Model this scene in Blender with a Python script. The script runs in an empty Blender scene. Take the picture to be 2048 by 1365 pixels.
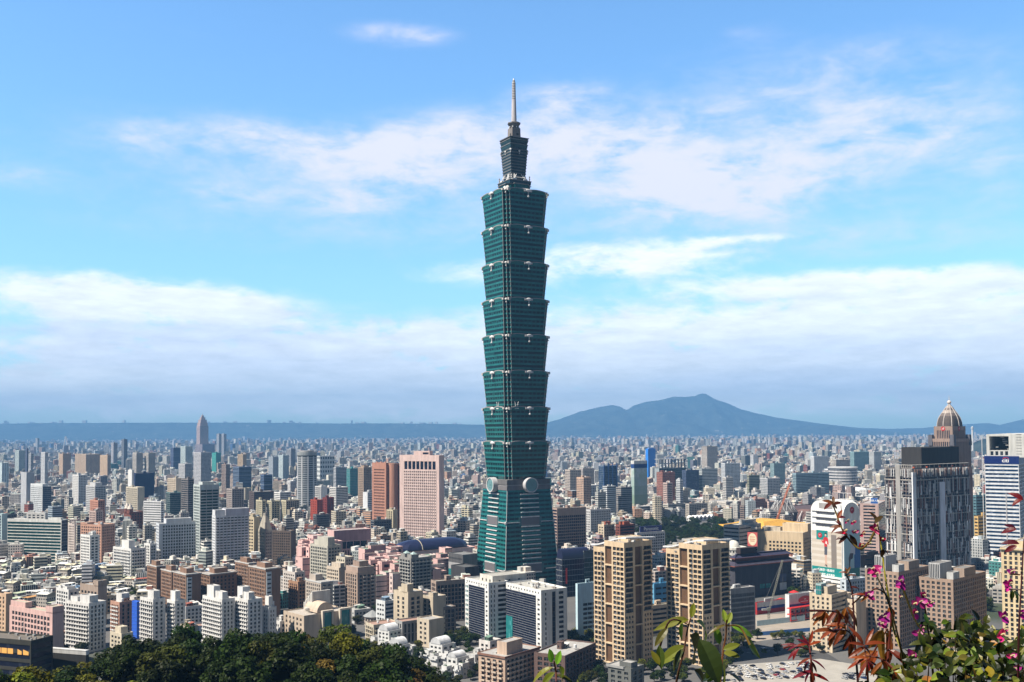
import bpy, math, random
import numpy as np
from mathutils import Vector, Matrix

random.seed(7)
rng = np.random.default_rng(11)
SC = bpy.context.scene
COL = SC.collection

# ------------------------------------------------------------------ camera
F = 2008.0                      # focal length in pixels of the 2048 px wide photograph
CAM = Vector((0, 0, 162.0))
PITCH, ROLL = math.radians(2.0), math.radians(0.35)
CY = 790.5                      # row of the optical axis (the lens is shifted)
_up0 = Vector((0, -math.sin(PITCH), math.cos(PITCH)))
_r0 = Vector((1, 0, 0))
FWD = Vector((0, math.cos(PITCH), math.sin(PITCH)))
RIGHT = _r0 * math.cos(ROLL) - _up0 * math.sin(ROLL)
UP = _r0 * math.sin(ROLL) + _up0 * math.cos(ROLL)
cam_data = bpy.data.cameras.new("camera")
cam_data.sensor_width = 36.0
cam_data.lens = 36.0 * F / 2048.0
cam_data.shift_y = (CY - 682.5) / 2048.0
cam_data.clip_start = 0.1
cam_data.clip_end = 90000
cam = bpy.data.objects.new("camera", cam_data)
COL.objects.link(cam)
cam.matrix_world = Matrix(((RIGHT.x, UP.x, -FWD.x, CAM.x), (RIGHT.y, UP.y, -FWD.y, CAM.y),
                           (RIGHT.z, UP.z, -FWD.z, CAM.z), (0, 0, 0, 1)))
SC.camera = cam

# ------------------------------------------------------------------ sun, exposure
SUN_DIR = Vector((-0.89, -0.46, 0.0)).normalized()      # horizontally, towards the sun
SUN_EL = math.radians(53)
sun_data = bpy.data.lights.new("sun", 'SUN')
sun_data.energy = 5.0
sun_data.angle = math.radians(0.5)
sun_data.color = (1.0, 0.92, 0.79)
sun = bpy.data.objects.new("sun", sun_data)
COL.objects.link(sun)
S = Vector((SUN_DIR.x * math.cos(SUN_EL), SUN_DIR.y * math.cos(SUN_EL), math.sin(SUN_EL)))
sun.rotation_euler = S.to_track_quat('Z', 'Y').to_euler()
SC.view_settings.view_transform = 'Standard'
SC.view_settings.look = 'None'
SC.view_settings.exposure = 0.85
SC.view_settings.gamma = 1.0
SC.cycles.max_bounces = 5
SC.cycles.diffuse_bounces = 2
SC.cycles.glossy_bounces = 2
SC.cycles.transmission_bounces = 2
SC.cycles.volume_bounces = 0
SC.cycles.transparent_max_bounces = 6
SC.cycles.use_denoising = True
SC.cycles.sample_clamp_indirect = 6

# ------------------------------------------------------------------ projection helpers (pixels of the photograph <-> metres)
def ray(px, py):
    return FWD + RIGHT * ((px - 1024) / F) + UP * ((CY - py) / F)
def at(px, py, D):
    d = ray(px, py)
    return CAM + d * (D / d.y)
def ground(px, py, z=0.0):
    d = ray(px, py)
    return CAM + d * ((z - CAM.z) / d.z)
def depth_of(py, px=1024, z=0.0):
    return ground(px, py, z).y
def x_at(px, D, z):
    k = (px - 1024) / F
    # (d . RIGHT) = k (d . FWD), d = (X, D, z - cz)
    dz = z - CAM.z
    return (k * (FWD.y * D + FWD.z * dz) - RIGHT.y * D - RIGHT.z * dz) / (RIGHT.x - k * FWD.x)
def project(p):
    d = Vector(p) - CAM
    w = d.dot(FWD)
    return 1024 + F * d.dot(RIGHT) / w, CY - F * d.dot(UP) / w

# ------------------------------------------------------------------ sky
def N(nt, kind, **kw):
    n = nt.nodes.new(kind)
    for k, v in kw.items():
        setattr(n, k, v)
    return n
def val(nt, sock, v):
    if isinstance(v, (int, float)):
        sock.default_value = v
    else:
        nt.links.new(v, sock)
def M(nt, op, a, b=None, c=None, clamp=False):
    n = N(nt, 'ShaderNodeMath', operation=op, use_clamp=clamp)
    val(nt, n.inputs[0], a)
    if b is not None: val(nt, n.inputs[1], b)
    if c is not None: val(nt, n.inputs[2], c)
    return n.outputs[0]
def smooth(nt, x, a, b):
    n = N(nt, 'ShaderNodeMapRange', interpolation_type='SMOOTHSTEP')
    val(nt, n.inputs['Value'], x)
    n.inputs['From Min'].default_value = a
    n.inputs['From Max'].default_value = b
    return n.outputs['Result']
def mixc(nt, f, a, b, blend='MIX'):
    n = N(nt, 'ShaderNodeMix', data_type='RGBA', blend_type=blend)
    val(nt, n.inputs['Factor'], f)
    for s, v in ((n.inputs[6], a), (n.inputs[7], b)):
        if isinstance(v, (tuple, list)):
            s.default_value = (*v[:3], 1)
        else:
            nt.links.new(v, s)
    return n.outputs[2]

world = bpy.data.worlds.new("World")
SC.world = world
world.use_nodes = True
def build_sky():
    nt = world.node_tree
    nt.nodes.clear()
    out = N(nt, 'ShaderNodeOutputWorld')
    bg = N(nt, 'ShaderNodeBackground')
    nt.links.new(bg.outputs[0], out.inputs[0])
    sky = N(nt, 'ShaderNodeTexSky', sky_type='NISHITA')
    sky.sun_disc = False
    sky.sun_elevation = SUN_EL
    sky.sun_rotation = math.atan2(SUN_DIR.x, SUN_DIR.y)
    sky.altitude = 160
    sky.air_density = 1.1
    sky.dust_density = 0.6
    sky.ozone_density = 2.0
    tc = N(nt, 'ShaderNodeTexCoord')
    sep = N(nt, 'ShaderNodeSeparateXYZ')
    nt.links.new(tc.outputs['Generated'], sep.inputs[0])
    X, Y, Z = sep.outputs
    u = M(nt, 'ARCTAN2', X, Y)
    h = M(nt, 'SQRT', M(nt, 'ADD', M(nt, 'MULTIPLY', X, X), M(nt, 'MULTIPLY', Y, Y)))
    v = M(nt, 'DIVIDE', Z, M(nt, 'MAXIMUM', h, 0.001))
    comb = N(nt, 'ShaderNodeCombineXYZ')
    nt.links.new(u, comb.inputs[0]); nt.links.new(v, comb.inputs[1])
    def noise(su, sv, off, detail, rough, scale=1.0, dist=0.0):
        mp = N(nt, 'ShaderNodeMapping')
        mp.inputs['Scale'].default_value = (su, sv, 1)
        mp.inputs['Location'].default_value = (off, off * 0.7, off * 1.3)
        nt.links.new(comb.outputs[0], mp.inputs[0])
        n = N(nt, 'ShaderNodeTexNoise')
        n.inputs['Scale'].default_value = scale
        n.inputs['Detail'].default_value = detail
        n.inputs['Roughness'].default_value = rough
        n.inputs['Distortion'].default_value = dist
        nt.links.new(mp.outputs[0], n.inputs[0])
        return n.outputs[0]
    big = noise(14, 34, 3.1, 7, 0.58, dist=0.4)
    fine = noise(44, 105, 8.7, 5, 0.62)
    def uv(px, py):
        d = ray(px, py)
        return math.atan2(d.x, d.y), d.z / math.hypot(d.x, d.y)
    def blob(px, py, rx, ry, amp):
        cu, cv = uv(px, py)
        a = M(nt, 'MULTIPLY', M(nt, 'SUBTRACT', u, cu), F / rx)
        b = M(nt, 'MULTIPLY', M(nt, 'SUBTRACT', v, cv), F / ry)
        r2 = M(nt, 'ADD', M(nt, 'MULTIPLY', a, a), M(nt, 'MULTIPLY', b, b))
        return M(nt, 'MULTIPLY', M(nt, 'EXPONENT', M(nt, 'MULTIPLY', r2, -1.0)), amp)
    def total(bl):
        s = None
        for b in bl:
            g = blob(*b)
            s = g if s is None else M(nt, 'ADD', s, g)
        return s
    hi = total([(520, 275, 230, 42, .55), (260, 275, 60, 40, .25), (780, 300, 70, 50, .5), (900, 275, 120, 55, .8), (1160, 285, 190, 60, .95),
                (800, 68, 110, 26, .75), (700, 410, 110, 26, .5), (880, 350, 180, 60, .4), (1330, 365, 170, 55, .85), (1450, 400, 150, 40, .6),
                (1560, 350, 200, 70, .45), (1800, 270, 220, 80, .4), (1110, 195, 90, 34, .7), (20, 345, 90, 26, .5),
                (470, 390, 80, 30, .3), (1700, 110, 300, 60, .2), (1500, 65, 80, 24, .28), (330, 60, 120, 22, .2), (1990, 330, 90, 70, .35), (1500, 300, 500, 120, .4), (480, 330, 480, 100, .4), (1000, 470, 900, 60, .35), (1650, 180, 420, 90, .3), (720, 340, 160, 60, .4), (1750, 480, 350, 40, .45)])
    lo = total([(1280, 515, 230, 40, 1.0), (1000, 545, 260, 34, .5), (1690, 568, 290, 27, 1.1), (2000, 600, 300, 50, .75), (1500, 640, 500, 60, .8),
                (260, 600, 270, 48, 1.1), (80, 570, 120, 30, .5), (400, 625, 160, 34, .6), (850, 670, 420, 44, .7), (300, 700, 420, 44, .75), (560, 535, 120, 12, .3), (1480, 478, 120, 10, .6), (1250, 735, 220, 14, .9), (1400, 745, 40, 12, 1.2),
                (1500, 720, 700, 60, .85), (600, 740, 700, 60, .8), (1024, 800, 1500, 46, 1.1), (1900, 690, 300, 60, .6)])
    k = M(nt, 'ADD', M(nt, 'MULTIPLY', big, 1.9), M(nt, 'MULTIPLY', fine, 0.75))
    ch = smooth(nt, M(nt, 'MULTIPLY', hi, M(nt, 'SUBTRACT', k, 0.62)), 0.06, 1.0)
    cl = smooth(nt, M(nt, 'MULTIPLY', lo, M(nt, 'SUBTRACT', k, 0.52)), 0.2, 0.85)
    lay = noise(3.2, 38, 15.2, 4, 0.55, dist=0.4)
    under = total([(300, 662, 360, 20, 1.3), (760, 632, 300, 22, .9), (1500, 600, 420, 14, .8), (1650, 690, 520, 34, .8), (400, 720, 520, 50, .75), (1000, 770, 700, 40, .5),
                   (1800, 760, 520, 40, .8), (1640, 480, 100, 10, .5), (2000, 560, 90, 18, .6), (1850, 525, 70, 14, .5), (700, 380, 200, 30, .4), (1300, 420, 200, 20, .4)])
    shade = smooth(nt, M(nt, 'MULTIPLY', under, M(nt, 'ADD', lay, 0.3)), 0.2, 0.9)
    skyc = mixc(nt, 1.0, sky.outputs[0], (SKY_TINT), 'MULTIPLY')
    hsv = N(nt, 'ShaderNodeHueSaturation')
    hsv.inputs['Saturation'].default_value = SKY_SAT
    nt.links.new(skyc, hsv.inputs['Color'])
    tx = noise(26, 120, 4.4, 6, .65)
    lit = N(nt, 'ShaderNodeVectorMath', operation='SCALE'); nt.links.new(M(nt, 'MULTIPLY_ADD', tx, .62, .70), lit.inputs['Scale'])
    cloud_w = mixc(nt, M(nt, 'MULTIPLY', shade, 0.8), CLOUD_LIT, CLOUD_DARK)
    nt.links.new(cloud_w, lit.inputs[0]); cloud_w = lit.outputs[0]
    veil = mixc(nt, M(nt, 'MULTIPLY', ch, 0.9), hsv.outputs[0], CLOUD_VEIL)
    full = mixc(nt, M(nt, 'MULTIPLY', cl, 0.92), veil, cloud_w)
    zen = M(nt, 'SUBTRACT', 1.0, M(nt, 'MULTIPLY', smooth(nt, v, 0.42, 0.85), 0.78))  # sky above the view dimmed on purpose to cut fill light
    rear = M(nt, 'MULTIPLY_ADD', smooth(nt, M(nt, 'DIVIDE', Y, M(nt, 'MAXIMUM', h, 0.001)), 0.15, 0.85), 0.78, 0.22)  # unseen sky beside and behind the camera dimmed too, so shaded walls stay dark
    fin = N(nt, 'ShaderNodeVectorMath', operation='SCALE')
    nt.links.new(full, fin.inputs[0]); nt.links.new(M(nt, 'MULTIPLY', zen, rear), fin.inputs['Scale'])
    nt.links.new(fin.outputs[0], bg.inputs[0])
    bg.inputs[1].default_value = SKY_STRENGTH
SKY_STRENGTH = 0.073
SKY_TINT = (1.16, 1.64, 1.94)
SKY_SAT = 1.0
CLOUD_LIT = (9.8, 10.0, 10.4)
CLOUD_DARK = (7.6, 8.2, 9.9)
CLOUD_VEIL = (7.7, 7.6, 9.4)
build_sky()
# ------------------------------------------------------------------ materials
def newmat(name):
    m = bpy.data.materials.new(name)
    m.use_nodes = True
    nt = m.node_tree
    nt.nodes.clear()
    out = N(nt, 'ShaderNodeOutputMaterial')
    p = N(nt, 'ShaderNodeBsdfPrincipled')
    nt.links.new(p.outputs[0], out.inputs[0])
    return m, nt, p
def plain(name, col, rough=0.7, metal=0.0, var=0.15, scale=0.6, spec=0.5, bump=0.0):
    """Surface with slight uneven weathering."""
    m, nt, p = newmat(name)
    g = N(nt, 'ShaderNodeTexCoord')
    n = N(nt, 'ShaderNodeTexNoise')
    n.inputs['Scale'].default_value = scale
    n.inputs['Detail'].default_value = 5
    nt.links.new(g.outputs['Object'], n.inputs[0])
    f = M(nt, 'MULTIPLY_ADD', n.outputs[0], 2 * var, 1 - var)
    sc = N(nt, 'ShaderNodeVectorMath', operation='SCALE')
    sc.inputs[0].default_value = col[:3]
    nt.links.new(f, sc.inputs['Scale'])
    nt.links.new(sc.outputs[0], p.inputs['Base Color'])
    p.inputs['Roughness'].default_value = rough
    p.inputs['Metallic'].default_value = metal
    p.inputs['Specular IOR Level'].default_value = spec
    if bump:
        b = N(nt, 'ShaderNodeBump')
        b.inputs['Strength'].default_value = bump
        nt.links.new(n.outputs[0], b.inputs['Height'])
        nt.links.new(b.outputs[0], p.inputs['Normal'])
    return m
def glassmat(name, col, rough=0.12, vary=0.7, spec=0.22, metal=0.0):
    """Window glass: dark, glossy, every pane a little different."""
    m, nt, p = newmat(name)
    oi = N(nt, 'ShaderNodeObjectInfo')
    uvn = N(nt, 'ShaderNodeUVMap')
    wn = N(nt, 'ShaderNodeTexWhiteNoise', noise_dimensions='3D')
    fl = N(nt, 'ShaderNodeVectorMath', operation='FLOOR')
    dv = N(nt, 'ShaderNodeVectorMath', operation='MULTIPLY')
    dv.inputs[1].default_value = (0.55, 0.31, 1)
    nt.links.new(uvn.outputs[0], dv.inputs[0])
    nt.links.new(dv.outputs[0], fl.inputs[0])
    ad = N(nt, 'ShaderNodeVectorMath', operation='ADD')
    cx = N(nt, 'ShaderNodeCombineXYZ')
    nt.links.new(M(nt, 'MULTIPLY', oi.outputs['Random'], 97.0), cx.inputs[2])
    nt.links.new(fl.outputs[0], ad.inputs[0]); nt.links.new(cx.outputs[0], ad.inputs[1])
    nt.links.new(ad.outputs[0], wn.inputs[0])
    r = M(nt, 'POWER', wn.outputs[0], 6.0)
    c = mixc(nt, M(nt, 'MULTIPLY', r, vary), col, tuple(min(1, 0.12 + x * 2.2) for x in col))
    nt.links.new(c, p.inputs['Base Color'])
    p.inputs['Roughness'].default_value = rough
    p.inputs['Specular IOR Level'].default_value = spec
    p.inputs['Metallic'].default_value = metal
    return m
def facademat(name, far=False):
    """Walls, roofs and trim: colour from the mesh, rain streaks, and small windows where the mesh asks for them."""
    m, nt, p = newmat(name)
    wa = N(nt, 'ShaderNodeAttribute', attribute_name='wall')
    wi = N(nt, 'ShaderNodeAttribute', attribute_name='win')
    uvn = N(nt, 'ShaderNodeUVMap')
    s1 = N(nt, 'ShaderNodeSeparateXYZ'); nt.links.new(uvn.outputs[0], s1.inputs[0])
    s2 = N(nt, 'ShaderNodeSeparateColor'); nt.links.new(wi.outputs['Color'], s2.inputs[0])
    U = M(nt, 'DIVIDE', s1.outputs[0], M(nt, 'MAXIMUM', s2.outputs[0], 0.1))
    V = M(nt, 'DIVIDE', s1.outputs[1], M(nt, 'MAXIMUM', s2.outputs[1], 0.1))
    fu = M(nt, 'ABSOLUTE', M(nt, 'SUBTRACT', M(nt, 'FRACT', U), 0.5))
    fv = M(nt, 'ABSOLUTE', M(nt, 'SUBTRACT', M(nt, 'FRACT', V), 0.5))
    mu = M(nt, 'LESS_THAN', fu, M(nt, 'MULTIPLY', s2.outputs[2], 0.5))
    mv = M(nt, 'LESS_THAN', fv, M(nt, 'MULTIPLY', wi.outputs['Alpha'], 0.5))
    mask = M(nt, 'MULTIPLY', mu, mv)
    cv = N(nt, 'ShaderNodeCombineXYZ')
    nt.links.new(M(nt, 'FLOOR', U), cv.inputs[0]); nt.links.new(M(nt, 'FLOOR', V), cv.inputs[1])
    sw = N(nt, 'ShaderNodeSeparateColor'); nt.links.new(wa.outputs['Color'], sw.inputs[0])
    nt.links.new(M(nt, 'MULTIPLY', sw.outputs[1], 531.0), cv.inputs[2])
    wn = N(nt, 'ShaderNodeTexWhiteNoise', noise_dimensions='3D'); nt.links.new(cv.outputs[0], wn.inputs[0])
    wcol = mixc(nt, M(nt, 'POWER', wn.outputs[0], 4.0), (0.012, 0.016, 0.022), (0.16, 0.18, 0.2))
    g = N(nt, 'ShaderNodeNewGeometry')
    mp = N(nt, 'ShaderNodeMapping'); mp.inputs['Scale'].default_value = (0.35, 0.35, 0.05)
    nt.links.new(g.outputs['Position'], mp.inputs[0])
    no = N(nt, 'ShaderNodeTexNoise'); no.inputs['Scale'].default_value = 1.0; no.inputs['Detail'].default_value = 6; no.inputs['Roughness'].default_value = 0.65
    nt.links.new(mp.outputs[0], no.inputs[0])
    f = M(nt, 'MULTIPLY_ADD', no.outputs[0], 1.0, 0.47)
    sc = N(nt, 'ShaderNodeVectorMath', operation='SCALE')
    nt.links.new(wa.outputs['Color'], sc.inputs[0]); nt.links.new(f, sc.inputs['Scale'])
    c = mixc(nt, mask, sc.outputs[0], wcol)
    nt.links.new(c, p.inputs['Base Color'])
    nt.links.new(M(nt, 'MULTIPLY_ADD', mask, -0.6, 0.82), p.inputs['Roughness'])
    p.inputs['Specular IOR Level'].default_value = 0.22
    return m
MAT = {}
MAT['facade'] = facademat('facade')
MAT['glass'] = glassmat('window_glass', (0.012, 0.017, 0.022))
MAT['glass_blue'] = glassmat('blue_glass', (0.008, 0.03, 0.075))
MAT['glass_navy'] = glassmat('navy_glass', (0.006, 0.010, 0.028), vary=0.25)
MAT['glass_green'] = glassmat('green_glass', (0.004, 0.035, 0.035), vary=0.3)
MAT['glass_teal'] = glassmat('teal_glass', (0.02, 0.17, 0.18), vary=0.35)
MAT['metal'] = plain('brushed_metal', (0.55, 0.56, 0.58), 0.35, 0.8)
MAT['dark'] = plain('dark_metal', (0.03, 0.03, 0.035), 0.5)
MAT['white'] = plain('white_paint', (0.78, 0.78, 0.78), 0.5)

NOWIN = (1.0, 1.0, 0.0, 0.0)
class MB:
    """Collects faces with wall colour, window pattern and metre UVs; build() links them as ONE mesh object."""
    def __init__(s):
        s.v, s.f, s.uv, s.col, s.win, s.mi = [], [], [], [], [], []
    def face(s, pts, col=(.5, .5, .5), win=NOWIN, uv=None, mi=0):
        b = len(s.v)
        s.v += [tuple(p) for p in pts]
        s.f.append(tuple(range(b, b + len(pts))))
        if uv is None:
            uv = [(p[0], p[1]) for p in pts]
        s.uv += list(uv)
        s.col.append((*col[:3], 1.0)); s.win.append(win); s.mi.append(mi)
    def quad_wall(s, a, b, z0, z1, col, win=NOWIN, u0=0.0, mi=0):
        """Vertical wall from plan point a to plan point b (outside on the right hand side when walking a->b ... faces -y for a=left,b=right)."""
        L = math.hypot(b[0] - a[0], b[1] - a[1])
        s.face([(a[0], a[1], z0), (b[0], b[1], z0), (b[0], b[1], z1), (a[0], a[1], z1)], col, win,
               [(u0, 0), (u0 + L, 0), (u0 + L, z1 - z0), (u0, z1 - z0)], mi)
    def box(s, x0, x1, y0, y1, z0, z1, col=(.5, .5, .5), win=NOWIN, top=None, mi=0, bottom=True):
        s.quad_wall((x0, y0), (x1, y0), z0, z1, col, win, 0, mi)
        s.quad_wall((x1, y0), (x1, y1), z0, z1, col, win, 0, mi)
        s.quad_wall((x1, y1), (x0, y1), z0, z1, col, win, 0, mi)
        s.quad_wall((x0, y1), (x0, y0), z0, z1, col, win, 0, mi)
        s.face([(x0, y0, z1), (x1, y0, z1), (x1, y1, z1), (x0, y1, z1)], top or col, mi=mi)
        if bottom:
            s.face([(x0, y1, z0), (x1, y1, z0), (x1, y0, z0), (x0, y0, z0)], col, mi=mi)
    def prism(s, ring, z0, z1, col, win=NOWIN, top=None, mi=0, ring1=None):
        """Vertical prism (or frustum when ring1 is given) over a counter-clockwise plan ring."""
        r1 = ring1 or ring
        n = len(ring)
        u = 0.0
        for i in range(n):
            a, b, c, d = ring[i], ring[(i + 1) % n], r1[(i + 1) % n], r1[i]
            L = math.hypot(b[0] - a[0], b[1] - a[1])
            s.face([(a[0], a[1], z0), (b[0], b[1], z0), (c[0], c[1], z1), (d[0], d[1], z1)], col, win,
                   [(u, 0), (u + L, 0), (u + L, z1 - z0), (u, z1 - z0)], mi)
            u += L
        s.face([(p[0], p[1], z1) for p in r1], top or col, mi=mi)
        s.face([(p[0], p[1], z0) for p in reversed(ring)], col, mi=mi)
    def cyl(s, cx, cy, z0, z1, r0, r1=None, n=16, col=(.5, .5, .5), top=None, win=NOWIN, mi=0):
        r1 = r0 if r1 is None else r1
        a = [2 * math.pi * i / n for i in range(n)]
        s.prism([(cx + r0 * math.cos(t), cy + r0 * math.sin(t)) for t in a], z0, z1, col, win, top, mi,
                [(cx + r1 * math.cos(t), cy + r1 * math.sin(t)) for t in a])
    def bar(s, p, q, r, col=(.5, .5, .5), n=4, mi=0, r1=None):
        p, q = Vector(p), Vector(q)
        d = (q - p)
        if d.length < 1e-6: return
        d.normalize()
        a = d.orthogonal().normalized(); b = d.cross(a)
        r1 = r if r1 is None else r1
        k0 = [p + (a * math.cos(2 * math.pi * i / n + .785) + b * math.sin(2 * math.pi * i / n + .785)) * r for i in range(n)]
        k1 = [q + (a * math.cos(2 * math.pi * i / n + .785) + b * math.sin(2 * math.pi * i / n + .785)) * r1 for i in range(n)]
        for i in range(n):
            j = (i + 1) % n
            s.face([k0[i], k0[j], k1[j], k1[i]], col, mi=mi)
        s.face(k1, col, mi=mi); s.face(list(reversed(k0)), col, mi=mi)
    def dome(s, cx, cy, z0, r, h, n=18, m=7, col=(.5, .5, .5), sy=1.0, mi=0, power=1.0):
        pr = None
        for j in range(m + 1):
            t = math.pi / 2 * j / m
            rr, zz = r * math.cos(t) ** power, z0 + h * math.sin(t)
            ring = [(cx + rr * math.cos(2 * math.pi * i / n), cy + sy * rr * math.sin(2 * math.pi * i / n), zz) for i in range(n)]
            if pr:
                for i in range(n):
                    k = (i + 1) % n
                    s.face([pr[i], pr[k], ring[k], ring[i]], col, mi=mi)
            pr = ring
    def sphere(s, c, r, n=10, m=6, col=(.5, .5, .5), mi=0, sx=1, sy=1, sz=1):
        P = lambda i, j: (c[0] + sx * r * math.sin(math.pi * j / m) * math.cos(2 * math.pi * i / n), c[1] + sy * r * math.sin(math.pi * j / m) * math.sin(2 * math.pi * i / n), c[2] - sz * r * math.cos(math.pi * j / m))
        for j in range(m):
            for i in range(n):
                k = (i + 1) % n
                if j == 0: s.face([P(0, 0), P(k, 1), P(i, 1)], col, mi=mi)
                elif j == m - 1: s.face([P(i, j), P(k, j), P(0, m)], col, mi=mi)
                else: s.face([P(i, j), P(k, j), P(k, j + 1), P(i, j + 1)], col, mi=mi)
    def mesh(s, name, mats):
        me = bpy.data.meshes.new(name)
        me.from_pydata(s.v, [], s.f)
        for m in mats:
            me.materials.append(MAT[m] if isinstance(m, str) else m)
        if s.v:
            me.uv_layers.new(name='UVMap').data.foreach_set('uv', np.array(s.uv, dtype=np.float32).ravel())
            me.attributes.new('wall', 'FLOAT_COLOR', 'FACE').data.foreach_set('color', np.array(s.col, dtype=np.float32).ravel())
            me.attributes.new('win', 'FLOAT_COLOR', 'FACE').data.foreach_set('color', np.array(s.win, dtype=np.float32).ravel())
            me.polygons.foreach_set('material_index', np.array(s.mi, dtype=np.int32))
        me.update()
        return me
    def build(s, name, mats=('facade',), parent=None, loc=(0, 0, 0), rz=0.0, smooth_=False):
        me = s.mesh(name, mats)
        if smooth_:
            me.polygons.foreach_set('use_smooth', np.ones(len(me.polygons), dtype=bool))
        return link(name, me, parent, loc, rz)
def link(name, me, parent=None, loc=(0, 0, 0), rz=0.0):
    o = bpy.data.objects.new(name, me)
    COL.objects.link(o)
    o.location = loc
    o.rotation_euler = (0, 0, rz)
    if parent is not None:
        o.parent = parent
    return o
def empty(name, loc=(0, 0, 0), rz=0.0):
    return link(name, None, None, loc, rz)
def tag(o, label=None, cat=None, group=None, kind=None):
    if label: o['label'] = label
    if cat: o['category'] = cat
    if group: o['group'] = group
    if kind: o['kind'] = kind
    return o
def dup(root, loc=None, rz=None, label=None, group=None, scale=None):
    r = root.copy(); COL.objects.link(r)
    if loc is not None: r.location = loc
    if rz is not None: r.rotation_euler = (0, 0, rz)
    if scale is not None: r.scale = (scale,) * 3 if isinstance(scale, (int, float)) else scale
    if label: r['label'] = label
    if group: r['group'] = group
    for ch in list(root.children):
        c = ch.copy(); COL.objects.link(c); c.parent = r
        for g in ch.children:
            d = g.copy(); COL.objects.link(d); d.parent = c
    return r

# ------------------------------------------------------------------ ground, hillside, hills
def build_ground():
    m, nt, p = newmat('city_ground')
    g = N(nt, 'ShaderNodeNewGeometry')
    n = N(nt, 'ShaderNodeTexNoise'); n.inputs['Scale'].default_value = 0.02; n.inputs['Detail'].default_value = 8
    nt.links.new(g.outputs['Position'], n.inputs[0])
    n2 = N(nt, 'ShaderNodeTexNoise'); n2.inputs['Scale'].default_value = 0.0035; n2.inputs['Detail'].default_value = 3
    nt.links.new(g.outputs['Position'], n2.inputs[0])
    a = mixc(nt, n.outputs[0], (0.05, 0.05, 0.055), (0.16, 0.155, 0.15))
    c = mixc(nt, smooth(nt, n2.outputs[0], 0.56, 0.66), a, (0.03, 0.045, 0.02))
    nt.links.new(c, p.inputs['Base Color'])
    p.inputs['Roughness'].default_value = 0.9
    mb = MB()
    nx, ny = 24, 24
    X0, X1, Y0, Y1 = -25500, 25500, -2400, 25700
    mb.face([(X0, Y0, 0), (X1, Y0, 0), (X1, Y1, 0), (X0, Y1, 0)])
    tag(mb.build('ground', [m]), kind='structure')
def vnoise(x, y, seed=0):
    """Smooth value noise of numpy arrays."""
    r = np.random.default_rng(seed).random((64, 64))
    xi, yi = np.floor(x).astype(int), np.floor(y).astype(int)
    fx, fy = x - xi, y - yi
    fx, fy = fx * fx * (3 - 2 * fx), fy * fy * (3 - 2 * fy)
    g = lambda i, j: r[np.mod(i, 64), np.mod(j, 64)]
    return (g(xi, yi) * (1 - fx) + g(xi + 1, yi) * fx) * (1 - fy) + (g(xi, yi + 1) * (1 - fx) + g(xi + 1, yi + 1) * fx) * fy
def fbm(x, y, o=4, seed=0):
    s, a = 0, 0.5
    for k in range(o):
        s = s + a * vnoise(x * 2 ** k, y * 2 ** k, seed + k); a *= 0.5
    return s
def grid_mesh(name, X, Y, Z, mats, kind='structure'):
    ny, nx = X.shape
    v = np.stack([X, Y, Z], -1).reshape(-1, 3)
    idx = np.arange(nx * ny).reshape(ny, nx)
    f = np.stack([idx[:-1, :-1], idx[:-1, 1:], idx[1:, 1:], idx[1:, :-1]], -1).reshape(-1, 4)
    me = bpy.data.meshes.new(name)
    me.from_pydata(v.tolist(), [], f.tolist())
    me.polygons.foreach_set('use_smooth', np.ones(len(me.polygons), dtype=bool))
    for m in mats: me.materials.append(m)
    return tag(link(name, me), kind=kind)
def hillmat(name, a, b, speck):
    m, nt, p = newmat(name)
    g = N(nt, 'ShaderNodeNewGeometry')
    n = N(nt, 'ShaderNodeTexNoise'); n.inputs['Scale'].default_value = 0.004; n.inputs['Detail'].default_value = 8; n.inputs['Roughness'].default_value = 0.65
    nt.links.new(g.outputs['Position'], n.inputs[0])
    c = mixc(nt, smooth(nt, n.outputs[0], 0.35, 0.65), a, b)
    n2 = N(nt, 'ShaderNodeTexNoise'); n2.inputs['Scale'].default_value = 0.012; n2.inputs['Detail'].default_value = 2
    nt.links.new(g.outputs['Position'], n2.inputs[0])
    c = mixc(nt, M(nt, 'MULTIPLY', smooth(nt, n2.outputs[0], 0.70, 0.74), speck), c, (0.5, 0.48, 0.45))
    nt.links.new(c, p.inputs['Base Color'])
    p.inputs['Roughness'].default_value = 1.0
    p.inputs['Specular IOR Level'].default_value = 0.0
    return m
def ridge(name, D, pts, half, flat=0.0, mat=None, seed=1, rough=0.1):
    xs = [x_at(px, D, at(px, py, D).z) for px, py in pts]
    zs = [at(px, py, D).z for px, py in pts]
    n, k = 240, 44
    x = np.linspace(xs[0], xs[-1], n)
    z = np.interp(x, xs, zs); z = z * (1 + (fbm(x / 420, x * 0 + seed, 4, seed) - .47) * .03)
    t = np.linspace(-1, 1, k)
    X, T = np.meshgrid(x, t)
    prof = np.clip((1 - np.abs(T)) / (1 - flat), 0, 1) ** 1.25
    nz = fbm(X / (half * .35), T * half / (half * .35) + 9, 5, seed) - 0.5
    Z = z[None, :] * prof + nz * z[None, :] * rough * 4 * np.minimum(1, (1 - prof) * 2.2) * np.minimum(1, prof * 5)
    Z[0] = Z[-1] = -4
    return grid_mesh(name, X, D + T * half, Z, [mat])
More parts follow.
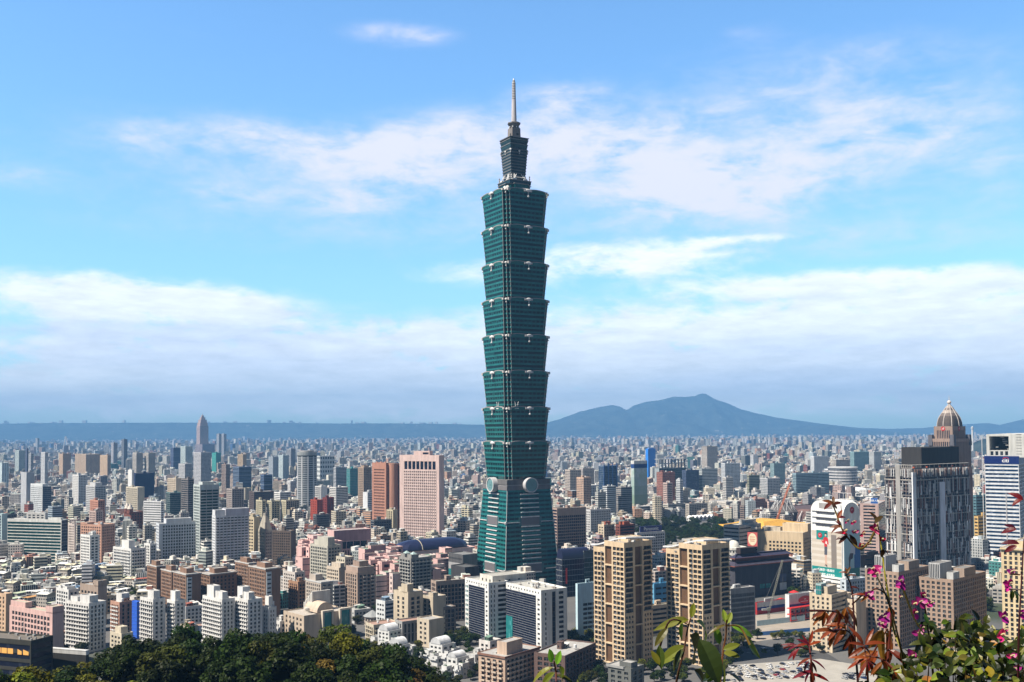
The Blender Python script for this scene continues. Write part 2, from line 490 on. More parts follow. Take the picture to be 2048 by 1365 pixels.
def build_hills():
    green = hillmat('wooded_hill', (0.008, 0.018, 0.020), (0.045, 0.060, 0.055), 0.8)
    ridge('mountain', 22000, [(1060, 850), (1090, 846), (1120, 838), (1160, 822), (1200, 812), (1225, 808), (1240, 811), (1250, 818), (1257, 817), (1268, 809), (1290, 803), (1320, 799), (1345, 793), (1370, 793), (1390, 789), (1404, 783), (1410, 784),
          (1422, 792), (1435, 799), (1450, 804), (1480, 818), (1510, 826), (1550, 834), (1600, 841), (1640, 847), (1690, 853), (1760, 860), (1800, 868)], 3000, 0, green, 3, 0.26)
    ridge('far_ridge', 23200, [(1500, 868), (1640, 857), (1700, 855), (1780, 858), (1850, 856), (1900, 850), (1940, 848), (1975, 846), (2000, 850), (2020, 845), (2048, 838), (2110, 828), (2200, 834)], 2000, 0, green, 4, 0.06)
    ridge('tableland', 21500, [(-260, 851), (-100, 850), (0, 848.5), (120, 847), (200, 847), (400, 846), (560, 846.5), (700, 848), (800, 847.5), (900, 849), (1000, 851), (1060, 853), (1140, 858), (1220, 866)], 2600, 0.25, green, 5, 0.04)
    ridge('green_hill', 5200, [(1910, 902), (1940, 890), (1960, 880), (1985, 874), (2030, 872), (2090, 878), (2160, 900)], 420, 0, green, 6, 0.05)
    wm = plain('river_water', (0.09, 0.13, 0.16), 0.15, 0, 0.05)
    a = [ground(1405, 893), ground(1620, 889), ground(1630, 884), ground(1520, 882.5), ground(1440, 886)]
    mb = MB(); mb.face([(p.x, p.y, 0.3) for p in a])
    tag(mb.build('river', [wm]), kind='structure')
def hill_z(x, y):
    """Height of the wooded slope under the viewpoint."""
    x, y = np.asarray(x, float), np.asarray(y, float)
    d = np.hypot(x * 0.55, np.maximum(y, -60)) 
    base = 159.6 - 0.60 * np.maximum(d - 1.5, 0) ** 1.0 - 0.0000 * d
    base = np.where(y < 0, 159.6 - 0.25 * np.abs(x), base)
    crest = np.interp(x, [-190, -150, -130, -117, -109, -98, -58, -40, -28, -14, 4, 30], [78, 82, 87, 91, 95, 97, 98, 96, 91, 84, 70, 20])
    m1 = crest * np.exp(-np.abs((y - 272) / 62) ** 2.6)
    m1 = np.maximum(m1, 112 * np.exp(-np.abs((x + 96) / 34) ** 3 - np.abs((y - 184) / 34) ** 3))
    return np.maximum(np.maximum(base, 0) * np.clip((300 - y) / 120, 0, 1), m1)
def build_hillside():
    m = hillmat('slope_soil', (0.006, 0.010, 0.003), (0.016, 0.02, 0.006), 0.0)
    x = np.linspace(-320, 320, 161); y = np.concatenate([np.linspace(-120, 30, 40), np.linspace(32, 620, 120)])
    X, Y = np.meshgrid(x, y)
    Z = hill_z(X, Y) + (fbm(X / 9, Y / 9, 3, 21) - .45) * 1.2 * np.clip(np.hypot(X, Y) / 30, 0, 1) - 0.25
    grid_mesh('hillside', X, Y, Z, [m])
def build_haze():
    m = bpy.data.materials.new('haze')
    m.use_nodes = True
    nt = m.node_tree
    nt.nodes.clear()
    out = N(nt, 'ShaderNodeOutputMaterial')
    v = N(nt, 'ShaderNodeVolumePrincipled')
    v.inputs['Color'].default_value = HAZE_COL
    v.inputs['Density'].default_value = HAZE_DENSITY
    v.inputs['Anisotropy'].default_value = 0.0
    nt.links.new(v.outputs[0], out.inputs['Volume'])
    mb = MB()
    mb.box(-26000, 26000, -2500, 26000, -5, 1075)
    tag(mb.build('haze', [m]), kind='stuff')
HAZE_COL = (0.24, 0.54, 1.0, 1)
HAZE_DENSITY = 6.2e-5
build_ground()
build_hills()
build_hillside()
# ------------------------------------------------------------------ the skyscraper
def towerglass(name, col, dark, rough=0.14):
    m, nt, p = newmat(name)
    wi = N(nt, 'ShaderNodeAttribute', attribute_name='win')
    uvn = N(nt, 'ShaderNodeUVMap')
    s1 = N(nt, 'ShaderNodeSeparateXYZ'); nt.links.new(uvn.outputs[0], s1.inputs[0])
    s2 = N(nt, 'ShaderNodeSeparateColor'); nt.links.new(wi.outputs['Color'], s2.inputs[0])
    U = M(nt, 'DIVIDE', s1.outputs[0], M(nt, 'MAXIMUM', s2.outputs[0], 0.1))
    fu = M(nt, 'ABSOLUTE', M(nt, 'SUBTRACT', M(nt, 'FRACT', U), 0.5))
    fv = M(nt, 'ABSOLUTE', M(nt, 'SUBTRACT', M(nt, 'DIVIDE', s1.outputs[1], M(nt, 'MAXIMUM', s2.outputs[1], 0.1)), 0.5))
    mask = M(nt, 'MULTIPLY', M(nt, 'LESS_THAN', fu, M(nt, 'MULTIPLY', s2.outputs[2], 0.5)), M(nt, 'LESS_THAN', fv, M(nt, 'MULTIPLY', wi.outputs['Alpha'], 0.5)))
    g = N(nt, 'ShaderNodeNewGeometry')
    cv = N(nt, 'ShaderNodeCombineXYZ')
    sp = N(nt, 'ShaderNodeSeparateXYZ'); nt.links.new(g.outputs['Position'], sp.inputs[0])
    nt.links.new(M(nt, 'FLOOR', U), cv.inputs[0]); nt.links.new(M(nt, 'FLOOR', M(nt, 'DIVIDE', sp.outputs[2], 4.2)), cv.inputs[1])
    wn = N(nt, 'ShaderNodeTexWhiteNoise', noise_dimensions='2D'); nt.links.new(cv.outputs[0], wn.inputs[0])
    no = N(nt, 'ShaderNodeTexNoise'); no.inputs['Scale'].default_value = 0.09; no.inputs['Detail'].default_value = 4
    nt.links.new(g.outputs['Position'], no.inputs[0])
    sc = N(nt, 'ShaderNodeVectorMath', operation='SCALE'); sc.inputs[0].default_value = col
    mu = M(nt, 'LESS_THAN', M(nt, 'ABSOLUTE', M(nt, 'SUBTRACT', M(nt, 'FRACT', M(nt, 'DIVIDE', s1.outputs[0], 1.45)), 0.5)), 0.42)
    f = M(nt, 'MULTIPLY', M(nt, 'MULTIPLY_ADD', no.outputs[0], 0.6, 0.7), M(nt, 'MULTIPLY_ADD', mu, 0.22, 0.78))
    at_ = N(nt, 'ShaderNodeAttribute', attribute_name='wall')
    f = M(nt, 'MULTIPLY', f, M(nt, 'MULTIPLY_ADD', wn.outputs[0], .34, .83))
    nt.links.new(M(nt, 'MULTIPLY', f, M(nt, 'MAXIMUM', at_.outputs['Fac'], .6)), sc.inputs['Scale'])
    wf = M(nt, 'MULTIPLY', mask, M(nt, 'MULTIPLY_ADD', M(nt, 'GREATER_THAN', wn.outputs[0], 0.14), 0.82, 0.1))
    c = mixc(nt, wf, sc.outputs[0], dark)
    nt.links.new(c, p.inputs['Base Color'])
    p.inputs['Roughness'].default_value = rough
    p.inputs['Specular IOR Level'].default_value = 0.3
    return m
MAT['tower_glass'] = towerglass('teal_curtain_wall', (0.016, 0.138, 0.142), (0.002, 0.016, 0.021))
MAT['crown_glass'] = towerglass('blue_grey_curtain_wall', (0.04, 0.10, 0.115), (0.012, 0.03, 0.04))
MAT['silver'] = plain('silver_cladding', (0.52, 0.51, 0.52), 0.4, 0.3, 0.1)
MAT['louvre'] = plain('grey_louvres', (0.15, 0.14, 0.15), 0.6, 0.0, 0.12)
MAT['trim'] = plain('dark_trim', (0.06, 0.055, 0.06), 0.5)
MAT['dial'] = plain('pale_teal_dial', (0.16, 0.30, 0.32), 0.25, 0, 0.1, 0.2)

TOWER_A = math.radians(60)
def build_tower():
    TD = 1000.0
    zt = lambda py: at(1030, py, TD).z
    cx = x_at(1032.6, TD, 100)
    root = empty('skyscraper', (cx, TD, 0), -TOWER_A)
    tag(root, 'tallest tower, teal glass in eight flared stacked segments with a spire on top', 'skyscraper')
    def ring(w, c):
        if c <= 0:
            return [(-w, -w), (w, -w), (w, w), (-w, w)]
        a = w - 2 * c; b = w - c
        q = [(a, -w), (a, -b), (b, -b), (b, -a), (w, -a)]
        out = []
        for k in range(4):
            out += [(x * math.cos(k * math.pi / 2) - y * math.sin(k * math.pi / 2), x * math.sin(k * math.pi / 2) + y * math.cos(k * math.pi / 2)) for x, y in q]
        return out
    tops = [393, 464, 535, 606, 677, 748, 819, 890, 957]
    H = zt(393) - zt(464)
    HB, HT, C = 22.9, 25.6, 2.6
    sec = MB()
    nf = 8
    h = H - 1.0
    fl = h / nf
    WIN = [(4.7, fl * 0.62, 0.70, 0.72), (9.4, fl * 0.62, 0.88, 0.72), (4.7, fl * 0.62, 0.62, 0.72)]
    def wallring(w0, w1, z0, z1, kind, k):
        r0, r1 = ring(w0, C), ring(w1, C)
        n = len(r0)
        for i in range(n):
            a, b, c2, d = r0[i], r0[(i + 1) % n], r1[(i + 1) % n], r1[i]
            L = math.hypot(b[0] - a[0], b[1] - a[1])
            big = L > 10
            win = NOWIN
            if kind == 'vision' and big: win = WIN[0] if k % 8 not in (1, 4) else (60., fl * .62, 1.0, 0.75)
            if kind == 'vision' and not big: win = (40., fl * .62, 1.0, 1.0)
            sec.face([(a[0], a[1], z0), (b[0], b[1], z0), (c2[0], c2[1], z1), (d[0], d[1], z1)], ((.56,) * 3 if kind == 'vision' else (1.1,) * 3), win,
                     [(-L / 2, 0), (L / 2, 0), (L / 2, z1 - z0), (-L / 2, z1 - z0)], 0)
    wat = lambda z: HB + (HT - HB) * (z / h)
    for k in range(nf):
        z0 = k * fl
        z1 = z0 + fl * 0.62
        z2 = z0 + fl
        wallring(wat(z0), wat(z1), z0, z1, 'vision', k)
        wallring(wat(z1) + .22, wat(z2) + .22, z1, z2, 'spandrel', k)
        ra, rb = ring(wat(z1), C), ring(wat(z1) + .22, C)
        for i in range(len(ra)):
            j = (i + 1) % len(ra)
            sec.face([(ra[j][0], ra[j][1], z1), (ra[i][0], ra[i][1], z1), (rb[i][0], rb[i][1], z1), (rb[j][0], rb[j][1], z1)], (.03, .03, .03))
            ra2, rb2 = ring(wat(z2), C), ring(wat(z2) + .22, C)
            sec.face([(ra2[i][0], ra2[i][1], z2), (ra2[j][0], ra2[j][1], z2), (rb2[j][0], rb2[j][1], z2), (rb2[i][0], rb2[i][1], z2)], (.2, .2, .2))
    rt = ring(HT, C)
    sec.face([(p[0], p[1], h) for p in rt], (.25, .25, .26), mi=1)
    rb0 = ring(HB, C)
    sec.face([(p[0], p[1], 0) for p in reversed(rb0)], (.1, .1, .1), mi=1)
    sec_me = sec.mesh('tower_section', ('tower_glass', 'facade'))
    cor = MB()
    n = 20
    for k in range(1):
        R = Matrix.Identity(3)
        hw = HT - 2 * C + .3
        prev = None
        for i in range(n + 1):
            t = -1 + 2 * i / n
            fr = abs(t)
            hump = 1.75 * max(0, math.sin(math.pi * (0.08 + 0.86 * fr))) ** 0.8
            P = [R @ Vector((t * hw, y, z)) for y, z in ((-HT - .25, h - .4), (-HT - .75, h + hump), (-HT - .75, h + hump + .8), (-HT + .9, h + hump + .8), (-HT + .9, h - .4))]
            if prev:
                cols = [(.03, .15, .15), (.30, .28, .29), (.34, .33, .34), (.2, .2, .2)]
                for q in range(4):
                    cor.face([prev[q], P[q], P[q + 1], prev[q + 1]], cols[q])
            if i in (0, n):
                cor.face(P if i == n else list(reversed(P)), (.3, .28, .29))
            prev = P
    cor_me = cor.mesh('cornice', ('facade',))
    ru = MB()
    sil, gr = (.62, .61, .62), (.36, .35, .36)
    ru.box(-4.6, 4.6, -.5, .3, -1.0, 1.0, gr)
    ru.sphere((0, -.7, .25), 1.0, 14, 8, sil, sx=3.0, sy=.8, sz=1.5)
    ru.box(-4.2, -2.6, -.8, 0, -.4, .7, sil); ru.box(2.6, 4.2, -.8, 0, -.4, .7, sil)
    ru.bar((0, -.6, -.8), (0, -.6, -5.0), .38, sil, 6)
    ru.sphere((0, -.7, -5.6), 1.0, 10, 6, sil)
    ru_me = ru.mesh('ruyi_ornament', ('facade',))
    co = MB()
    co.sphere((HT - 1.6, -HT + 1.6, h - .2), 1.25, 12, 7, (.70, .69, .68))
    co.sphere((HT - 1.8, -HT + 1.8, h - 3.0), .75, 10, 6, (.66, .65, .64))
    co.box(HT - .9, HT + 1.0, -HT + 3.0, -HT + 5.6, h - 1.0, h + 1.4, (.45, .42, .41))
    co.box(HT - 5.6, HT - 3.0, -HT - 1.0, -HT + .9, h - .6, h + 1.2, (.45, .42, .41))
    co_me = co.mesh('corner_ornament', ('facade',))
    rl = MB()
    for (ax, ay) in ((2 * C, 0), (C, C), (0, 2 * C)):
        rl.bar((HB - ax + .1, -HB + ay - .1, 0), (HT - ax + .1, -HT + ay - .1, h), .22, (.42, .40, .39), 4)
    for k in range(nf):
        z = k * fl + fl * .8
        w = wat(z)
        rl.box(w - C - .3, w - C + .4, -w + C - .4, -w + C + .3, z - .8, z + .5, (.12, .34, .34))
        rl.box(w - .5, w + .25, -w + 2 * C - .5, -w + 2 * C + .1, z - .6, z + .4, (.12, .34, .34))
    rl_me = rl.mesh('corner_rail', ('facade',))
    for i in range(8):
        s = link('tower_section', sec_me, root, (0, 0, zt(tops[i + 1]) + (0.5 if i < 7 else .2)))
        for k in range(4):
            a = k * math.pi / 2
            o = link('ruyi_ornament', ru_me, s, (HT * math.sin(a), -HT * math.cos(a), h + .2), a); o.location = (math.sin(a) * (HT + .7), -math.cos(a) * (HT + .7), h + .3)
            link('cornice', cor_me, s, (0, 0, 0), a)
            link('corner_ornament', co_me, s, (0, 0, 0), a)
            link('corner_rail', rl_me, s, (0, 0, 0), a)
    gd = MB()
    for sx in (-1, 1):
        gd.bar((sx * 1.2, 0, -3), (sx * 1.6, 0, 2.5), .22, (.75, .75, .75)); gd.bar((sx * 1.6, 0, 2.5), (sx * 2.4, 0, 3.4), .18, (.75, .75, .75))
    gd.box(-2.2, 2.2, -.5, .5, -3.6, -2.4, (.7, .7, .7)); gd.bar((-1.3, 0, 0), (1.3, 0, .3), .16, (.75, .75, .75))
    gme = gd.mesh('maintenance_cradle', ('facade',))
    zc = zt(812)
    for (lx, ly, a) in ((9, -25.6, 0), (25.6, -14, math.pi / 2)):
        link('maintenance_cradle', gme, root, (lx, ly, zc), a)
    z0, z1 = zt(977.5), zt(957)
    bd = MB()
    bd.prism(ring(24.9, 0), z0, z0 + (z1 - z0) * .42, (.17, .16, .17), top=(.3, .3, .3))
    bd.prism(ring(24.0, 0), z0 + (z1 - z0) * .42, z0 + (z1 - z0) * .52, (.32, .31, .32))
    bd.prism(ring(24.6, 0), z0 + (z1 - z0) * .52, z1, (.13, .125, .13), top=(.3, .3, .3))
    bd.build('transition_band', ('facade',), root)
    zc = zt(968)
    md = MB()
    R0, dep = 7.2, 5.6
    seg = 36
    pr = lambda r, y, i: (r * math.cos(2 * math.pi * i / seg), y, r * math.sin(2 * math.pi * i / seg))
    for i in range(seg):
        j = i + 1
        md.face([pr(R0, 0, i), pr(R0, 0, j), pr(R0, -dep, j), pr(R0, -dep, i)], (.46, .45, .47))
        md.face([pr(R0, -dep, i), pr(R0, -dep, j), pr(R0 - .9, -dep, j), pr(R0 - .9, -dep, i)], (.6, .59, .6))
        md.face([pr(R0 - .9, -dep, i), pr(R0 - .9, -dep, j), pr(R0 - .9, -dep + .7, j), pr(R0 - .9, -dep + .7, i)], (.3, .3, .3))
    md_me = md.mesh('medallion', ('facade',))
    dl = MB()
    dl.face([pr(R0 - .9, -dep + .6, -i) for i in range(seg)], mi=0)
    for w0, w1 in ((3.1, 2.6),):
        for (a, b, c, d) in ((-w0, w0, w1, w0), (-w0, w0, -w0, -w1), (-w0, -w1, -w1, w1), (w1, w0, -w1, w1)):
            dl.box(a, b, -dep + .45, -dep + .6, c, d, mi=1)
    dl.box(-1.2, 1.2, -dep + .45, -dep + .6, -1.2, 1.2, mi=1)
    dl_me = dl.mesh('dial', ('dial', plain('darker_dial_relief', (0.10, 0.22, 0.23), 0.3)))
    for k in range(4):
        a = k * math.pi / 2
        m_ = link('medallion', md_me, root, (24.4 * math.sin(a), -24.4 * math.cos(a), zc), a)
        link('dial', dl_me, m_)
    bs = MB()
    zb = zt(977.5)
    wb = lambda z: 24.3 + (zb - z) * 0.0745
    nfl = 24
    fh = (zb - 6) / nfl
    bs.prism(ring(wb(0), 0), 0, 6, (.05, .06, .07), mi=1, ring1=ring(wb(6), 0))
    def wr(z0, z1, o, win, br=1.1):
        r0, r1 = ring(wb(z0) + o, 0), ring(wb(z1) + o, 0)
        for i in range(4):
            a, b, c2, d = r0[i], r0[(i + 1) % 4], r1[(i + 1) % 4], r1[i]
            L = math.hypot(b[0] - a[0], b[1] - a[1])
            bs.face([(a[0], a[1], z0), (b[0], b[1], z0), (c2[0], c2[1], z1), (d[0], d[1], z1)], (br,) * 3, win, [(-L / 2, 0), (L / 2, 0), (L / 2, z1 - z0), (-L / 2, z1 - z0)], 0)
    for k in range(nfl):
        za, zb_, zc_ = 6 + k * fh, 6 + k * fh + fh * .55, 6 + (k + 1) * fh
        wr(za, zb_, 0, (1.45 * 4, fh * .55, .82, .7), .65)
        wr(zb_, zc_, .18, NOWIN)
        for z, sgn in ((zb_, 1), (zc_, -1)):
            r0, r1 = ring(wb(z), 0), ring(wb(z) + .18, 0)
            for i in range(4):
                j = (i + 1) % 4
                q = [(r0[j][0], r0[j][1], z), (r0[i][0], r0[i][1], z), (r1[i][0], r1[i][1], z), (r1[j][0], r1[j][1], z)]
                bs.face(q if sgn > 0 else q[::-1], (.03, .03, .03))
    base = bs.build('tapering_base', ('tower_glass', 'facade'), root)
    eg = MB(); eg.bar((wb(6), -wb(6), 6), (wb(zb), -wb(zb), zb), .35, (.42, .44, .45)); eg_me = eg.mesh('corner_rail', ('facade',))
    for k in range(4): link('corner_rail', eg_me, base, (0, 0, 0), k * math.pi / 2)
    bar_mb = MB(); bar_mb.box(-10.2, 10.2, -.9, .1, -.42, .42, (.60, .59, .60)); bar_me = bar_mb.mesh('sunshade', ('facade',))
    pan = MB(); pan.box(-10, 10, -.5, .1, -4.4, 4.4)
    for s_ in (-1, 1):
        pan.box(s_ * 10 if s_ > 0 else -12.8, 12.8 if s_ > 0 else -10, -.3, .1, -3.6, 3.6, mi=1)
    pan_me = pan.mesh('louvre_panel', ('louvre', plain('teal_louvre', (.05, .13, .14), .4)))  # grey panel with side wings in a lighter teal of their own
    cl_mb = MB()
    cl_mb.box(-15, -1.0, -.6, .1, -.35, .35, (.58, .57, .58)); cl_mb.box(-1.6, .4, -1.0, .6, -1.5, 1.3, (.45, .44, .45)); cl_mb.box(-.5, .5, 1, 15, -.35, .35, (.58, .57, .58))
    cl_mb.sphere((-.5, -.6, 0), 1.2, 10, 6, (.55, .54, .55))
    cl_me = cl_mb.mesh('corner_clasp', ('facade',))
    ya = [986 + 8.72 * i for i in range(5)] + [1048.5 + 8.75 * i for i in range(8)] + [1138]
    for k in range(4):
        a = k * math.pi / 2
        pos = lambda py, o=.2: (math.sin(a) * (wb(zt(py)) + o), -math.cos(a) * (wb(zt(py)) + o), zt(py))
        for py in ya + [1030, 1120.5]:
            link('sunshade', bar_me, base, pos(py), a)
        for py in (1037.5, 1129.5):
            link('louvre_panel', pan_me, base, pos(py), a)
        for py in (1040, 1132):
            w = wb(zt(py)) + .25
            o = link('corner_clasp', cl_me, base, (0, 0, zt(py)), a)
            p = Matrix.Rotation(a, 3, 'Z') @ Vector((w, -w, 0))
            o.location = (p.x, p.y, zt(py))
    d = MB()
    zr = zt(397)
    d.cyl(0, 0, zr - 2, zr + 3.2, 24.6, 24.6, 48, (.24, .23, .25)); d.cyl(0, 0, zr + 3.2, zr + 5.6, 24.6, 21.0, 48, (.30, .29, .31))
    d.build('roof_disc', ('facade',), root)
    def tier(name, w0, w1, za, zb2, eave=.6, mats=('crown_glass', 'facade'), c=0.0, win=(2.6, 3, .8, .7)):
        t = MB()
        t.prism(ring(w0, c), za, zb2 - .6, (.03, .03, .03), win, ring1=ring(w1, c))
        t.prism(ring(w1 + eave, c), zb2 - .6, zb2, (.20, .20, .21), mi=1)
        return t.build(name, mats, root)
    tier('lower_crown_tier', 13.6, 13.9, zt(387), zt(373.5), .9, c=3.2, mats=('tower_glass', 'facade'))
    tier('middle_crown_tier', 12.0, 12.2, zt(374), zt(366), .5)
    zs, ze = zt(367), zt(303)
    nfl2 = 11
    sh = MB()
    for k in range(nfl2):
        a, b = zs + (ze - zs) * k / nfl2, zs + (ze - zs) * (k + 1) / nfl2
        w = lambda z: 7.7 + 2.0 * max(0, (z - zs) / (ze - zs))
        sh.prism(ring(w(a), 0), a, a + (b - a) * .55, (.03, .03, .03), (1.6, 1.6, .8, .9), ring1=ring(w(a + (b - a) * .55), 0))
        sh.prism(ring(w(b) + .3, 0), a + (b - a) * .55, b, (.12, .13, .14), mi=1)
    sh.build('crown_shaft', ('crown_glass', 'facade'), root)
    for (ya_, yb_, w0, w1) in ((304, 293, 9.2, 10.0), (293, 284, 9.5, 10.4), (284, 279.8, 9.9, 10.7)):
        tier('upper_crown_tier', w0, w1, zt(ya_), zt(yb_), .35)
    ro = MB(); ro.sphere((0, -.5, 0), 1.1, 12, 7, (.72, .72, .72), sy=.6); ro.bar((0, -.5, -.8), (0, -.5, -2.6), .2, (.6, .6, .6)); ro.sphere((0, -.5, -2.9), .5, 8, 5, (.66, .66, .66))
    ro_me = ro.mesh('ruyi_ornament', ('facade',))
    for k in range(4):
        a = k * math.pi / 2
        link('ruyi_ornament', ro_me, root, (math.sin(a) * 9.8, -math.cos(a) * 9.8, zt(307)), a)
        p = Matrix.Rotation(a, 3, 'Z') @ Vector((9.6, -9.6, 0))
        link('ruyi_ornament', ro_me, root, (p.x, p.y, zt(306)), a + .78)
    br = MB()
    zA, zB = zt(366), zt(353)
    for s_ in (-1, 1):
        for q in (-1, 1):
            br.bar((s_ * 7.0, -11.6, zA), (s_ * 4.0 + q * 1.2, -8.8, zB), .5, (.62, .62, .63))
        br.box(s_ * 6.2 - 2.0, s_ * 6.2 + 2.0, -12.0, -10.4, zA - .5, zA + 1.6, (.6, .6, .6))
    br.bar((-6, -10.6, zA + 3), (6, -10.6, zA + 3), .3, (.62, .62, .63))
    br_me = br.mesh('brace_frame', ('facade',))
    ra = MB()
    for k in range(4):
        ra.bar((-1.8 + 1.2 * k, 0, 0), (-1.8 + 1.2 * k, 0, 6.5), .12, (.6, .6, .6))
    for z in (1.5, 3.5, 5.5):
        ra.bar((-2, 0, z), (2, 0, z), .12, (.6, .6, .6)); ra.box(-2.0, -.8, -.4, .2, z - .7, z + .5, (.5, .5, .5)); ra.box(.6, 1.7, -.4, .2, z - .6, z + .6, (.55, .55, .55))
    ra_me = ra.mesh('antenna_rack', ('facade',))
    for k in range(4):
        a = k * math.pi / 2
        link('brace_frame', br_me, root, (0, 0, 0), a)
        p = Matrix.Rotation(a, 3, 'Z') @ Vector((11.0, -11.0, 0))
        link('antenna_rack', ra_me, root, (p.x, p.y, zt(368)), a + .78)
    dsh = MB(); dsh.sphere((0, 0, 0), 2.0, 14, 8, (.6, .59, .58), sy=.45); dsh.bar((0, 0, 0), (0, .6, -2.5), .3, (.4, .4, .4)); ds_me = dsh.mesh('satellite_dish', ('facade',))
    for lx, ly, a in ((9, -16.5, .2), (13, -15.5, .6), (-3, -17.5, -.2)):
        link('satellite_dish', ds_me, root, (lx, ly, zt(384)), a)
    nk = MB()
    nk.prism(ring(4.9, 0), zt(280), zt(258), (.21, .19, .185), top=(.3, .3, .3), ring1=ring(4.6, 0))
    zz = zt(271)
    for a in range(4):
        R = Matrix.Rotation(a * math.pi / 2, 3, 'Z')
        P = [R @ Vector(p) for p in ((-.2, -4.93, zz - 1), (2.4, -4.93, zz - 1), (2.4, -4.89, zz + 1), (-.2, -4.89, zz + 1))]
        nk.face([tuple(p) for p in P], (.05, .05, .05))
    nk.build('neck_block', ('facade',), root)
    bw = MB()
    bw.cyl(0, 0, zt(258), zt(254), 4.4, 4.8, 8, (.10, .09, .09)); bw.cyl(0, 0, zt(254), zt(249), 4.8, 6.6, 8, (.15, .14, .14)); bw.cyl(0, 0, zt(249), zt(247), 6.8, 6.8, 8, (.2, .19, .19))
    for k in range(8):
        a = k * math.pi / 4
        bw.sphere((5.0 * math.cos(a), 5.0 * math.sin(a), zt(256)), .7, 8, 5, (.7, .7, .7))
    bw.build('collar', ('facade',), root)
    spx = MB()
    spx.cyl(0, 0, zt(247), zt(199), 2.75, 2.15, 20, (.50, .47, .49))
    sp_ = spx.build('spire', ('facade',), root)
    rg = MB()
    za = zt(199); zb3 = zt(166)
    for k in range(10):
        a, b = za + (zb3 - za) * k / 10, za + (zb3 - za) * (k + 1) / 10
        rg.cyl(0, 0, a, a + (b - a) * .45, 1.45, 1.45, 16, (.10, .10, .10)); rg.cyl(0, 0, a + (b - a) * .45, b, 2.15 - k * .03, 2.0 - k * .03, 16, (.50, .48, .49))
    rg.cyl(0, 0, zb3, zt(161), 1.7, 1.1, 16, (.25, .25, .25)); rg.cyl(0, 0, zt(161), zt(157.5), .9, .5, 12, (.75, .75, .75))
    rg.build('ringed_finial', ('facade',), sp_)
build_tower()
# ------------------------------------------------------------------ the endless mid and far city (what nobody could count)
class Boxes:
    """Thousands of boxes at once, with per-face colour and window pattern."""
    def __init__(s): s.parts = []
    def add(s, cx, cy, z0, hx, hy, h, ang, col, roof, win):
        s.parts.append([np.asarray(a, float) for a in (cx, cy, z0, hx, hy, h, ang, col, roof, win)])
    def build(s, name, mat):
        cat = lambda i: np.concatenate([p[i] for p in s.parts])
        cx, cy, z0, hx, hy, h, ang = [cat(i) for i in range(7)]
        col, roof, win = cat(7), cat(8), cat(9)
        n = len(cx)
        ca, sa = np.cos(ang), np.sin(ang)
        V = np.zeros((n, 8, 3))
        for i, (sx, sy) in enumerate(((-1, -1), (1, -1), (1, 1), (-1, 1))):
            x = cx + sx * hx * ca - sy * hy * sa
            y = cy + sx * hx * sa + sy * hy * ca
            V[:, i, 0] = V[:, i + 4, 0] = x
            V[:, i, 1] = V[:, i + 4, 1] = y
            V[:, i, 2] = z0; V[:, i + 4, 2] = z0 + h
        fidx = np.array([[0, 1, 5, 4], [1, 2, 6, 5], [2, 3, 7, 6], [3, 0, 4, 7], [4, 5, 6, 7]])
        faces = (fidx[None] + (np.arange(n) * 8)[:, None, None]).reshape(-1, 4)
        nf = len(faces)
        me = bpy.data.meshes.new(name)
        me.vertices.add(n * 8); me.vertices.foreach_set('co', V.reshape(-1).astype(np.float32))
        me.loops.add(nf * 4); me.loops.foreach_set('vertex_index', faces.reshape(-1).astype(np.int32))
        me.polygons.add(nf); me.polygons.foreach_set('loop_start', np.arange(0, nf * 4, 4, dtype=np.int32))
        UV = np.zeros((n, 5, 4, 2))
        for k in range(5):
            w = 2 * (hx if k in (0, 2, 4) else hy)
            hh = h if k < 4 else 2 * hy
            UV[:, k, 1, 0] = UV[:, k, 2, 0] = w
            UV[:, k, 2, 1] = UV[:, k, 3, 1] = hh
        uvl = me.uv_layers.new(name='UVMap'); uvl.data.foreach_set('uv', UV.reshape(-1).astype(np.float32))
        C = np.ones((n, 5, 4)); C[:, :4, :3] = col[:, None, :]; C[:, 4, :3] = roof
        W = np.zeros((n, 5, 4)); W[:, :4] = win[:, None, :]; W[:, 4, :2] = 1
        me.attributes.new('wall', 'FLOAT_COLOR', 'FACE').data.foreach_set('color', C.reshape(-1).astype(np.float32))
        me.attributes.new('win', 'FLOAT_COLOR', 'FACE').data.foreach_set('color', W.reshape(-1).astype(np.float32))
        me.materials.append(MAT[mat])
        me.update(calc_edges=True)
        me.polygons.foreach_set('use_smooth', np.zeros(nf, dtype=bool))
        return link(name, me)
GRID_A = math.radians(58)
PAL = np.array([(.66, .63, .58), (.50, .47, .43), (.34, .33, .32), (.62, .55, .44), (.44, .38, .32), (.50, .42, .36), (.30, .22, .18), (.62, .62, .63),
                (.40, .42, .43), (.20, .20, .21), (.55, .45, .40), (.34, .18, .13), (.52, .50, .42), (.66, .64, .60), (.22, .20, .20), (.42, .46, .48)])
PALW = np.array([22, 9, 5, 15, 8, 9, 7, 12, 5, 5, 9, 5, 7, 12, 5, 4], float)
ROOFS = np.array([(.50, .49, .47), (.38, .38, .37), (.28, .27, .26), (.62, .60, .55), (.52, .56, .50), (.30, .14, .11), (.34, .40, .45), (.66, .66, .66)])
ROOFW = np.array([10, 9, 6, 6, 4, 3, 3, 6], float)
def styles(n):
    s = rng.integers(0, 7, n)
    T = np.array([(3.2, 3.2, .55, .45), (2.6, 3.2, .6, .5), (4.5, 3.3, .72, .5), (40, 3.3, 1, .45), (3.0, 3.1, .5, .62), (5.5, 3.3, .8, .6), (1.8, 50, .5, 1)])
    return T[s]
KEEP_OUT = []          # (x, y, radius) of everything that stands by itself
def sight_ceiling(px, D):
    """No uncounted block may rise above the roofs in front of the landmarks."""
    return 1e9
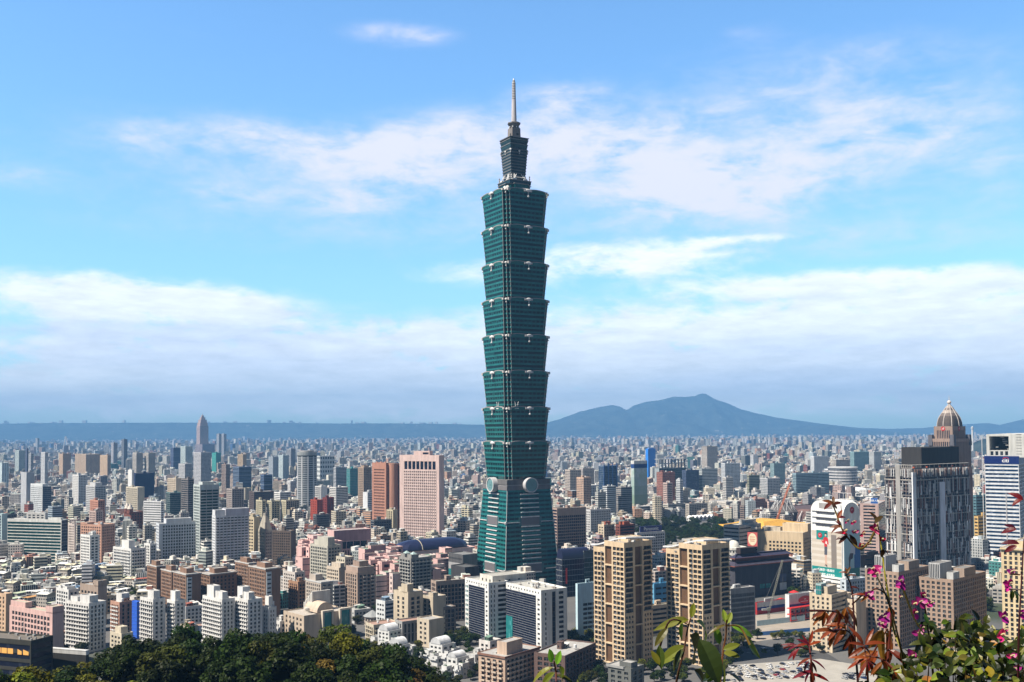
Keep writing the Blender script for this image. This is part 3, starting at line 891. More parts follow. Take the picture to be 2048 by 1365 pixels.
def fill_city(spots_only=False):
    B = Boxes()
    ux, uy = np.array([math.cos(GRID_A), -math.sin(GRID_A)]), np.array([math.sin(GRID_A), math.cos(GRID_A)])
    def zone(D0, D1, step, cover, hmean, tall_p, tall_h, big, jitter_ang, huts, spread=0.60):
        ext = D1 * 1.35
        a = np.arange(-ext, ext, step); b = np.arange(-ext, ext, step)
        A_, B_ = np.meshgrid(a, b); A_, B_ = A_.ravel(), B_.ravel()
        ia, ib = np.round(A_ / step).astype(int), np.round(B_ / step).astype(int)
        x = A_ * ux[0] + B_ * uy[0]; y = A_ * ux[1] + B_ * uy[1]
        ok = (y > D0) & (y < D1) & (np.abs(x) < y * spread + 60)
        ok &= ~((ia % 6 == 0) | (ib % 4 == 0))
        ok &= rng.random(len(x)) < cover
        ok &= ~((y < 1010) & (x > 40) & (x < 300)) & ~((y > 1240) & (y < 1800) & (x > y * .118) & (x < y * .232))
        park = fbm(x / 420, y / 420, 2, 77)
        ok &= park < 0.60
        x, y = x[ok], y[ok]
        x += rng.uniform(-.12, .12, len(x)) * step; y += rng.uniform(-.12, .12, len(y)) * step
        hx = rng.uniform(.36, .58, len(x)) * step * big; hy = rng.uniform(.36, .58, len(x)) * step * big
        keep = np.ones(len(x), bool)
        for (kx, ky, kr) in KEEP_OUT:
            keep &= (x - kx) ** 2 + (y - ky) ** 2 > (kr + step * .45) ** 2
        x, y, hx, hy = x[keep], y[keep], hx[keep], hy[keep]
        n = len(x)
        h = hmean * rng.lognormal(0, .34, n)
        clus = fbm(x / 700, y / 700, 3, 31)
        tp = tall_p * np.clip((clus - .3) * 5, .15, 3)
        t = rng.random(n) < tp
        h = np.where(t, tall_h * rng.uniform(.55, 1.35, n), h)
        hx = np.where(t, np.minimum(hx, 15), hx); hy = np.where(t, np.minimum(hy, 15), hy)
        h = np.round(h / 3.2) * 3.2 + .9
        ang = -GRID_A + rng.normal(0, jitter_ang, n) + rng.choice([0, 0, 0, .5, -.35], n) * (jitter_ang > 0)
        col = PAL[rng.choice(len(PAL), n, p=PALW / PALW.sum())] * rng.uniform(.8, 1.15, (n, 1)) + rng.uniform(-.02, .02, (n, 3))
        roof = ROOFS[rng.choice(len(ROOFS), n, p=ROOFW / ROOFW.sum())] * rng.uniform(.75, 1.15, (n, 1))
        q = rng.random(n)
        col[q < .02] = (.25, .07, .05); col[(q > .02) & (q < .032)] = (.06, .12, .28); col[(q > .032) & (q < .045)] = (.06, .20, .20); col[(q > .045) & (q < .065)] = (.55, .33, .22)
        win = styles(n)
        B.add(x, y, np.zeros(n), hx, hy, h, ang, np.clip(col, .02, .8), np.clip(roof, .02, .8), win)
        for k in range(huts):
            m = rng.random(n) < (.8 if k == 0 else .6)
            nn = m.sum()
            ox, oy = rng.uniform(-.6, .6, nn) * hx[m], rng.uniform(-.6, .6, nn) * hy[m]
            c_, s_ = np.cos(ang[m]), np.sin(ang[m])
            sz = rng.uniform(1.2, 3.2, nn) if k else rng.uniform(2, 4.2, nn)
            B.add(x[m] + ox * c_ - oy * s_, y[m] + ox * s_ + oy * c_, h[m], np.minimum(sz, hx[m] * .5), np.minimum(sz * rng.uniform(.6, 1.4, nn), hy[m] * .5), rng.uniform(1.6, 4.5, nn), ang[m],
                  np.clip(col[m] * rng.uniform(.9, 1.2, (nn, 1)), .03, .8) if k == 0 else ROOFS[rng.choice(len(ROOFS), nn)], np.clip(roof[m] * 1.1, .03, .8), np.tile((1, 1, 0, 0), (nn, 1)).astype(float))
    zone(900, 1900, 13.5, .93, 15.5, .02, 34, 1.0, .02, 4)
    zone(1900, 3600, 16.5, .93, 17, .028, 40, 1.0, .06, 2)
    zone(3600, 6500, 25, .87, 19, .05, 50, .95, .12, 1)
    zone(6500, 12800, 54, .66, 22, .12, 60, .62, .2, 0, .58)
    zone(12800, 18500, 120, .55, 24, .2, 55, .5, .2, 0, .58)
    n = 70; px = rng.uniform(10, 930, n); w = rng.uniform(14, 45, n)
    B.add([x_at(p, 21500, 240) for p in px], 21500 + rng.uniform(-300, 300, n), [at(p, 851, 21500).z for p in px], w, w * .7, rng.lognormal(3.4, .5, n) + 25, rng.uniform(-.5, .5, n), np.full((n, 3), .5), np.full((n, 3), .5), np.tile((1, 1, 0, 0), (n, 1)))
    o = B.build('distant_city', 'facade')
    tag(o, 'sea of small grey, cream and white city blocks reaching to the hills', 'city', kind='stuff')
# ------------------------------------------------------------------ building kit
def G(bay=3.2, fl=3.3, fw=.6, fh=.55, glass='glass', m=1.2, top=2.0, base=1.0, dep=.55, ind=False, balc=None, skip=None, dv=0.0):
    return dict(t='grid', bay=bay, fl=fl, fw=min(.93, fw * 1.17), fh=min(.93, fh * 1.15), glass=glass, m=m, top=top, base=base, dep=dep, ind=ind, balc=balc, skip=skip)
def BAND(fl=3.6, fh=.5, glass='glass', m=.6, top=1.6, base=1.0, dep=.3):
    return dict(t='grid', bay=1e9, fl=fl, fw=1.0, fh=fh, glass=glass, m=m, top=top, base=base, dep=dep, ind=False, balc=None, skip=None)
def SH(bay=3.0, fl=3.3, fw=.55, fh=.5):
    return dict(t='shader', win=(bay, fl, fw, fh))
def CUR(glass='glass_blue', fl=3.6, fin=1.5, m=.4, top=1.0, fincol=(.3, .32, .34), vert=True):
    return dict(t='curtain', glass=glass, fl=fl, fin=fin, m=m, top=top, fincol=fincol, vert=vert)
PL = dict(t='plain')

def solve(px, pc, pr, D, alpha, z):
    """Plan size of a block whose near upright edge is seen at column pc, its flanks ending at columns px and pr."""
    X0 = x_at(pc, D, z)
    kl = x_at(px, D, z) / D; kr = x_at(pr, D, z) / D
    ca, sa = math.cos(alpha), math.sin(alpha)
    wl = (X0 - kl * D) / max(ca + kl * sa, .05)
    wr = (kr * D - X0) / max(sa - kr * ca, .05)
    return X0, wl, wr
def auto_alpha(pl, pc, pr, D, z, ratio=1.0):
    best = None
    for a in range(8, 67):
        X0, wl, wr = solve(pl, pc, pr, D, math.radians(a), z)
        if wl <= 0 or wr <= 0: continue
        e = abs(math.log(wl / wr / ratio))
        if best is None or e < best[0]: best = (e, a)
    return best[1] if best else 40

_pane_cache = {}
def pane_mesh(w, h, glass, frame=True):
    key = (round(w, 2), round(h, 2), glass)
    if key not in _pane_cache:
        mb = MB()
        mb.face([(-w / 2, 0, 0), (w / 2, 0, 0), (w / 2, 0, h), (-w / 2, 0, h)], uv=[(0, 0), (w, 0), (w, h), (0, h)], mi=0)
        if w > .9:
            mb.box(-.05, .05, -.07, .02, 0, h, (.2, .2, .2), mi=1, bottom=False)
        mb.box(-w / 2, w / 2, -.06, .02, h * .62 - .04, h * .62 + .04, (.2, .2, .2), mi=1, bottom=False)
        _pane_cache[key] = mb.mesh('window', (glass, 'facade'))
    return _pane_cache[key]
_balc_cache = {}
def ac_mesh():
    if 0 not in _balc_cache:
        mb = MB(); mb.box(-.42, .42, -.5, -.02, 0, .62, (.52, .52, .5)); mb.box(-.3, .3, -.52, -.503, .08, .54, (.12, .12, .12)); _balc_cache[0] = mb.mesh('air_conditioner', ('facade',))
    return _balc_cache[0]
def balcony_mesh(w, d, h, col):
    key = (round(w, 1), round(d, 2), round(h, 2), tuple(round(c, 2) for c in col))
    if key not in _balc_cache:
        mb = MB()
        mb.box(-w / 2, w / 2, -d, 0, -.18, 0, col)
        mb.box(-w / 2, w / 2, -d, -d + .14, .002, h, col, bottom=False)
        mb.box(-w / 2, -w / 2 + .14, -d + .142, 0, .002, h, col, bottom=False)
        mb.box(w / 2 - .14, w / 2, -d + .142, 0, .002, h, col, bottom=False)
        _balc_cache[key] = mb.mesh('balcony', ('facade',))
    return _balc_cache[key]

def do_face(mb, root, O, rot, W, z0, z1, col, sp, roofh):
    """One face of a block. O: plan point of its left end seen from outside, rot: its turn (0 = facing -y)."""
    c, s = math.cos(rot), math.sin(rot)
    P = lambda u, o, z: (O[0] + u * c - o * s, O[1] + u * s + o * c, z)       # o > 0: inwards
    H = z1 - z0
    t = sp['t']
    if t == 'split':
        for (f0, f1, g0, g1, s2) in sp['items']:
            do_face(mb, root, P(f0 * W, 0, 0)[:2], rot, (f1 - f0) * W, z0 + g0 * H, z0 + g1 * H, s2.get('col', col), s2, roofh)
        return
    if t in ('plain', 'shader'):
        win = sp.get('win', NOWIN)
        if t == 'shader':
            nb = max(1, round(W / win[0])); win = (W / nb, win[1], win[2], win[3])
            nfl_ = max(1, round((H - 1.2) / win[1]))
            zt_ = min(H, nfl_ * win[1])
            mb.face([P(0, 0, z0), P(W, 0, z0), P(W, 0, z0 + zt_), P(0, 0, z0 + zt_)], col, win, [(0, 0), (W, 0), (W, zt_), (0, zt_)])
            if H > zt_ + .01:
                mb.face([P(0, 0, z0 + zt_), P(W, 0, z0 + zt_), P(W, 0, z1), P(0, 0, z1)], col)
        else:
            mb.face([P(0, 0, z0), P(W, 0, z0), P(W, 0, z1), P(0, 0, z1)], col)
        return
    if t == 'curtain':
        n = max(1, round((H - sp['top']) / sp['fl']))
        fl = (H - sp['top']) / n
        mb.face([P(0, 0, z1 - sp['top']), P(W, 0, z1 - sp['top']), P(W, 0, z1), P(0, 0, z1)], col)
        mb.face([P(0, .35, z0), P(W, .35, z0), P(W, .35, z1 - sp['top']), P(0, .35, z1 - sp['top'])], (.05, .05, .05))
        for k in range(n):
            g = MB()
            za, zb = z0 + k * fl, z0 + (k + 1) * fl
            g.face([P(0, .02, za), P(W, .02, za), P(W, .02, zb - .35), P(0, .02, zb - .35)], uv=[(0, k * 9), (W, k * 9), (W, k * 9 + fl), (0, k * 9 + fl)], mi=0)
            fc = sp['fincol']
            q = [P(0, -.12, zb - .35), P(W, -.12, zb - .35), P(W, -.12, zb), P(0, -.12, zb)]
            g.face(q, fc, mi=1)
            g.face([P(0, -.12, zb), P(W, -.12, zb), P(W, .02, zb), P(0, .02, zb)], fc, mi=1)
            if sp['vert']:
                m_ = max(1, round(W / sp['fin']))
                for i in range(m_ + 1):
                    u = min(max(i * W / m_, .06), W - .06)
                    g.face([P(u - .05, -.02, za), P(u + .05, -.02, za), P(u + .05, -.02, zb - .35), P(u - .05, -.02, zb - .35)], fc, mi=1)
            g.build('glazing_band', (sp['glass'], 'facade'), root)
        return
    m, top, base, dep = sp['m'], sp['top'], sp['base'], sp['dep']
    nfl_ = max(1, round((H - top - base) / sp['fl']))
    fl = (H - top - base) / nfl_
    nb = max(1, round((W - 2 * m) / sp['bay'])) if sp['bay'] < 1e8 else 1
    bay = max((W - 2 * m) / nb, .3)
    ou = [(m + bay * i + bay * (1 - sp['fw']) / 2, m + bay * i + bay * (1 + sp['fw']) / 2) for i in range(nb)]
    ov = [(z0 + base + fl * k + fl * (1 - sp['fh']) * .55, z0 + base + fl * k + fl * (1 - sp['fh']) * .55 + fl * sp['fh']) for k in range(nfl_)]
    prev = z0
    for (va, vb) in ov:
        mb.face([P(0, 0, prev), P(W, 0, prev), P(W, 0, va), P(0, 0, va)], col)
        pu = 0
        for (ua, ub) in ou:
            mb.face([P(pu, 0, va), P(ua, 0, va), P(ua, 0, vb), P(pu, 0, vb)], col)
            pu = ub
            mb.face([P(ua, 0, va), P(ub, 0, va), P(ub, dep, va), P(ua, dep, va)], col)
            mb.face([P(ua, dep, vb), P(ub, dep, vb), P(ub, 0, vb), P(ua, 0, vb)], col)
            mb.face([P(ua, 0, va), P(ua, dep, va), P(ua, dep, vb), P(ua, 0, vb)], col)
            mb.face([P(ub, dep, va), P(ub, 0, va), P(ub, 0, vb), P(ub, dep, vb)], col)
        mb.face([P(pu, 0, va), P(W, 0, va), P(W, 0, vb), P(pu, 0, vb)], col)
        prev = vb
    mb.face([P(0, 0, prev), P(W, 0, prev), P(W, 0, z1), P(0, 0, z1)], col)
    h = ov[0][1] - ov[0][0]
    rest = MB()
    budget, acs, rr = 48, 26, random.Random(int(W * 100) + nfl_)
    for k in range(nfl_ - 1, -1, -1):
        va, vb = ov[k]
        if sp['ind']:
            w = ou[0][1] - ou[0][0]
            me = pane_mesh(w, h, sp['glass'])
            for (ua, ub) in ou:
                if acs > 0 and rr.random() < .22:
                    acs -= 1; link('air_conditioner', ac_mesh(), root, P(ua + rr.choice((.3, .75)) * (ub - ua), 0, va - .75), rot)
                if budget > 0:
                    budget -= 1
                    o = link('window', me, root, P((ua + ub) / 2, dep - .01, va), rot)
                else:
                    rest.face([P(ua, dep - .01, va), P(ub, dep - .01, va), P(ub, dep - .01, vb), P(ua, dep - .01, vb)], uv=[(ua, va), (ub, va), (ub, vb), (ua, vb)])
        else:
            g = MB()
            g.face([P(ou[0][0], dep - .01, va), P(ou[-1][1], dep - .01, va), P(ou[-1][1], dep - .01, vb), P(ou[0][0], dep - .01, vb)],
                   uv=[(ou[0][0], va), (ou[-1][1], va), (ou[-1][1], vb), (ou[0][0], vb)])
            g.build('glazing_band', (sp['glass'],), root)
        if sp['balc']:
            bc = sp['balc']
            for i, (ua, ub) in enumerate(ou):
                if i in bc.get('cols', range(nb)):
                    me = balcony_mesh((ub - ua) + bc.get('w', .8), bc.get('d', 1.1), bc.get('h', .95), bc.get('col', col))
                    link('balcony', me, root, P((ua + ub) / 2, 0, va - .05), rot)
    if rest.f:
        tag(rest.build('window', (sp['glass'],), root), kind='stuff')

def volume(root, x0, x1, y0, y1, z0, z1, col, L=PL, R=PL, roof=(.36, .35, .34), par=.9, name='wall', back=None):
    mb = MB()
    w, d = x1 - x0, y1 - y0
    back = back or SH()
    do_face(mb, root, (x0, y0), 0.0, w, z0, z1, col, L, 0)
    do_face(mb, root, (x1, y0), math.pi / 2, d, z0, z1, col, R, 0)
    do_face(mb, root, (x1, y1), math.pi, w, z0, z1, col, back, 0)
    do_face(mb, root, (x0, y1), -math.pi / 2, d, z0, z1, col, back, 0)
    t = min(.35, w / 6, d / 6)
    if par > 0:
        zi = z1 - par
        o_ = [(x0, y0), (x1, y0), (x1, y1), (x0, y1)]
        i_ = [(x0 + t, y0 + t), (x1 - t, y0 + t), (x1 - t, y1 - t), (x0 + t, y1 - t)]
        cc = tuple(min(.8, c * 1.05) for c in col)
        for k in range(4):
            a, b, c, e = o_[k], o_[(k + 1) % 4], i_[(k + 1) % 4], i_[k]
            mb.face([(a[0], a[1], z1), (b[0], b[1], z1), (c[0], c[1], z1), (e[0], e[1], z1)], cc)
            mb.face([(c[0], c[1], zi), (e[0], e[1], zi), (e[0], e[1], z1), (c[0], c[1], z1)], col)
        mb.face([(p[0], p[1], zi) for p in i_], roof)
    else:
        mb.face([(x0, y0, z1), (x1, y0, z1), (x1, y1, z1), (x0, y1, z1)], roof)
    return mb.build(name, ('facade',), root)

_tank_me = {}
def tank_mesh(kind):
    if kind not in _tank_me:
        mb = MB()
        if kind == 0:
            for q in range(3):
                a = q * 2.1
                mb.bar((.7 * math.cos(a), .7 * math.sin(a), 0), (.7 * math.cos(a), .7 * math.sin(a), 1.0), .06, (.3, .3, .3))
            mb.cyl(0, 0, .95, 2.7, .95, .95, 14, (.62, .63, .65)); mb.dome(0, 0, 2.7, .95, .35, 14, 3, (.62, .63, .65))
        else:
            mb.box(-1.3, 1.3, -1, 1, 0, 1.9, (.5, .5, .48)); mb.box(-1.4, 1.4, -1.1, 1.1, 1.9, 2.05, (.45, .45, .43))
        _tank_me[kind] = mb.mesh('water_tank', ('facade',))
    return _tank_me[kind]
def roof_kit(root, w, d, z, col, r, hut=True, tanks=2, sheds=1, big=1.0):
    """Stair hut, water tanks, lean-tos and odds and ends on a flat roof whose surface is at z."""
    if hut:
        hw, hd, hh = min(w * .4, r.uniform(3.2, 5.5) * big), min(d * .4, r.uniform(3.2, 5.5) * big), r.uniform(2.8, 4.6)
        x, y = r.uniform(-.22, .22) * w, r.uniform(-.2, .25) * d
        mb = MB()
        mb.box(-hw / 2, hw / 2, -hd / 2, hd / 2, 0, hh, col, (2.4, 3.4, .35, .4), (.4, .4, .39)); mb.box(-hw / 2 - .25, hw / 2 + .25, -hd / 2 - .25, hd / 2 + .25, hh, hh + .22, tuple(c * .9 for c in col))
        mb.build('stair_hut', ('facade',), root, (x, y, z))
    for i in range(tanks):
        o = link('water_tank', tank_mesh(r.choice((0, 0, 1))), root, (r.uniform(-.38, .38) * w, r.uniform(-.38, .38) * d, z), r.uniform(0, 3))
        o.scale = (r.uniform(.8, 1.15),) * 3
    for i in range(sheds):
        sw, sd, shh = min(w * .45, r.uniform(3, 7)), min(d * .45, r.uniform(3, 6)), r.uniform(2.0, 2.9)
        c = r.choice([(.5, .5, .48), (.16, .26, .2), (.3, .1, .07), (.18, .26, .36), (.62, .62, .6), (.4, .36, .3)])
        mb = MB()
        mb.box(-sw / 2, sw / 2, -sd / 2, sd / 2, 0, shh, tuple(x * .6 for x in c), (2, 3, .5, .4))
        mb.face([(-sw / 2 - .3, -sd / 2 - .3, shh + .05), (sw / 2 + .3, -sd / 2 - .3, shh + .05), (sw / 2 + .3, sd / 2 + .3, shh + .7), (-sw / 2 - .3, sd / 2 + .3, shh + .7)], c)
        mb.face([(-sw / 2 - .3, sd / 2 + .3, shh + .6), (sw / 2 + .3, sd / 2 + .3, shh + .6), (sw / 2 + .3, -sd / 2 - .3, shh - .05), (-sw / 2 - .3, -sd / 2 - .3, shh - .05)], c)
        mb.build('roof_shed', ('facade',), root, (r.uniform(-.26, .26) * w, r.uniform(-.26, .26) * d, z))

def SPLIT(*items): return dict(t='split', items=items)
def rel(root, a, D, pl, pc, pr, yt):
    """The same for a further wing of a building already placed at turn a: its box in the building's own frame."""
    z = at(pc, yt, D).z
    X0, w, d = solve(pl, pc, pr, D, a, z)
    v = Matrix.Rotation(a, 3, 'Z') @ (Vector((X0, D, 0)) - root.location)
    return v.x - w, v.x, v.y, v.y + d, z
def text_part(name, body, size, parent, loc, rot, col, depth=.03, align='CENTER'):
    cu = bpy.data.curves.new(name, 'FONT')
    cu.body = body; cu.size = size; cu.extrude = depth; cu.offset = size * .012; cu.align_x = align; cu.align_y = 'CENTER'
    cu.materials.append(col)
    t = bpy.data.objects.new(name, cu)
    me = bpy.data.meshes.new_from_object(t)
    bpy.data.objects.remove(t)
    o = link(name, me, parent)
    o.location = loc; o.rotation_euler = rot
    return o
LAND = []      # (label words, px, D) of the landmarks
def place(name, label, cat, D, pl, pc, pr, yt, alpha=None, group=None, ratio=1.0, depth=None):
    """An Empty at the base of a block seen between columns pl and pr whose roof edge at column pc is at row yt. Returns root, w, d, h."""
    z = at(pc, yt, D).z
    if pr is None:
        pr = pc + 2
    if pl is None:
        pl = pc - 2
    a = math.radians(auto_alpha(pl, pc, pr, D, z, ratio) if alpha is None else alpha)
    X0, w, d = solve(pl, pc, pr, D, a, z)
    w = max(w, 1.5); d = max(d, 1.5)
    if depth:
        d = depth
    xh = Vector((math.cos(a), -math.sin(a), 0)); yh = Vector((math.sin(a), math.cos(a), 0))
    c = Vector((X0, D, 0)) - xh * (w / 2) + yh * (d / 2)
    root = empty(name, c, -a)
    tag(root, label, cat, group)
    KEEP_OUT.append((c.x, c.y, math.hypot(w, d) / 2 * .92))
    return root, w, d, z
_seed = [100]
def block(name, label, cat, D, pl, pc, pr, yt, col, L=PL, R=None, alpha=None, roof=(.36, .35, .34), hut=True, tanks=1, sheds=0, group=None, ratio=1.0, depth=None, tops=(), par=.9, back=None):
    root, w, d, h = place(name, label, cat, D, pl, pc, pr, yt, alpha, group, ratio, depth)
    _seed[0] += 1
    r = random.Random(_seed[0])
    volume(root, -w / 2, w / 2, -d / 2, d / 2, 0, h, col, L, R or L, roof, par, back=back)
    roof_kit(root, w, d, h - par, col, r, hut, tanks, sheds)
    for tp in tops:      # (fx0, fx1, fy0, fy1, extra height, colour, L, R)
        fx0, fx1, fy0, fy1, hh = tp[:5]
        c2 = tp[5] if len(tp) > 5 and tp[5] else col
        volume(root, -w / 2 + fx0 * w, -w / 2 + fx1 * w, -d / 2 + fy0 * d, -d / 2 + fy1 * d, h - par + .003, h + hh, c2, tp[6] if len(tp) > 6 else PL, tp[7] if len(tp) > 7 else PL, roof, .5, 'roof_block')
    return root, w, d, h
WH = (.66, .65, .64); OFF = (.56, .54, .51); CREAM = (.56, .50, .40); BEIGE = (.50, .38, .26); SAND = (.60, .47, .32); PINK = (.60, .40, .37); BROWN = (.20, .125, .09)
BRICK = (.30, .12, .075); GREY = (.38, .38, .38); DK = (.12, .115, .115); TAUPE = (.36, .28, .23); LG = (.50, .50, .51); SALMON = (.50, .25, .18); BLUEG = (.30, .34, .40)
# ------------------------------------------------------------------ blocks of the near and middle city, from the slope outwards
A = 'apartment_block'; O_ = 'office_building'; T = 'tower_block'
ap, of, tb = 'apartment block', 'office building', 'tower block'
def near_city():
    b = block
    iv = dict(ind=True)
    BAL = dict(d=1.1, h=.9)
    # --- bottom left
    b('school_building', 'pink school wing with a row of pillars and flat roofs above the dark glass house', 'school', 700, 19, 105, 128, 1226, PINK, G(4.2, 3.9, .62, .6, m=3, top=3, **iv), PL, 35, (.4, .38, .3), tanks=0, hut=False,
      tops=((0, .35, .1, .7, 3.5), (.85, 1, 0, 1, 4)))
    b(A, 'peach block at the very edge of the view beside the pink school', ap, 760, -40, 12, 25, 1188, (.58, .40, .27), G(4, 3.3, .4, .5, **iv), PL, 30, tanks=1)
    b(A, 'white block of stacked balconies with pale pink side wall, next to the pink school', ap, 745, 131, 178, 212, 1207, WH, G(3.0, 3.1, .62, .62, m=.6, balc=dict(d=.9, h=.8), **iv), G(3.4, 3.1, .45, .55, **iv), 32, tanks=2, tops=((.55, .95, .1, .6, 5), (.0, .3, .3, .9, 2.5)))
    b(A, 'small white block with open frame gables behind the balcony block', ap, 860, 112, 137, 158, 1180, WH, G(4, 3.3, .6, .6, **iv), G(4, 3.3, .5, .55), 40, tanks=2, tops=((.1, .3, .1, .9, 2), (.6, .8, .1, .9, 2)))
    b('brown_house', 'brown brick house with a pale portal frame on its roof', 'house', 850, 160, 196, 214, 1172, TAUPE, G(5, 3.6, .5, .6, top=5, **iv), PL, 35, tanks=0, tops=((.8, 1, 0, 1, 4), ))
    b(A, 'salmon tiled block with white cornice next to the blue net', ap, 800, 221, 239, 265, 1205, (.46, .27, .2), G(3.2, 3.2, .5, .5, balc=dict(d=.9, h=.8, col=WH), **iv), G(5.4, 3.2, .35, .7, **iv), 40, tanks=1, tops=((0.2, .8, .3, .9, 6, WH),))
    b(A, 'white block with pink lower storeys right of the blue net', ap, 770, 280, 306, 331, 1199, WH, G(3.0, 3.1, .6, .6, m=.6, balc=dict(d=.9, h=.8), **iv), G(3.2, 3.1, .4, .5, **iv), 42, tanks=2, tops=((.5, .95, .1, .6, 6),))
    b(A, 'white block half in shade in front of the brown tower with a glass strip', ap, 775, 334, 350, 371, 1202, WH, G(3.0, 3.1, .6, .6, m=.5, balc=dict(d=.9, h=.8), **iv), G(3.2, 3.1, .45, .5, **iv), 42, tanks=1, tops=((.3, .9, .1, .6, 7),))
    b('old_house', 'weathered concrete house with boarded windows at the edge of the wood', 'house', 720, 360, 378, 396, 1253, (.32, .28, .22), G(4, 3.3, .55, .6, **iv), G(4, 3.3, .5, .6), 45, tanks=1, sheds=1)
    b('stepped_house', 'cream house with stepped terraces and round roof windows below the blue net', 'house', 735, 220, 243, 266, 1268, CREAM, G(4, 3.2, .5, .5, **iv), G(4, 3.2, .5, .5), 40, tanks=0, sheds=1, tops=((.25, .75, .2, .8, 4),))
    # --- brown towers group
    for (pl, pc, pr, yt, D, lb) in ((294, 313, 330, 1133, 930, 'brown tiled tower, leftmost of the brown cluster, under a flat slab roof'), (322, 343, 362, 1143, 905, 'brown tiled tower with pale slab roof between its two brown neighbours'),
                                    (346, 372, 402, 1149, 880, 'brown tiled tower with a tall pale glass strip down its dark side'), (400, 420, 474, 1149, 900, 'long dark brown block with white window frames between the brown towers'),
                                    (470, 497, 512, 1127, 910, 'brown tiled tower behind the one with white window strip'), (498, 531, 561, 1138, 880, 'brown tiled tower with white window strip on the lit corner')):
        R_ = G(3.4, 3.2, .4, .5, m=2, **iv) if 'long' in lb else PL
        root, w, d, h = b(A, lb, ap, D, pl, pc, pr, yt, (.25, .155, .11), G(3.0, 3.2, .55, .55, **iv), R_, 48, tanks=0, hut=False, tops=((-.03, 1.03, -.03, 1.03, .15, (.5, .48, .46)), (.25, .75, .25, .75, 4)))
        if 'strip' in lb:
            g = MB(); g.box(w / 2 + .02, w / 2 + .7, -d * .44, -d * .12, h * .12, h - 3, (.55, .6, .64)); g.build('glass_strip', ('facade',), root)
            for k in range(9):
                q = MB(); q.box(w / 2 + .7, w / 2 + .78, -d * .40, -d * .16, h * .14 + k * (h * .8 / 9), h * .14 + k * (h * .8 / 9) + 1.3); q.build('window', ('glass',), root)
    # --- white pair in front
    for (pl, pc, pr, yt, lb) in ((405, 444, 470, 1199, 'white balcony tower with brick coloured base, first of the pair above the trees'), (466, 496, 525, 1200, 'white balcony tower with brick coloured base, second of the pair above the trees')):
        b(A, lb, ap, 760, pl, pc, pr, yt, WH, G(2.9, 3.1, .6, .6, m=.5, balc=dict(d=.95, h=.85), **iv), G(3.3, 3.1, .42, .5, **iv), 44, tanks=2, tops=((.1, .45, .2, .7, 8), (.6, .95, .1, .5, 5)))
    b(A, 'narrow white block with plain walls at the end of the white pair', ap, 770, 525, 537, 553, 1215, WH, G(3, 3.1, .5, .5, **iv), G(3, 3.1, .4, .5, **iv), 45, tanks=1, tops=((.3, .9, .1, .6, 8),))
    b(A, 'low white and pink block with roof huts behind the beige house with green windows', ap, 790, 550, 560, 573, 1243, WH, G(3, 3.2, .5, .5), G(3, 3.2, .5, .5), 45, tanks=1)
    # --- middle foot
    b(A, 'orange brown block with curved balconies under a dark flat roof', ap, 900, 577, 596, 612, 1164, (.34, .20, .13), G(3.2, 3.2, .5, .6, balc=dict(d=.9, h=.9), **iv), G(3.2, 3.2, .6, .5), 46, tanks=1)
    b(A, 'white roofed block with brick sides behind the orange brown one', ap, 960, 566, 590, 610, 1145, (.55, .50, .47), G(3.2, 3.2, .5, .5), G(3.2, 3.2, .5, .5), 46, tanks=2, tops=((.2, .6, .2, .7, 4, WH),))
    b(A, 'grey and cream block with blue balconies and slab roofs', ap, 870, 611, 642, 666, 1165, (.44, .38, .33), G(3.2, 3.2, .5, .6, **iv), G(4.4, 3.2, .5, .45, 'glass_blue', balc=dict(d=1, h=.9)), 48, tanks=1, tops=((.1, .5, .2, .8, 5), (-.02, 1.02, -.02, 1.02, .2, (.5, .5, .5))))
    b(A, 'cream block with rows of white sills beside the taupe arched tower', ap, 930, 653, 678, 692, 1136, (.55, .47, .38), G(2.9, 3.2, .6, .5, **iv), PL, 46, tanks=1, tops=((.3, 1, .2, .8, 4),))
    root, w, d, h = b(A, 'taupe tower with rounded balconies and arched roof frame', ap, 900, 690, 715, 752, 1146, (.36, .27, .22), G(3.4, 3.2, .5, .7, m=1.5, **iv), G(4.2, 3.2, .55, .55, m=1.5, balc=dict(d=1.4, h=.9, w=1.4, col=(.5, .44, .4), cols=(1, 3)), **iv), 50, tanks=0, hut=False,
                      tops=((.0, .95, .05, .95, 4.5, (.40, .30, .25)), (.2, .7, .3, .8, 9, (.30, .22, .18))))
    b(A, 'cream and green stepped block with roof gardens before the pink mall', ap, 1000, 620, 655, 682, 1092, (.46, .44, .38), G(3.3, 3.2, .62, .6, **iv), G(3.3, 3.2, .6, .55), 46, tanks=1, tops=((.35, .95, .1, .6, 8), (0, .3, .3, .9, 4)))
    b(A, 'pale stepped block just behind the taupe arched tower', ap, 985, 672, 690, 708, 1115, (.52, .47, .38), G(3, 3.2, .5, .5), G(3, 3.2, .5, .5), 46, tanks=2)
    root, w, d, h = b(A, 'dark grey block with deep stacked balconies and small green pyramid roofs', ap, 940, 798, 822, 863, 1117, (.27, .26, .25), G(4, 3.2, .6, .7, balc=dict(d=1, h=.9, col=(.36, .36, .35)), **iv), G(4, 3.2, .62, .65, balc=dict(d=1.2, h=.9, col=(.36, .36, .35)), **iv), 50, tanks=1, hut=False, tops=((.05, .4, .05, .45, 3), (.6, .95, .05, .4, 3)))
    for sx in (-.28, .28):
        mb = MB(); q = 2.6; mb.prism([(-q, -q), (q, -q), (q, q), (-q, q)], 0, 2.2, (.32, .42, .42), ring1=[(-.3, -.3), (.3, -.3), (.3, .3), (-.3, .3)]); mb.build('pyramid_roof', ('facade',), root, (sx * w, -d * .25, h + 3.005))
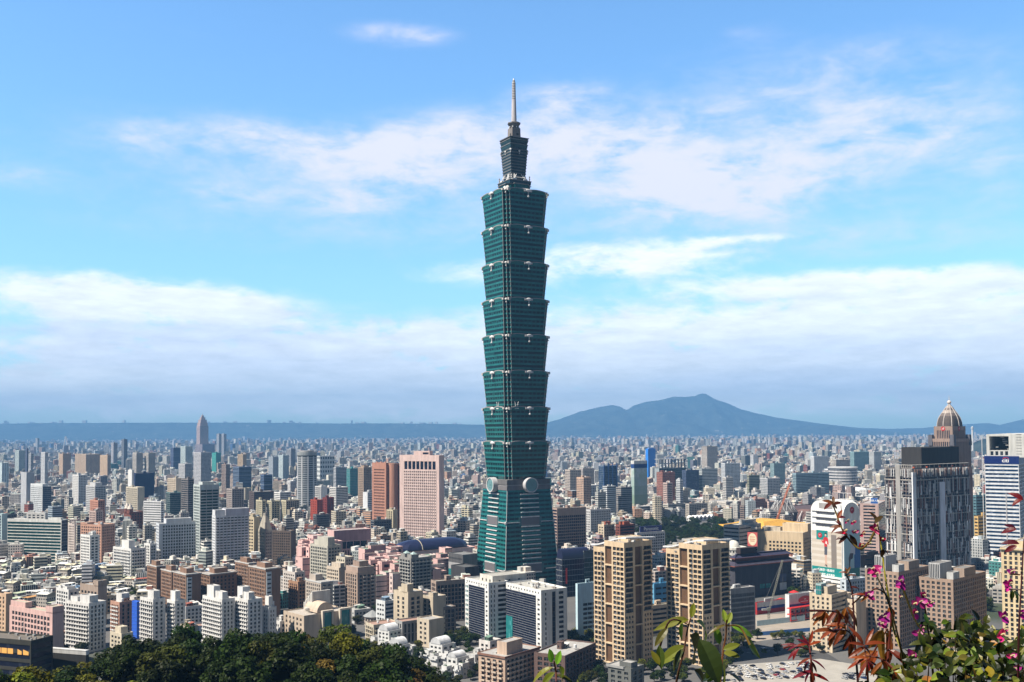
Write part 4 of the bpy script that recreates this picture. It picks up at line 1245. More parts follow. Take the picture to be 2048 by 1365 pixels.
    b('terrace_house', 'beige concrete house of tall windowless slabs and stacked round bays', 'house', 790, 787, 816, 846, 1185, (.50, .43, .33), G(6, 3.3, .35, .6, m=3, top=4), G(5, 3.3, .5, .6, m=2, top=4), 46, tanks=0, hut=False, tops=((.55, .95, .0, .4, 6), (.0, .3, .3, 1, 2)))
    b('terrace_house', 'beige concrete house with a round stair shaft beside the brown grid office', 'house', 800, 842, 866, 892, 1194, (.49, .42, .33), G(5, 3.3, .45, .65, m=2, top=3), PL, 46, tanks=0, hut=False, tops=((.6, .98, .02, .4, 3),))
    b('terrace_house', 'low beige wing stepping down in front of the slab house', 'house', 755, 834, 858, 888, 1240, (.50, .43, .34), G(6, 3.3, .4, .5, m=2), PL, 46, tanks=0, hut=False)
    b(O_, 'taupe office with a regular grid of dark square windows left of the white office', of, 850, 862, 872, 932, 1163, (.37, .28, .23), G(3.2, 3.6, .66, .66, 'glass_navy', **iv), G(3.3, 3.6, .68, .68, 'glass_navy', m=1, top=3.5, **iv), 62, (.3, .28, .26), tanks=1)
    b(O_, 'low dark grid annexe in front of the taupe office', of, 805, 864, 876, 912, 1216, (.22, .18, .16), G(3.2, 3.6, .66, .66, 'glass_navy', **iv), G(3.3, 3.6, .6, .66, 'glass_navy', **iv), 60, tanks=0, hut=False)
    b(O_, 'low black block in front of the teal glass mall', of, 930, 902, 930, 958, 1135, (.05, .05, .055), PL, PL, 52, (.1, .1, .1), tanks=0, hut=False)
    b('pavilion', 'blue and white pavilion with sail roofs left of the beige slab house', 'pavilion', 830, 752, 770, 790, 1203, (.6, .62, .64), G(3.2, 3.5, .6, .4), BAND(3.5, .5, 'glass_blue'), 46, tanks=0, hut=False, sheds=1)
    # --- foreground of the bottom centre
    root, w, d, h = b(A, 'tan block with brown eaves and curved balconies, nearest below the white office', ap, 640, 957, 1010, 1080, 1315, (.48, .35, .27), G(4.2, 3.2, .5, .55, m=1.5, balc=dict(d=1.2, h=.9, col=(.52, .42, .34)), **iv), G(4.6, 3.2, .5, .6, balc=dict(d=1.3, h=.9, col=(.52, .42, .34)), **iv), 38, tanks=1, hut=False,
                      tops=((-.02, 1.02, -.02, 1.02, .4, (.22, .12, .09)), (.50, .86, .15, .6, 8, (.5, .38, .3))))
    b(A, 'dark brown glazed block with steel roof frames beside the tan block', ap, 640, 1068, 1130, 1192, 1312, (.13, .085, .075), G(5, 3.3, .6, .6, m=2, **iv), G(5, 3.3, .5, .6), 30, tanks=1, sheds=1)
    b('villa', 'white villa with red tile roofs and a barrel gable below the white office', 'villa', 690, 958, 980, 1002, 1283, (.60, .56, .54), G(4, 3.3, .5, .5, **iv), G(4, 3.3, .5, .5), 40, tanks=0, hut=False, sheds=1)
    b(A, 'pale grey block with red roof edge between the terraced villas and the red roofed villa', ap, 690, 930, 950, 968, 1310, (.5, .5, .5), G(4, 3.2, .55, .5, **iv), G(4, 3.2, .5, .5), 40, tanks=1)
    # --- right of the skyscraper
    b(O_, 'pale blue building with open parking decks right of the white office', of, 785, 1151, 1155, 1222, 1168, (.50, .66, .74), PL, SPLIT((0, .14, 0, 1, PL), (.14, 1, 0, 1, G(4.2, 3.5, .8, .5, m=.5, top=15, base=6, **iv))), 58, (.45, .45, .42), tanks=0)
    b(O_, 'blue walled hall seen between the two beige towers', of, 830, 1300, 1308, 1340, 1168, (.12, .33, .52), PL, G(6, 4.5, .7, .3), 60, (.35, .5, .6), tanks=0)
    b(O_, 'long cream office with strip windows between the two beige towers', of, 790, 1290, 1300, 1345, 1212, (.56, .44, .33), BAND(3.6, .42), G(20, 3.6, .92, .42, m=.5), 60, (.25, .26, .22), tanks=0)
    b(O_, 'grey office with fine upright fins right of the second beige tower', of, 780, 1449, 1461, 1510, 1178, (.34, .34, .35), BAND(3.7, .55), G(1.05, 3.7, .6, .60, m=1.0, top=4, dep=.5), 62, (.36, .35, .34), tanks=2)
    b(A, 'cream block with flat boxed windows behind the bronze leaves', ap, 730, 1619, 1663, 1694, 1190, (.56, .46, .34), G(3.4, 3.3, .4, .5, **iv), BAND(3.3, .45), 44, tanks=1, hut=False, tops=((.35, .75, .1, .7, 5, (.5, .42, .32)), (.30, .55, -.01, .3, 7, (.30, .42, .42), CUR('glass_teal'), CUR('glass_teal'))))
    b(A, 'cream block with two window columns between bronze leaves and brown block', ap, 740, 1676, 1712, 1732, 1200, (.56, .46, .35), G(3.2, 3.3, .4, .5, **iv), PL, 44, tanks=1)
    b(O_, 'pale blue grey block with small square windows under the poster tower', of, 880, 1680, 1692, 1732, 1160, (.46, .52, .58), G(3, 3.3, .5, .5), G(3.2, 3.3, .5, .5, **iv), 58, tanks=1)
    for (pl, pc, pr, yt, lb) in ((1730, 1797, 1858, 1145, 'brown block with silver ribbed roof crown and stacked windows behind the magenta flowers'), (1838, 1906, 1972, 1160, 'brown block with silver ribbed roof crown, beside its twin and nearer the blue banded tower')):
        b(A, lb, ap, 740, pl, pc, pr, yt, (.34, .245, .19), G(3.6, 3.3, .5, .55, m=1, **iv), G(3.4, 3.3, .48, .6, m=1.2, **iv), 46, (.2, .19, .18), tanks=0, hut=False,
          tops=((.30, .62, .0, .35, 11, (.45, .45, .46), G(1.2, 9, .5, .95, m=.3, top=.5, base=.5), PL), (.62, .98, .35, .7, 6, (.34, .26, .21)), (.80, .99, .02, .2, 5, (.48, .48, .48))))
    b(A, 'yellow cream stone tower with stepped cornice at the edge of the view', ap, 720, 2002, 2062, 2110, 1100, (.60, .48, .30), G(3.7, 3.4, .45, .62, m=1.0, **iv), G(3.7, 3.4, .5, .6), 40, tanks=0, hut=False, tops=((-.02, 1.02, -.02, 1.02, .3), (.35, 1, .1, 1, 5), (.6, 1, .2, 1, 9)))
    b('house', 'dark grey block with a projecting roof slab below the left beige twin', 'house', 610, 1216, 1262, 1288, 1338, (.13, .135, .13), G(5, 3.3, .5, .5, **iv), G(6, 3.3, .5, .6), 40, tanks=0, hut=False, tops=((-.05, .7, -.05, 1.05, .5, (.3, .3, .3)), (.45, .95, .1, .6, 3)))
def mid_city():
    b = block
    # --- left, beyond the low roofs
    root, w, d, h = b(O_, 'wide dark green glass office with white floor bands', of, 1250, 14, 123, 136, 1040, (.62, .62, .60), BAND(3.75, .72, 'glass_green', m=.9, top=3.2), CUR('glass_navy', 3.75), 16, tanks=2, hut=False, tops=((.34, .68, .2, .6, 8, (.5, .49, .48), G(6, 3.8, .5, .5, m=1), PL), (.72, .95, .3, .7, 2)))
    b(T, 'pale teal framed tower at the extreme edge beside the dark green banded office', tb, 1230, -60, 4, 15, 1028, (.40, .50, .52), G(3.2, 3.4, .5, .7, 'glass_navy'), PL, 22, tanks=0)
    b(T, 'white tower patterned with small brown square windows', tb, 1240, 136, 149, 152, 1048, (.58, .50, .46), G(2.6, 3.1, .5, .55), PL, 30)
    b(A, 'salmon brick block with sky blue glass recess above the low roofs', ap, 1190, 161, 203, 230, 1050, (.52, .30, .22), G(3.4, 3.3, .5, .5, m=1), G(3.3, 3.3, .5, .55), 24, tanks=1, tops=((.0, .32, .0, .5, 2),))
    b(A, 'low white block with brown gallery in front of the salmon brick block', ap, 1130, 161, 180, 199, 1071, WH, G(3.5, 3.2, .6, .5), G(3.5, 3.2, .6, .5), 40, tanks=2)
    root, w, d, h = b(O_, 'pale office of square windows with stepped shoulders and green glass corners', of, 1170, 312, 318, 400, 1048, (.56, .58, .62), G(3, 3.5, .5, .5), G(3.0, 3.5, .55, .55, m=4), 60, tanks=1, hut=True, tops=((.1, .9, .18, .8, 5, (.56, .58, .62)),))
    b(A, 'white balcony block in two wings before the pale office with green corners', ap, 1060, 226, 262, 292, 1098, WH, G(3, 3.2, .55, .6, balc=dict(d=1, h=.9)), G(3, 3.2, .6, .6, balc=dict(d=1, h=.9)), 40, tanks=2, tops=((.4, .8, .1, .5, 8),))
    b(A, 'white block with red base between the two winged block and the pale office', ap, 1100, 288, 300, 313, 1088, WH, G(3, 3.2, .55, .6), G(3, 3.2, .6, .6), 40, tanks=1)
    b(T, 'white tower of stacked sills left of the green glass tower', tb, 1420, 287, 322, 328, 1003, (.66, .66, .67), BAND(3.3, .38, top=1), BAND(3.3, .45), 20, tanks=1, hut=True)
    b(T, 'dark slim tower with horizontal ribs directly left of the green glass tower', tb, 1560, 362, 376, 388, 958, (.22, .20, .20), BAND(3.3, .6), BAND(3.3, .6), 40, tanks=1)
    b(T, 'green glass tower with white floor ledges', tb, 1180, 387, 400, 438, 970, (.46, .50, .50), G(4, 3.4, .6, .6, 'glass_green'), G(8, 3.4, .85, .62, 'glass_green', m=.8, top=6, balc=dict(d=.9, h=.5, col=(.5, .52, .52))), 52, tanks=0, tops=((.2, .8, .2, .8, 3),))
    b(A, 'tall white balcony tower with round teal drum on top', ap, 1110, 424, 431, 498, 1032, (.62, .63, .66), G(3.3, 3.1, .5, .5), G(4.2, 3.1, .66, .55, m=.8, balc=dict(d=1.0, h=.85)), 58, tanks=0, hut=False,
      tops=((.1, .9, -.0, .3, 6), (-.02, 1.02, .30, 1.0, 7, (.5, .5, .56))))
    b(O_, 'beige office with rows of dark oblong windows left of the pointed shoulder tower', of, 1150, 487, 508, 520, 1035, (.52, .44, .31), G(3.4, 3.7, .62, .42, 'glass_navy'), PL, 34, tanks=0)
    b(A, 'dark brown block with a few lit panes and a red roof line', ap, 1180, 544, 582, 592, 1062, (.13, .10, .085), G(2.8, 3.1, .5, .5), PL, 18, tanks=1)
    b(O_, 'dark slate grid block between the pink mall and the pink tower', of, 1420, 741, 748, 783, 1041, (.13, .14, .15), BAND(3.5, .6, 'glass_navy'), G(3.6, 3.5, .7, .5, 'glass_navy'), 56, tanks=1)
    # --- band behind
    b(O_, 'cream tower of tall windows behind the red church', of, 1680, 252, 275, 289, 975, CREAM, G(3.3, 3.4, .5, .66), PL, 40)
    b('church', 'dark red brick church with two pale conical turrets', 'church', 1500, 248, 262, 286, 1024, (.2, .075, .055), G(4, 4, .4, .5), G(4, 4, .4, .5), 45, tanks=0, hut=False)
    b(A, 'orange brick tower among low grey roofs', ap, 1560, 180, 196, 210, 1001, SALMON, G(3, 3.2, .45, .5), G(3, 3.2, .5, .5), 40)
    b(A, 'grey terraced block with stepped white balconies', ap, 1750, 172, 190, 212, 972, LG, G(3, 3.2, .6, .5), G(3, 3.2, .7, .5), 45, tops=((.2, .8, .2, .8, 5),))
    b(T, 'white tower with narrow dark window columns behind the terraced block', tb, 1950, 145, 157, 175, 950, WH, G(4.5, 3.3, .4, .6), G(3, 3.3, .55, .5), 45)
    b(O_, 'white office with a dark blue glass quarter and white top', of, 1820, 61, 85, 103, 973, (.60, .62, .64), G(3.2, 3.4, .5, .55), CUR('glass_navy', 3.5), 38, tops=((0, 1, 0, .6, 4),))
    b(T, 'plain grey slab tower with one dark side', tb, 1880, 42, 53, 69, 945, (.40, .41, .44), PL, PL, 46, tanks=0)
    b(O_, 'deep navy blank office box', of, 2050, 266, 272, 309, 947, (.02, .03, .09), PL, PL, 58, tanks=0)
    b(T, 'white slab standing at the end of the deep navy box', tb, 2040, 256, 264, 268, 940, WH, PL, PL, 40, tanks=0)
    b(O_, 'flat topped sand coloured block left of the dark ribbed tower', of, 1950, 335, 352, 364, 957, (.5, .42, .33), G(3, 3.4, .5, .4), PL, 40)
    b(O_, 'teal netted block with white mullion top', of, 1700, 332, 340, 363, 986, (.1, .2, .2), CUR('glass_green', 3.4), CUR('glass_green', 3.4), 56)
    b(A, 'grey tower pair member with grey window columns, nearer the green glass tower', ap, 2500, 387, 402, 422, 905, (.42, .42, .45), SH(3, 3.3, .5, .55), SH(3, 3.3, .5, .6), 45)
    b(A, 'grey tower with window columns left of the green glass tower and behind', ap, 2350, 357, 370, 385, 928, (.42, .42, .44), SH(3, 3.3, .5, .55), SH(3, 3.3, .5, .6), 45)
    b(A, 'brown balcony tower with white frames above the beige rows', ap, 2300, 443, 452, 460, 929, (.26, .2, .18), SH(3, 3.3, .6, .6), SH(3, 3.3, .6, .6), 45)
    b(O_, 'dark chocolate slab of offices left of the cylinder tower', of, 1800, 498, 508, 549, 984, (.11, .085, .08), G(3, 3.5, .5, .4), G(3, 3.5, .5, .35), 58)
    b(A, 'white block with many sills beside the dark chocolate slab', ap, 1760, 548, 560, 582, 985, WH, BAND(3.2, .4), BAND(3.2, .4), 50)
    for i, (pl, pc, pr, yt, lb) in enumerate(((512, 524, 532, 1001, 'cream block with dark window strips, first of three in a row'), (534, 543, 560, 1002, 'cream block with dark window strips, middle of three in a row'), (562, 572, 599, 1001, 'cream block with dark window strips, last of three before the red hall'))):
        b(A, lb, ap, 1620, pl, pc, pr, yt, (.52, .47, .34), G(3.2, 3.2, .5, .7), G(4, 3.2, .6, .6), 48)
    b(A, 'grey brown block with white window grid near the dark chocolate slab', ap, 1640, 453, 464, 488, 978, (.36, .31, .29), G(3, 3.2, .5, .55), G(3, 3.2, .5, .55), 50)
    b('red_hall', 'bright red brick hall at the foot of the cylinder tower', 'hall', 1600, 621, 634, 646, 1000, (.32, .06, .035), G(5, 4, .3, .4), G(5, 4, .3, .4), 45, tanks=0)
    b('red_hall', 'dark red brick hall right of the bright red one', 'hall', 1630, 645, 654, 668, 996, (.17, .035, .03), G(5, 4, .3, .4), G(5, 4, .3, .4), 48, tanks=0)
    b(O_, 'white office with black ribbon windows right of the cylinder tower', of, 1850, 630, 642, 654, 973, WH, BAND(3.6, .55, 'glass_navy'), PL, 30)
    b(O_, 'grey slab of fine louvres left of the turquoise glass block', of, 2250, 667, 672, 694, 935, (.40, .41, .44), SH(30, 3.2, 1, .4), SH(30, 3.2, 1, .35), 58)
    b(O_, 'turquoise glass block with a darker top', of, 2200, 693, 700, 717, 938, (.08, .42, .40), CUR('glass_teal', 3.5), CUR('glass_teal', 3.5), 56, tops=((-.01, 1.01, -.01, 1.01, .4, (.05, .16, .17)),))
    b(T, 'taupe tower with an arched crown beside the brick tower', tb, 1900, 716, 727, 743, 935, (.36, .27, .21), G(3, 3.3, .5, .55), G(3, 3.3, .5, .6), 45, tops=((.2, .8, .2, .8, 3),))
    b(O_, 'white block of long balconies in front of the louvre slab', of, 1900, 659, 672, 696, 975, WH, BAND(3.2, .45), BAND(3.2, .45), 48, tanks=2)
    b(O_, 'white wedge topped block beside the brick tower', of, 1720, 726, 735, 745, 985, (.62, .63, .66), PL, BAND(3.3, .4), 50)
    b(A, 'cream and black striped block squeezed between brick and pink towers', ap, 1450, 773, 786, 795, 1020, (.48, .42, .3), G(4, 3.2, .45, .8), PL, 40)
    b(O_, 'white hall with three arches under a flat roof', of, 2700, 634, 640, 669, 913, (.56, .58, .58), SH(8, 12, .6, .5), SH(7, 12, .6, .5), 60)
    b(T, 'pale grey cylinder neighbour with cyan front', tb, 2900, 556, 566, 578, 911, (.46, .54, .57), SH(2, 3.3, .5, .55), SH(3, 3.3, .5, .5), 45)
    b(T, 'blue grey tower left of the cyan fronted one', tb, 2850, 537, 546, 557, 914, (.34, .38, .43), SH(2, 3.3, .5, .55), SH(3, 3.3, .5, .5), 45)
    b(T, 'dark grey tower pair member behind the cylinder tower', tb, 3300, 573, 582, 591, 898, (.25, .26, .29), SH(3, 3.3, .5, .55), SH(3, 3.3, .5, .5), 45)
    b(T, 'dull tan tower left of the cyan fronted tower', tb, 2750, 475, 486, 493, 909, (.40, .31, .22), SH(2, 3.3, .5, .55), SH(3, 3.3, .5, .5), 40)
    b(O_, 'navy low office with a white arch front', of, 2400, 466, 478, 503, 934, (.1, .14, .22), SH(30, 3.3, 1, .4), SH(30, 3.3, 1, .5), 55)
    b(O_, 'dark blue block behind the dark chocolate slab', of, 2100, 521, 528, 545, 950, (.07, .11, .2), SH(30, 3.3, 1, .4), SH(30, 3.3, 1, .5), 55)
    b(T, 'teal sheathed tower near the grey twin', tb, 3500, 424, 432, 442, 906, (.05, .28, .26), SH(2, 3.3, .4, .3), SH(2, 3.3, .4, .3), 50)
    b(T, 'grey blue twin tower standing alone, first shaft', tb, 5600, 433, 438, 443, 868, (.33, .35, .40), SH(4, 3.3, .5, .6), SH(4, 3.3, .5, .6), 45)
    b(T, 'grey blue twin tower standing alone, second shaft', tb, 5650, 443, 448, 453, 868, (.31, .33, .38), SH(4, 3.3, .5, .6), SH(4, 3.3, .5, .6), 45)
    b(O_, 'long tan courthouse slab of square windows', of, 3300, 150, 172, 202, 909, (.46, .34, .24), SH(4, 3.6, .5, .55), SH(4, 3.6, .5, .55), 50)
    b(O_, 'tan block with one dark side right of the long courthouse', of, 3100, 200, 215, 222, 911, (.46, .34, .24), SH(3, 3.6, .3, .4), SH(3, 3.6, .5, .7), 45)
    b(O_, 'tan block with one dark side left of the long courthouse', of, 3050, 118, 126, 142, 908, (.42, .31, .23), SH(3, 3.6, .3, .4), SH(3, 3.6, .4, .5), 45)
    b(T, 'dark slim skyscraper above the long courthouse', tb, 4000, 243, 248, 255, 879, (.16, .17, .20), SH(2.5, 3.4, .6, .6), SH(2.5, 3.4, .6, .6), 45)
    b(T, 'grey tower left of the dark slim skyscraper', tb, 3900, 222, 227, 235, 886, (.36, .36, .40), SH(3, 3.4, .4, .6), SH(3, 3.4, .5, .6), 45)
    b(A, 'cream ribbed slab, first of two alike beyond the long courthouse', ap, 3000, 265, 273, 286, 906, (.48, .44, .40), SH(20, 3.3, 1, .4), SH(20, 3.3, 1, .4), 50)
    b(A, 'cream ribbed slab, second of two alike nearer the red and navy office', ap, 3000, 289, 297, 311, 906, (.48, .44, .40), SH(20, 3.3, 1, .4), SH(20, 3.3, 1, .4), 50)
    b(O_, 'office with a red brown front and navy flank', of, 3600, 341, 347, 364, 896, (.06, .08, .16), SH(30, 3.4, 1, .3), SH(30, 3.4, 1, .3), 56)
    b(T, 'pale teal tower next to the red and navy office', tb, 3200, 361, 371, 385, 893, (.44, .52, .54), SH(3, 3.3, .5, .6), SH(3, 3.3, .5, .5), 45)
    b(T, 'white tower with a pitched pointed top', tb, 2500, 82, 90, 96, 905, (.52, .53, .56), SH(3, 3.3, .4, .6), SH(3, 3.3, .5, .6), 35, hut=False)
    b(T, 'thin dark blue tower left of the pointed white one', tb, 2600, 51, 54, 57, 897, (.09, .11, .19), SH(2, 3.3, .5, .6), SH(2, 3.3, .5, .6), 45)
    b(O_, 'pale block with fine floors between thin dark tower and pointed white tower', of, 2900, 57, 62, 67, 908, (.46, .47, .50), SH(30, 3.3, 1, .5), SH(30, 3.3, 1, .5), 45)
    b(O_, 'pale green stepped block at the far edge', of, 3600, 30, 38, 52, 901, (.40, .46, .46), SH(30, 3.3, 1, .3), SH(30, 3.3, 1, .3), 50)
    b(O_, 'turquoise white block at the very edge of the view', of, 2700, -6, 4, 18, 926, (.5, .58, .60), SH(5, 3.3, .5, .3), SH(5, 3.3, .5, .4), 50)
    b(T, 'grey pair of far towers before the hills, nearer shaft', tb, 7500, 71, 75, 79, 877, (.3, .32, .36), SH(4, 3.4, .4, .6), SH(4, 3.4, .5, .6), 45)
    # --- right side
    b(O_, 'brown banded office block right behind the teal skyscraper', of, 1240, 1103, 1114, 1172, 1017, (.38, .28, .235), BAND(3.7, .6, 'glass_navy'), G(2.9, 3.7, .72, .62, 'glass_navy', m=1.2, top=9), 62, tanks=1)
    b(A, 'white block with square windows behind the brown banded office', ap, 1400, 1171, 1181, 1222, 1020, (.52, .51, .51), G(3, 3.3, .5, .5), G(3, 3.3, .5, .5), 58, tanks=2)
    b(A, 'cream block with red hip roofs left of the dark red block', ap, 1180, 1196, 1208, 1229, 1050, (.52, .44, .34), G(3.2, 3.2, .5, .5), G(3.2, 3.2, .5, .5), 52, tops=((.2, .7, .3, .8, 3, (.36, .11, .07)),))
    b(A, 'dark red brick block with red roof huts', ap, 1170, 1231, 1240, 1269, 1050, (.20, .07, .055), G(3.2, 3.2, .6, .5), BAND(3.2, .45), 58, tops=((.1, .45, .2, .6, 3, (.36, .1, .06)), (.55, .9, .3, .7, 3, (.36, .1, .06))))
    for (pl, pc, pr, yt, D, c, lb) in ((1205, 1214, 1232, 973, 1720, (.55, .56, .57), 'pale striped office, nearer half of the striped pair'), (1230, 1242, 1264, 975, 1740, (.30, .28, .27), 'dark striped office, farther half of the striped pair'),
            (1153, 1167, 1182, 955, 1900, (.52, .36, .27), 'cream block with orange roof edges'), (1130, 1140, 1162, 940, 2100, (.44, .38, .34), 'beige block with rounded balconies beyond the teal skyscraper'),
            (1253, 1268, 1302, 1014, 1830, (.55, .53, .51), 'white slab of flats at the park edge, nearest the brown banded office'), (1300, 1308, 1326, 1012, 1835, (.34, .32, .31), 'dark fronted slab of flats at the park edge'),
            (1326, 1336, 1372, 1009, 1840, (.52, .49, .44), 'cream flats with dark window columns at the park edge'), (1371, 1378, 1418, 1008, 1848, (.52, .48, .43), 'beige flats of broad bays at the park edge'),
            (1418, 1452, 1482, 1004, 1845, (.60, .56, .52), 'white flats with red and yellow board on the roof'), (1484, 1510, 1531, 998, 1840, (.42, .22, .17), 'brick red flats left of the stadium shell'),
            (1480, 1488, 1508, 1012, 1800, (.24, .19, .17), 'dark brown flats in front of the brick red ones'),
            (1398, 1404, 1435, 938, 2300, (.50, .54, .55), 'pale teal office with ribbon floors'), (1364, 1372, 1398, 941, 2280, (.05, .07, .13), 'navy glass office next to the pale teal one'),
            (1442, 1450, 1480, 927, 2450, (.55, .57, .60), 'white ribbed flats behind the navy glass office'), (1494, 1498, 1519, 951, 2150, (.28, .28, .20), 'olive block with a white cross band'),
            (1520, 1535, 1560, 957, 2100, (.46, .46, .47), 'grey white block right of the olive one'), (1585, 1592, 1658, 947, 2200, (.26, .36, .41), 'wide blue green office slab left of the white arena'),
            (1621, 1628, 1657, 913, 2900, (.62, .63, .65), 'white portal framed office with black glass'), (1700, 1708, 1739, 904, 3300, (.26, .40, .42), 'blue green slab beyond the white arena'),
            (1738, 1748, 1762, 904, 3100, (.56, .57, .57), 'pale tower pair right of the blue green slab'), (1403, 1414, 1435, 893, 3300, (.52, .46, .41), 'cream tower of flats on the skyline under the mountain'),
            (1158, 1166, 1188, 937, 2350, (.40, .36, .34), 'grey brown block of deep floors near the blue steel tower'), (1540, 1548, 1570, 927, 2500, (.24, .34, .36), 'teal glass block among white roofs'),
            (1665, 1672, 1700, 920, 2600, (.48, .44, .40), 'beige block of flats behind the white arena'), (1190, 1196, 1212, 985, 1620, (.50, .49, .46), 'white low block left of the striped pair'),
            (1445, 1452, 1466, 955, 2050, (.54, .52, .5), 'cream block in front of white ribbed flats'), (1313, 1325, 1350, 945, 2000, (.30, .13, .1), 'dull red block beside the mural tower'),
            (1352, 1360, 1366, 960, 1900, (.56, .58, .6), 'thin white block before the navy glass office'), (1326, 1334, 1345, 966, 1850, (.55, .42, .38), 'pink shell roofed block right of the mural tower'),
            (1948, 1956, 1974, 1033, 1150, (.55, .36, .14), 'yellow ochre block with black floor slots beside the blue banded tower'), (1946, 1952, 1972, 991, 1300, (.10, .20, .24), 'dark teal glass block behind the ochre one')):
        s1 = random.Random(hash(lb) % 1000 if False else len(lb) * 7 + int(pl))
        Ls = s1.choice([G(3.1, 3.3, .5, .55), G(2.8, 3.2, .6, .5), BAND(3.4, .45), G(4.2, 3.3, .66, .55)])
        if D > 1850: Ls = s1.choice([SH(3, 3.3, .55, .5), SH(30, 3.4, 1, .42), SH(4, 3.3, .7, .5)])
        if 'ochre' in lb: Ls = BAND(3.8, .45)
        if 'ribbon' in lb or 'slab' in lb or 'striped' in lb: Ls = SH(30, 3.4, 1, .42)
        b(A if 'flats' in lb else O_, lb, ap if 'flats' in lb else of, D, pl, pc, pr, yt, c, Ls, Ls, None if D > 1850 else 58, tanks=s1.choice((0, 1, 2)))
near_city()
mid_city()
# ------------------------------------------------------------------ buildings with a shape of their own
MAT['paint_red'] = plain('red_paint', (.50, .03, .025), .4, 0, .1)
MAT['paint_white'] = plain('white_lettering', (.80, .80, .80), .5, 0, .03)
MAT['net_blue'] = plain('blue_netting', (.02, .10, .55), .6, 0, .25, .8)
MAT['lamp_amber'] = None
def amber():
    m, nt, p = newmat('lit_room')
    p.inputs['Base Color'].default_value = (.25, .12, .03, 1)
    p.inputs['Emission Color'].default_value = (1, .50, .12, 1)
    p.inputs['Emission Strength'].default_value = .45
    return m
def white_office():
    a = math.radians(57)
    iv = dict(ind=True)
    small = G(4, 3.55, .45, .42, 'glass', m=.5, top=1.2, base=.8, **iv)
    glassy = CUR('glass_navy', 1.78, 1.6, top=.1, fincol=(.16, .17, .19), vert=False)
    root, w, d, h = place('office_building', 'white office with two dark blue glass fronts below the teal skyscraper', 'office building', 735, 1012, 1082, 1134, 1181, 57)
    topw = G(3.6, 4.0, .34, .45, 'glass', m=1.5, top=1.2, base=.6, **iv)
    white = (.72, .72, .71)
    L = SPLIT((0, .86, 0, .90, glassy), (.86, 1, 0, .90, small), (0, 1, .90, 1, topw))
    R = SPLIT((0, .36, 0, 1, G(3.3, 3.55, .3, .5, 'glass_navy', m=2.4, top=1.6, **iv)), (.36, .42, 0, 1, PL), (.42, .55, 0, .96, CUR('glass_navy', 3.55, 3, top=.1, vert=False, fincol=(.1, .1, .11))), (.42, .55, .96, 1, PL), (.55, 1, 0, 1, G(5.2, 3.55, .5, .5, 'glass_navy', m=1.5, top=1.6, **iv)))
    volume(root, -w / 2, w / 2, -d / 2, d / 2, 0, h, white, L, R, (.42, .41, .38), 1.1)
    x0, x1, y0, y1, z = rel(root, a, 768, 930, 977, 1016, 1166)
    L2 = SPLIT((0, .16, 0, .90, G(3, 3.55, .6, .5, 'glass_teal', m=.4, top=.5)), (.16, .84, 0, .90, glassy), (.84, 1, 0, .90, small), (0, 1, .90, 1, topw))
    R2 = SPLIT((0, .45, 0, 1, G(3.0, 3.55, .35, .5, m=1.2, top=1.6, **iv)), (.45, 1, 0, 1, G(8, 3.55, .82, .5, 'glass', m=.3, top=1.6, dep=.5)))
    wing = volume(root, x0, x1, y0, y1, 0, z, white, L2, R2, (.42, .41, .38), 1.1, 'wing')
    g = MB(); g.box(-w / 2 + .6, -w / 2 + w * .2, -d / 2 - .5, -d / 2 - .02, 1, h * .45, mi=0); g.build('green_glass_corner', ('glass_teal',), root)
    x0, x1, y0, y1, z = rel(root, a, 775, 960, 985, 1052, 1153)
    volume(root, x0, x1, y0, y1, h - 3, z, (.60, .57, .52), G(5, 6, .3, .5, m=1, top=2), G(9, 8, .18, .2, m=2), (.36, .35, .32), .6, 'roof_house')
    r = random.Random(4)
    for i in range(11):
        mb = MB(); q = r.uniform(.7, 1.6); mb.box(-q, q, -q * .7, q * .7, 0, r.uniform(1, 2.2), r.choice([(.5, .5, .5), (.3, .27, .25), (.6, .6, .58)]))
        if r.random() < .5: mb.cyl(0, 0, 2.0, 2.5, .6, .6, 10, (.3, .3, .3))
        mb.build('roof_plant', ('facade',), root, (r.uniform(-.3, .42) * w, r.uniform(-.3, .3) * d, h - 1.1))
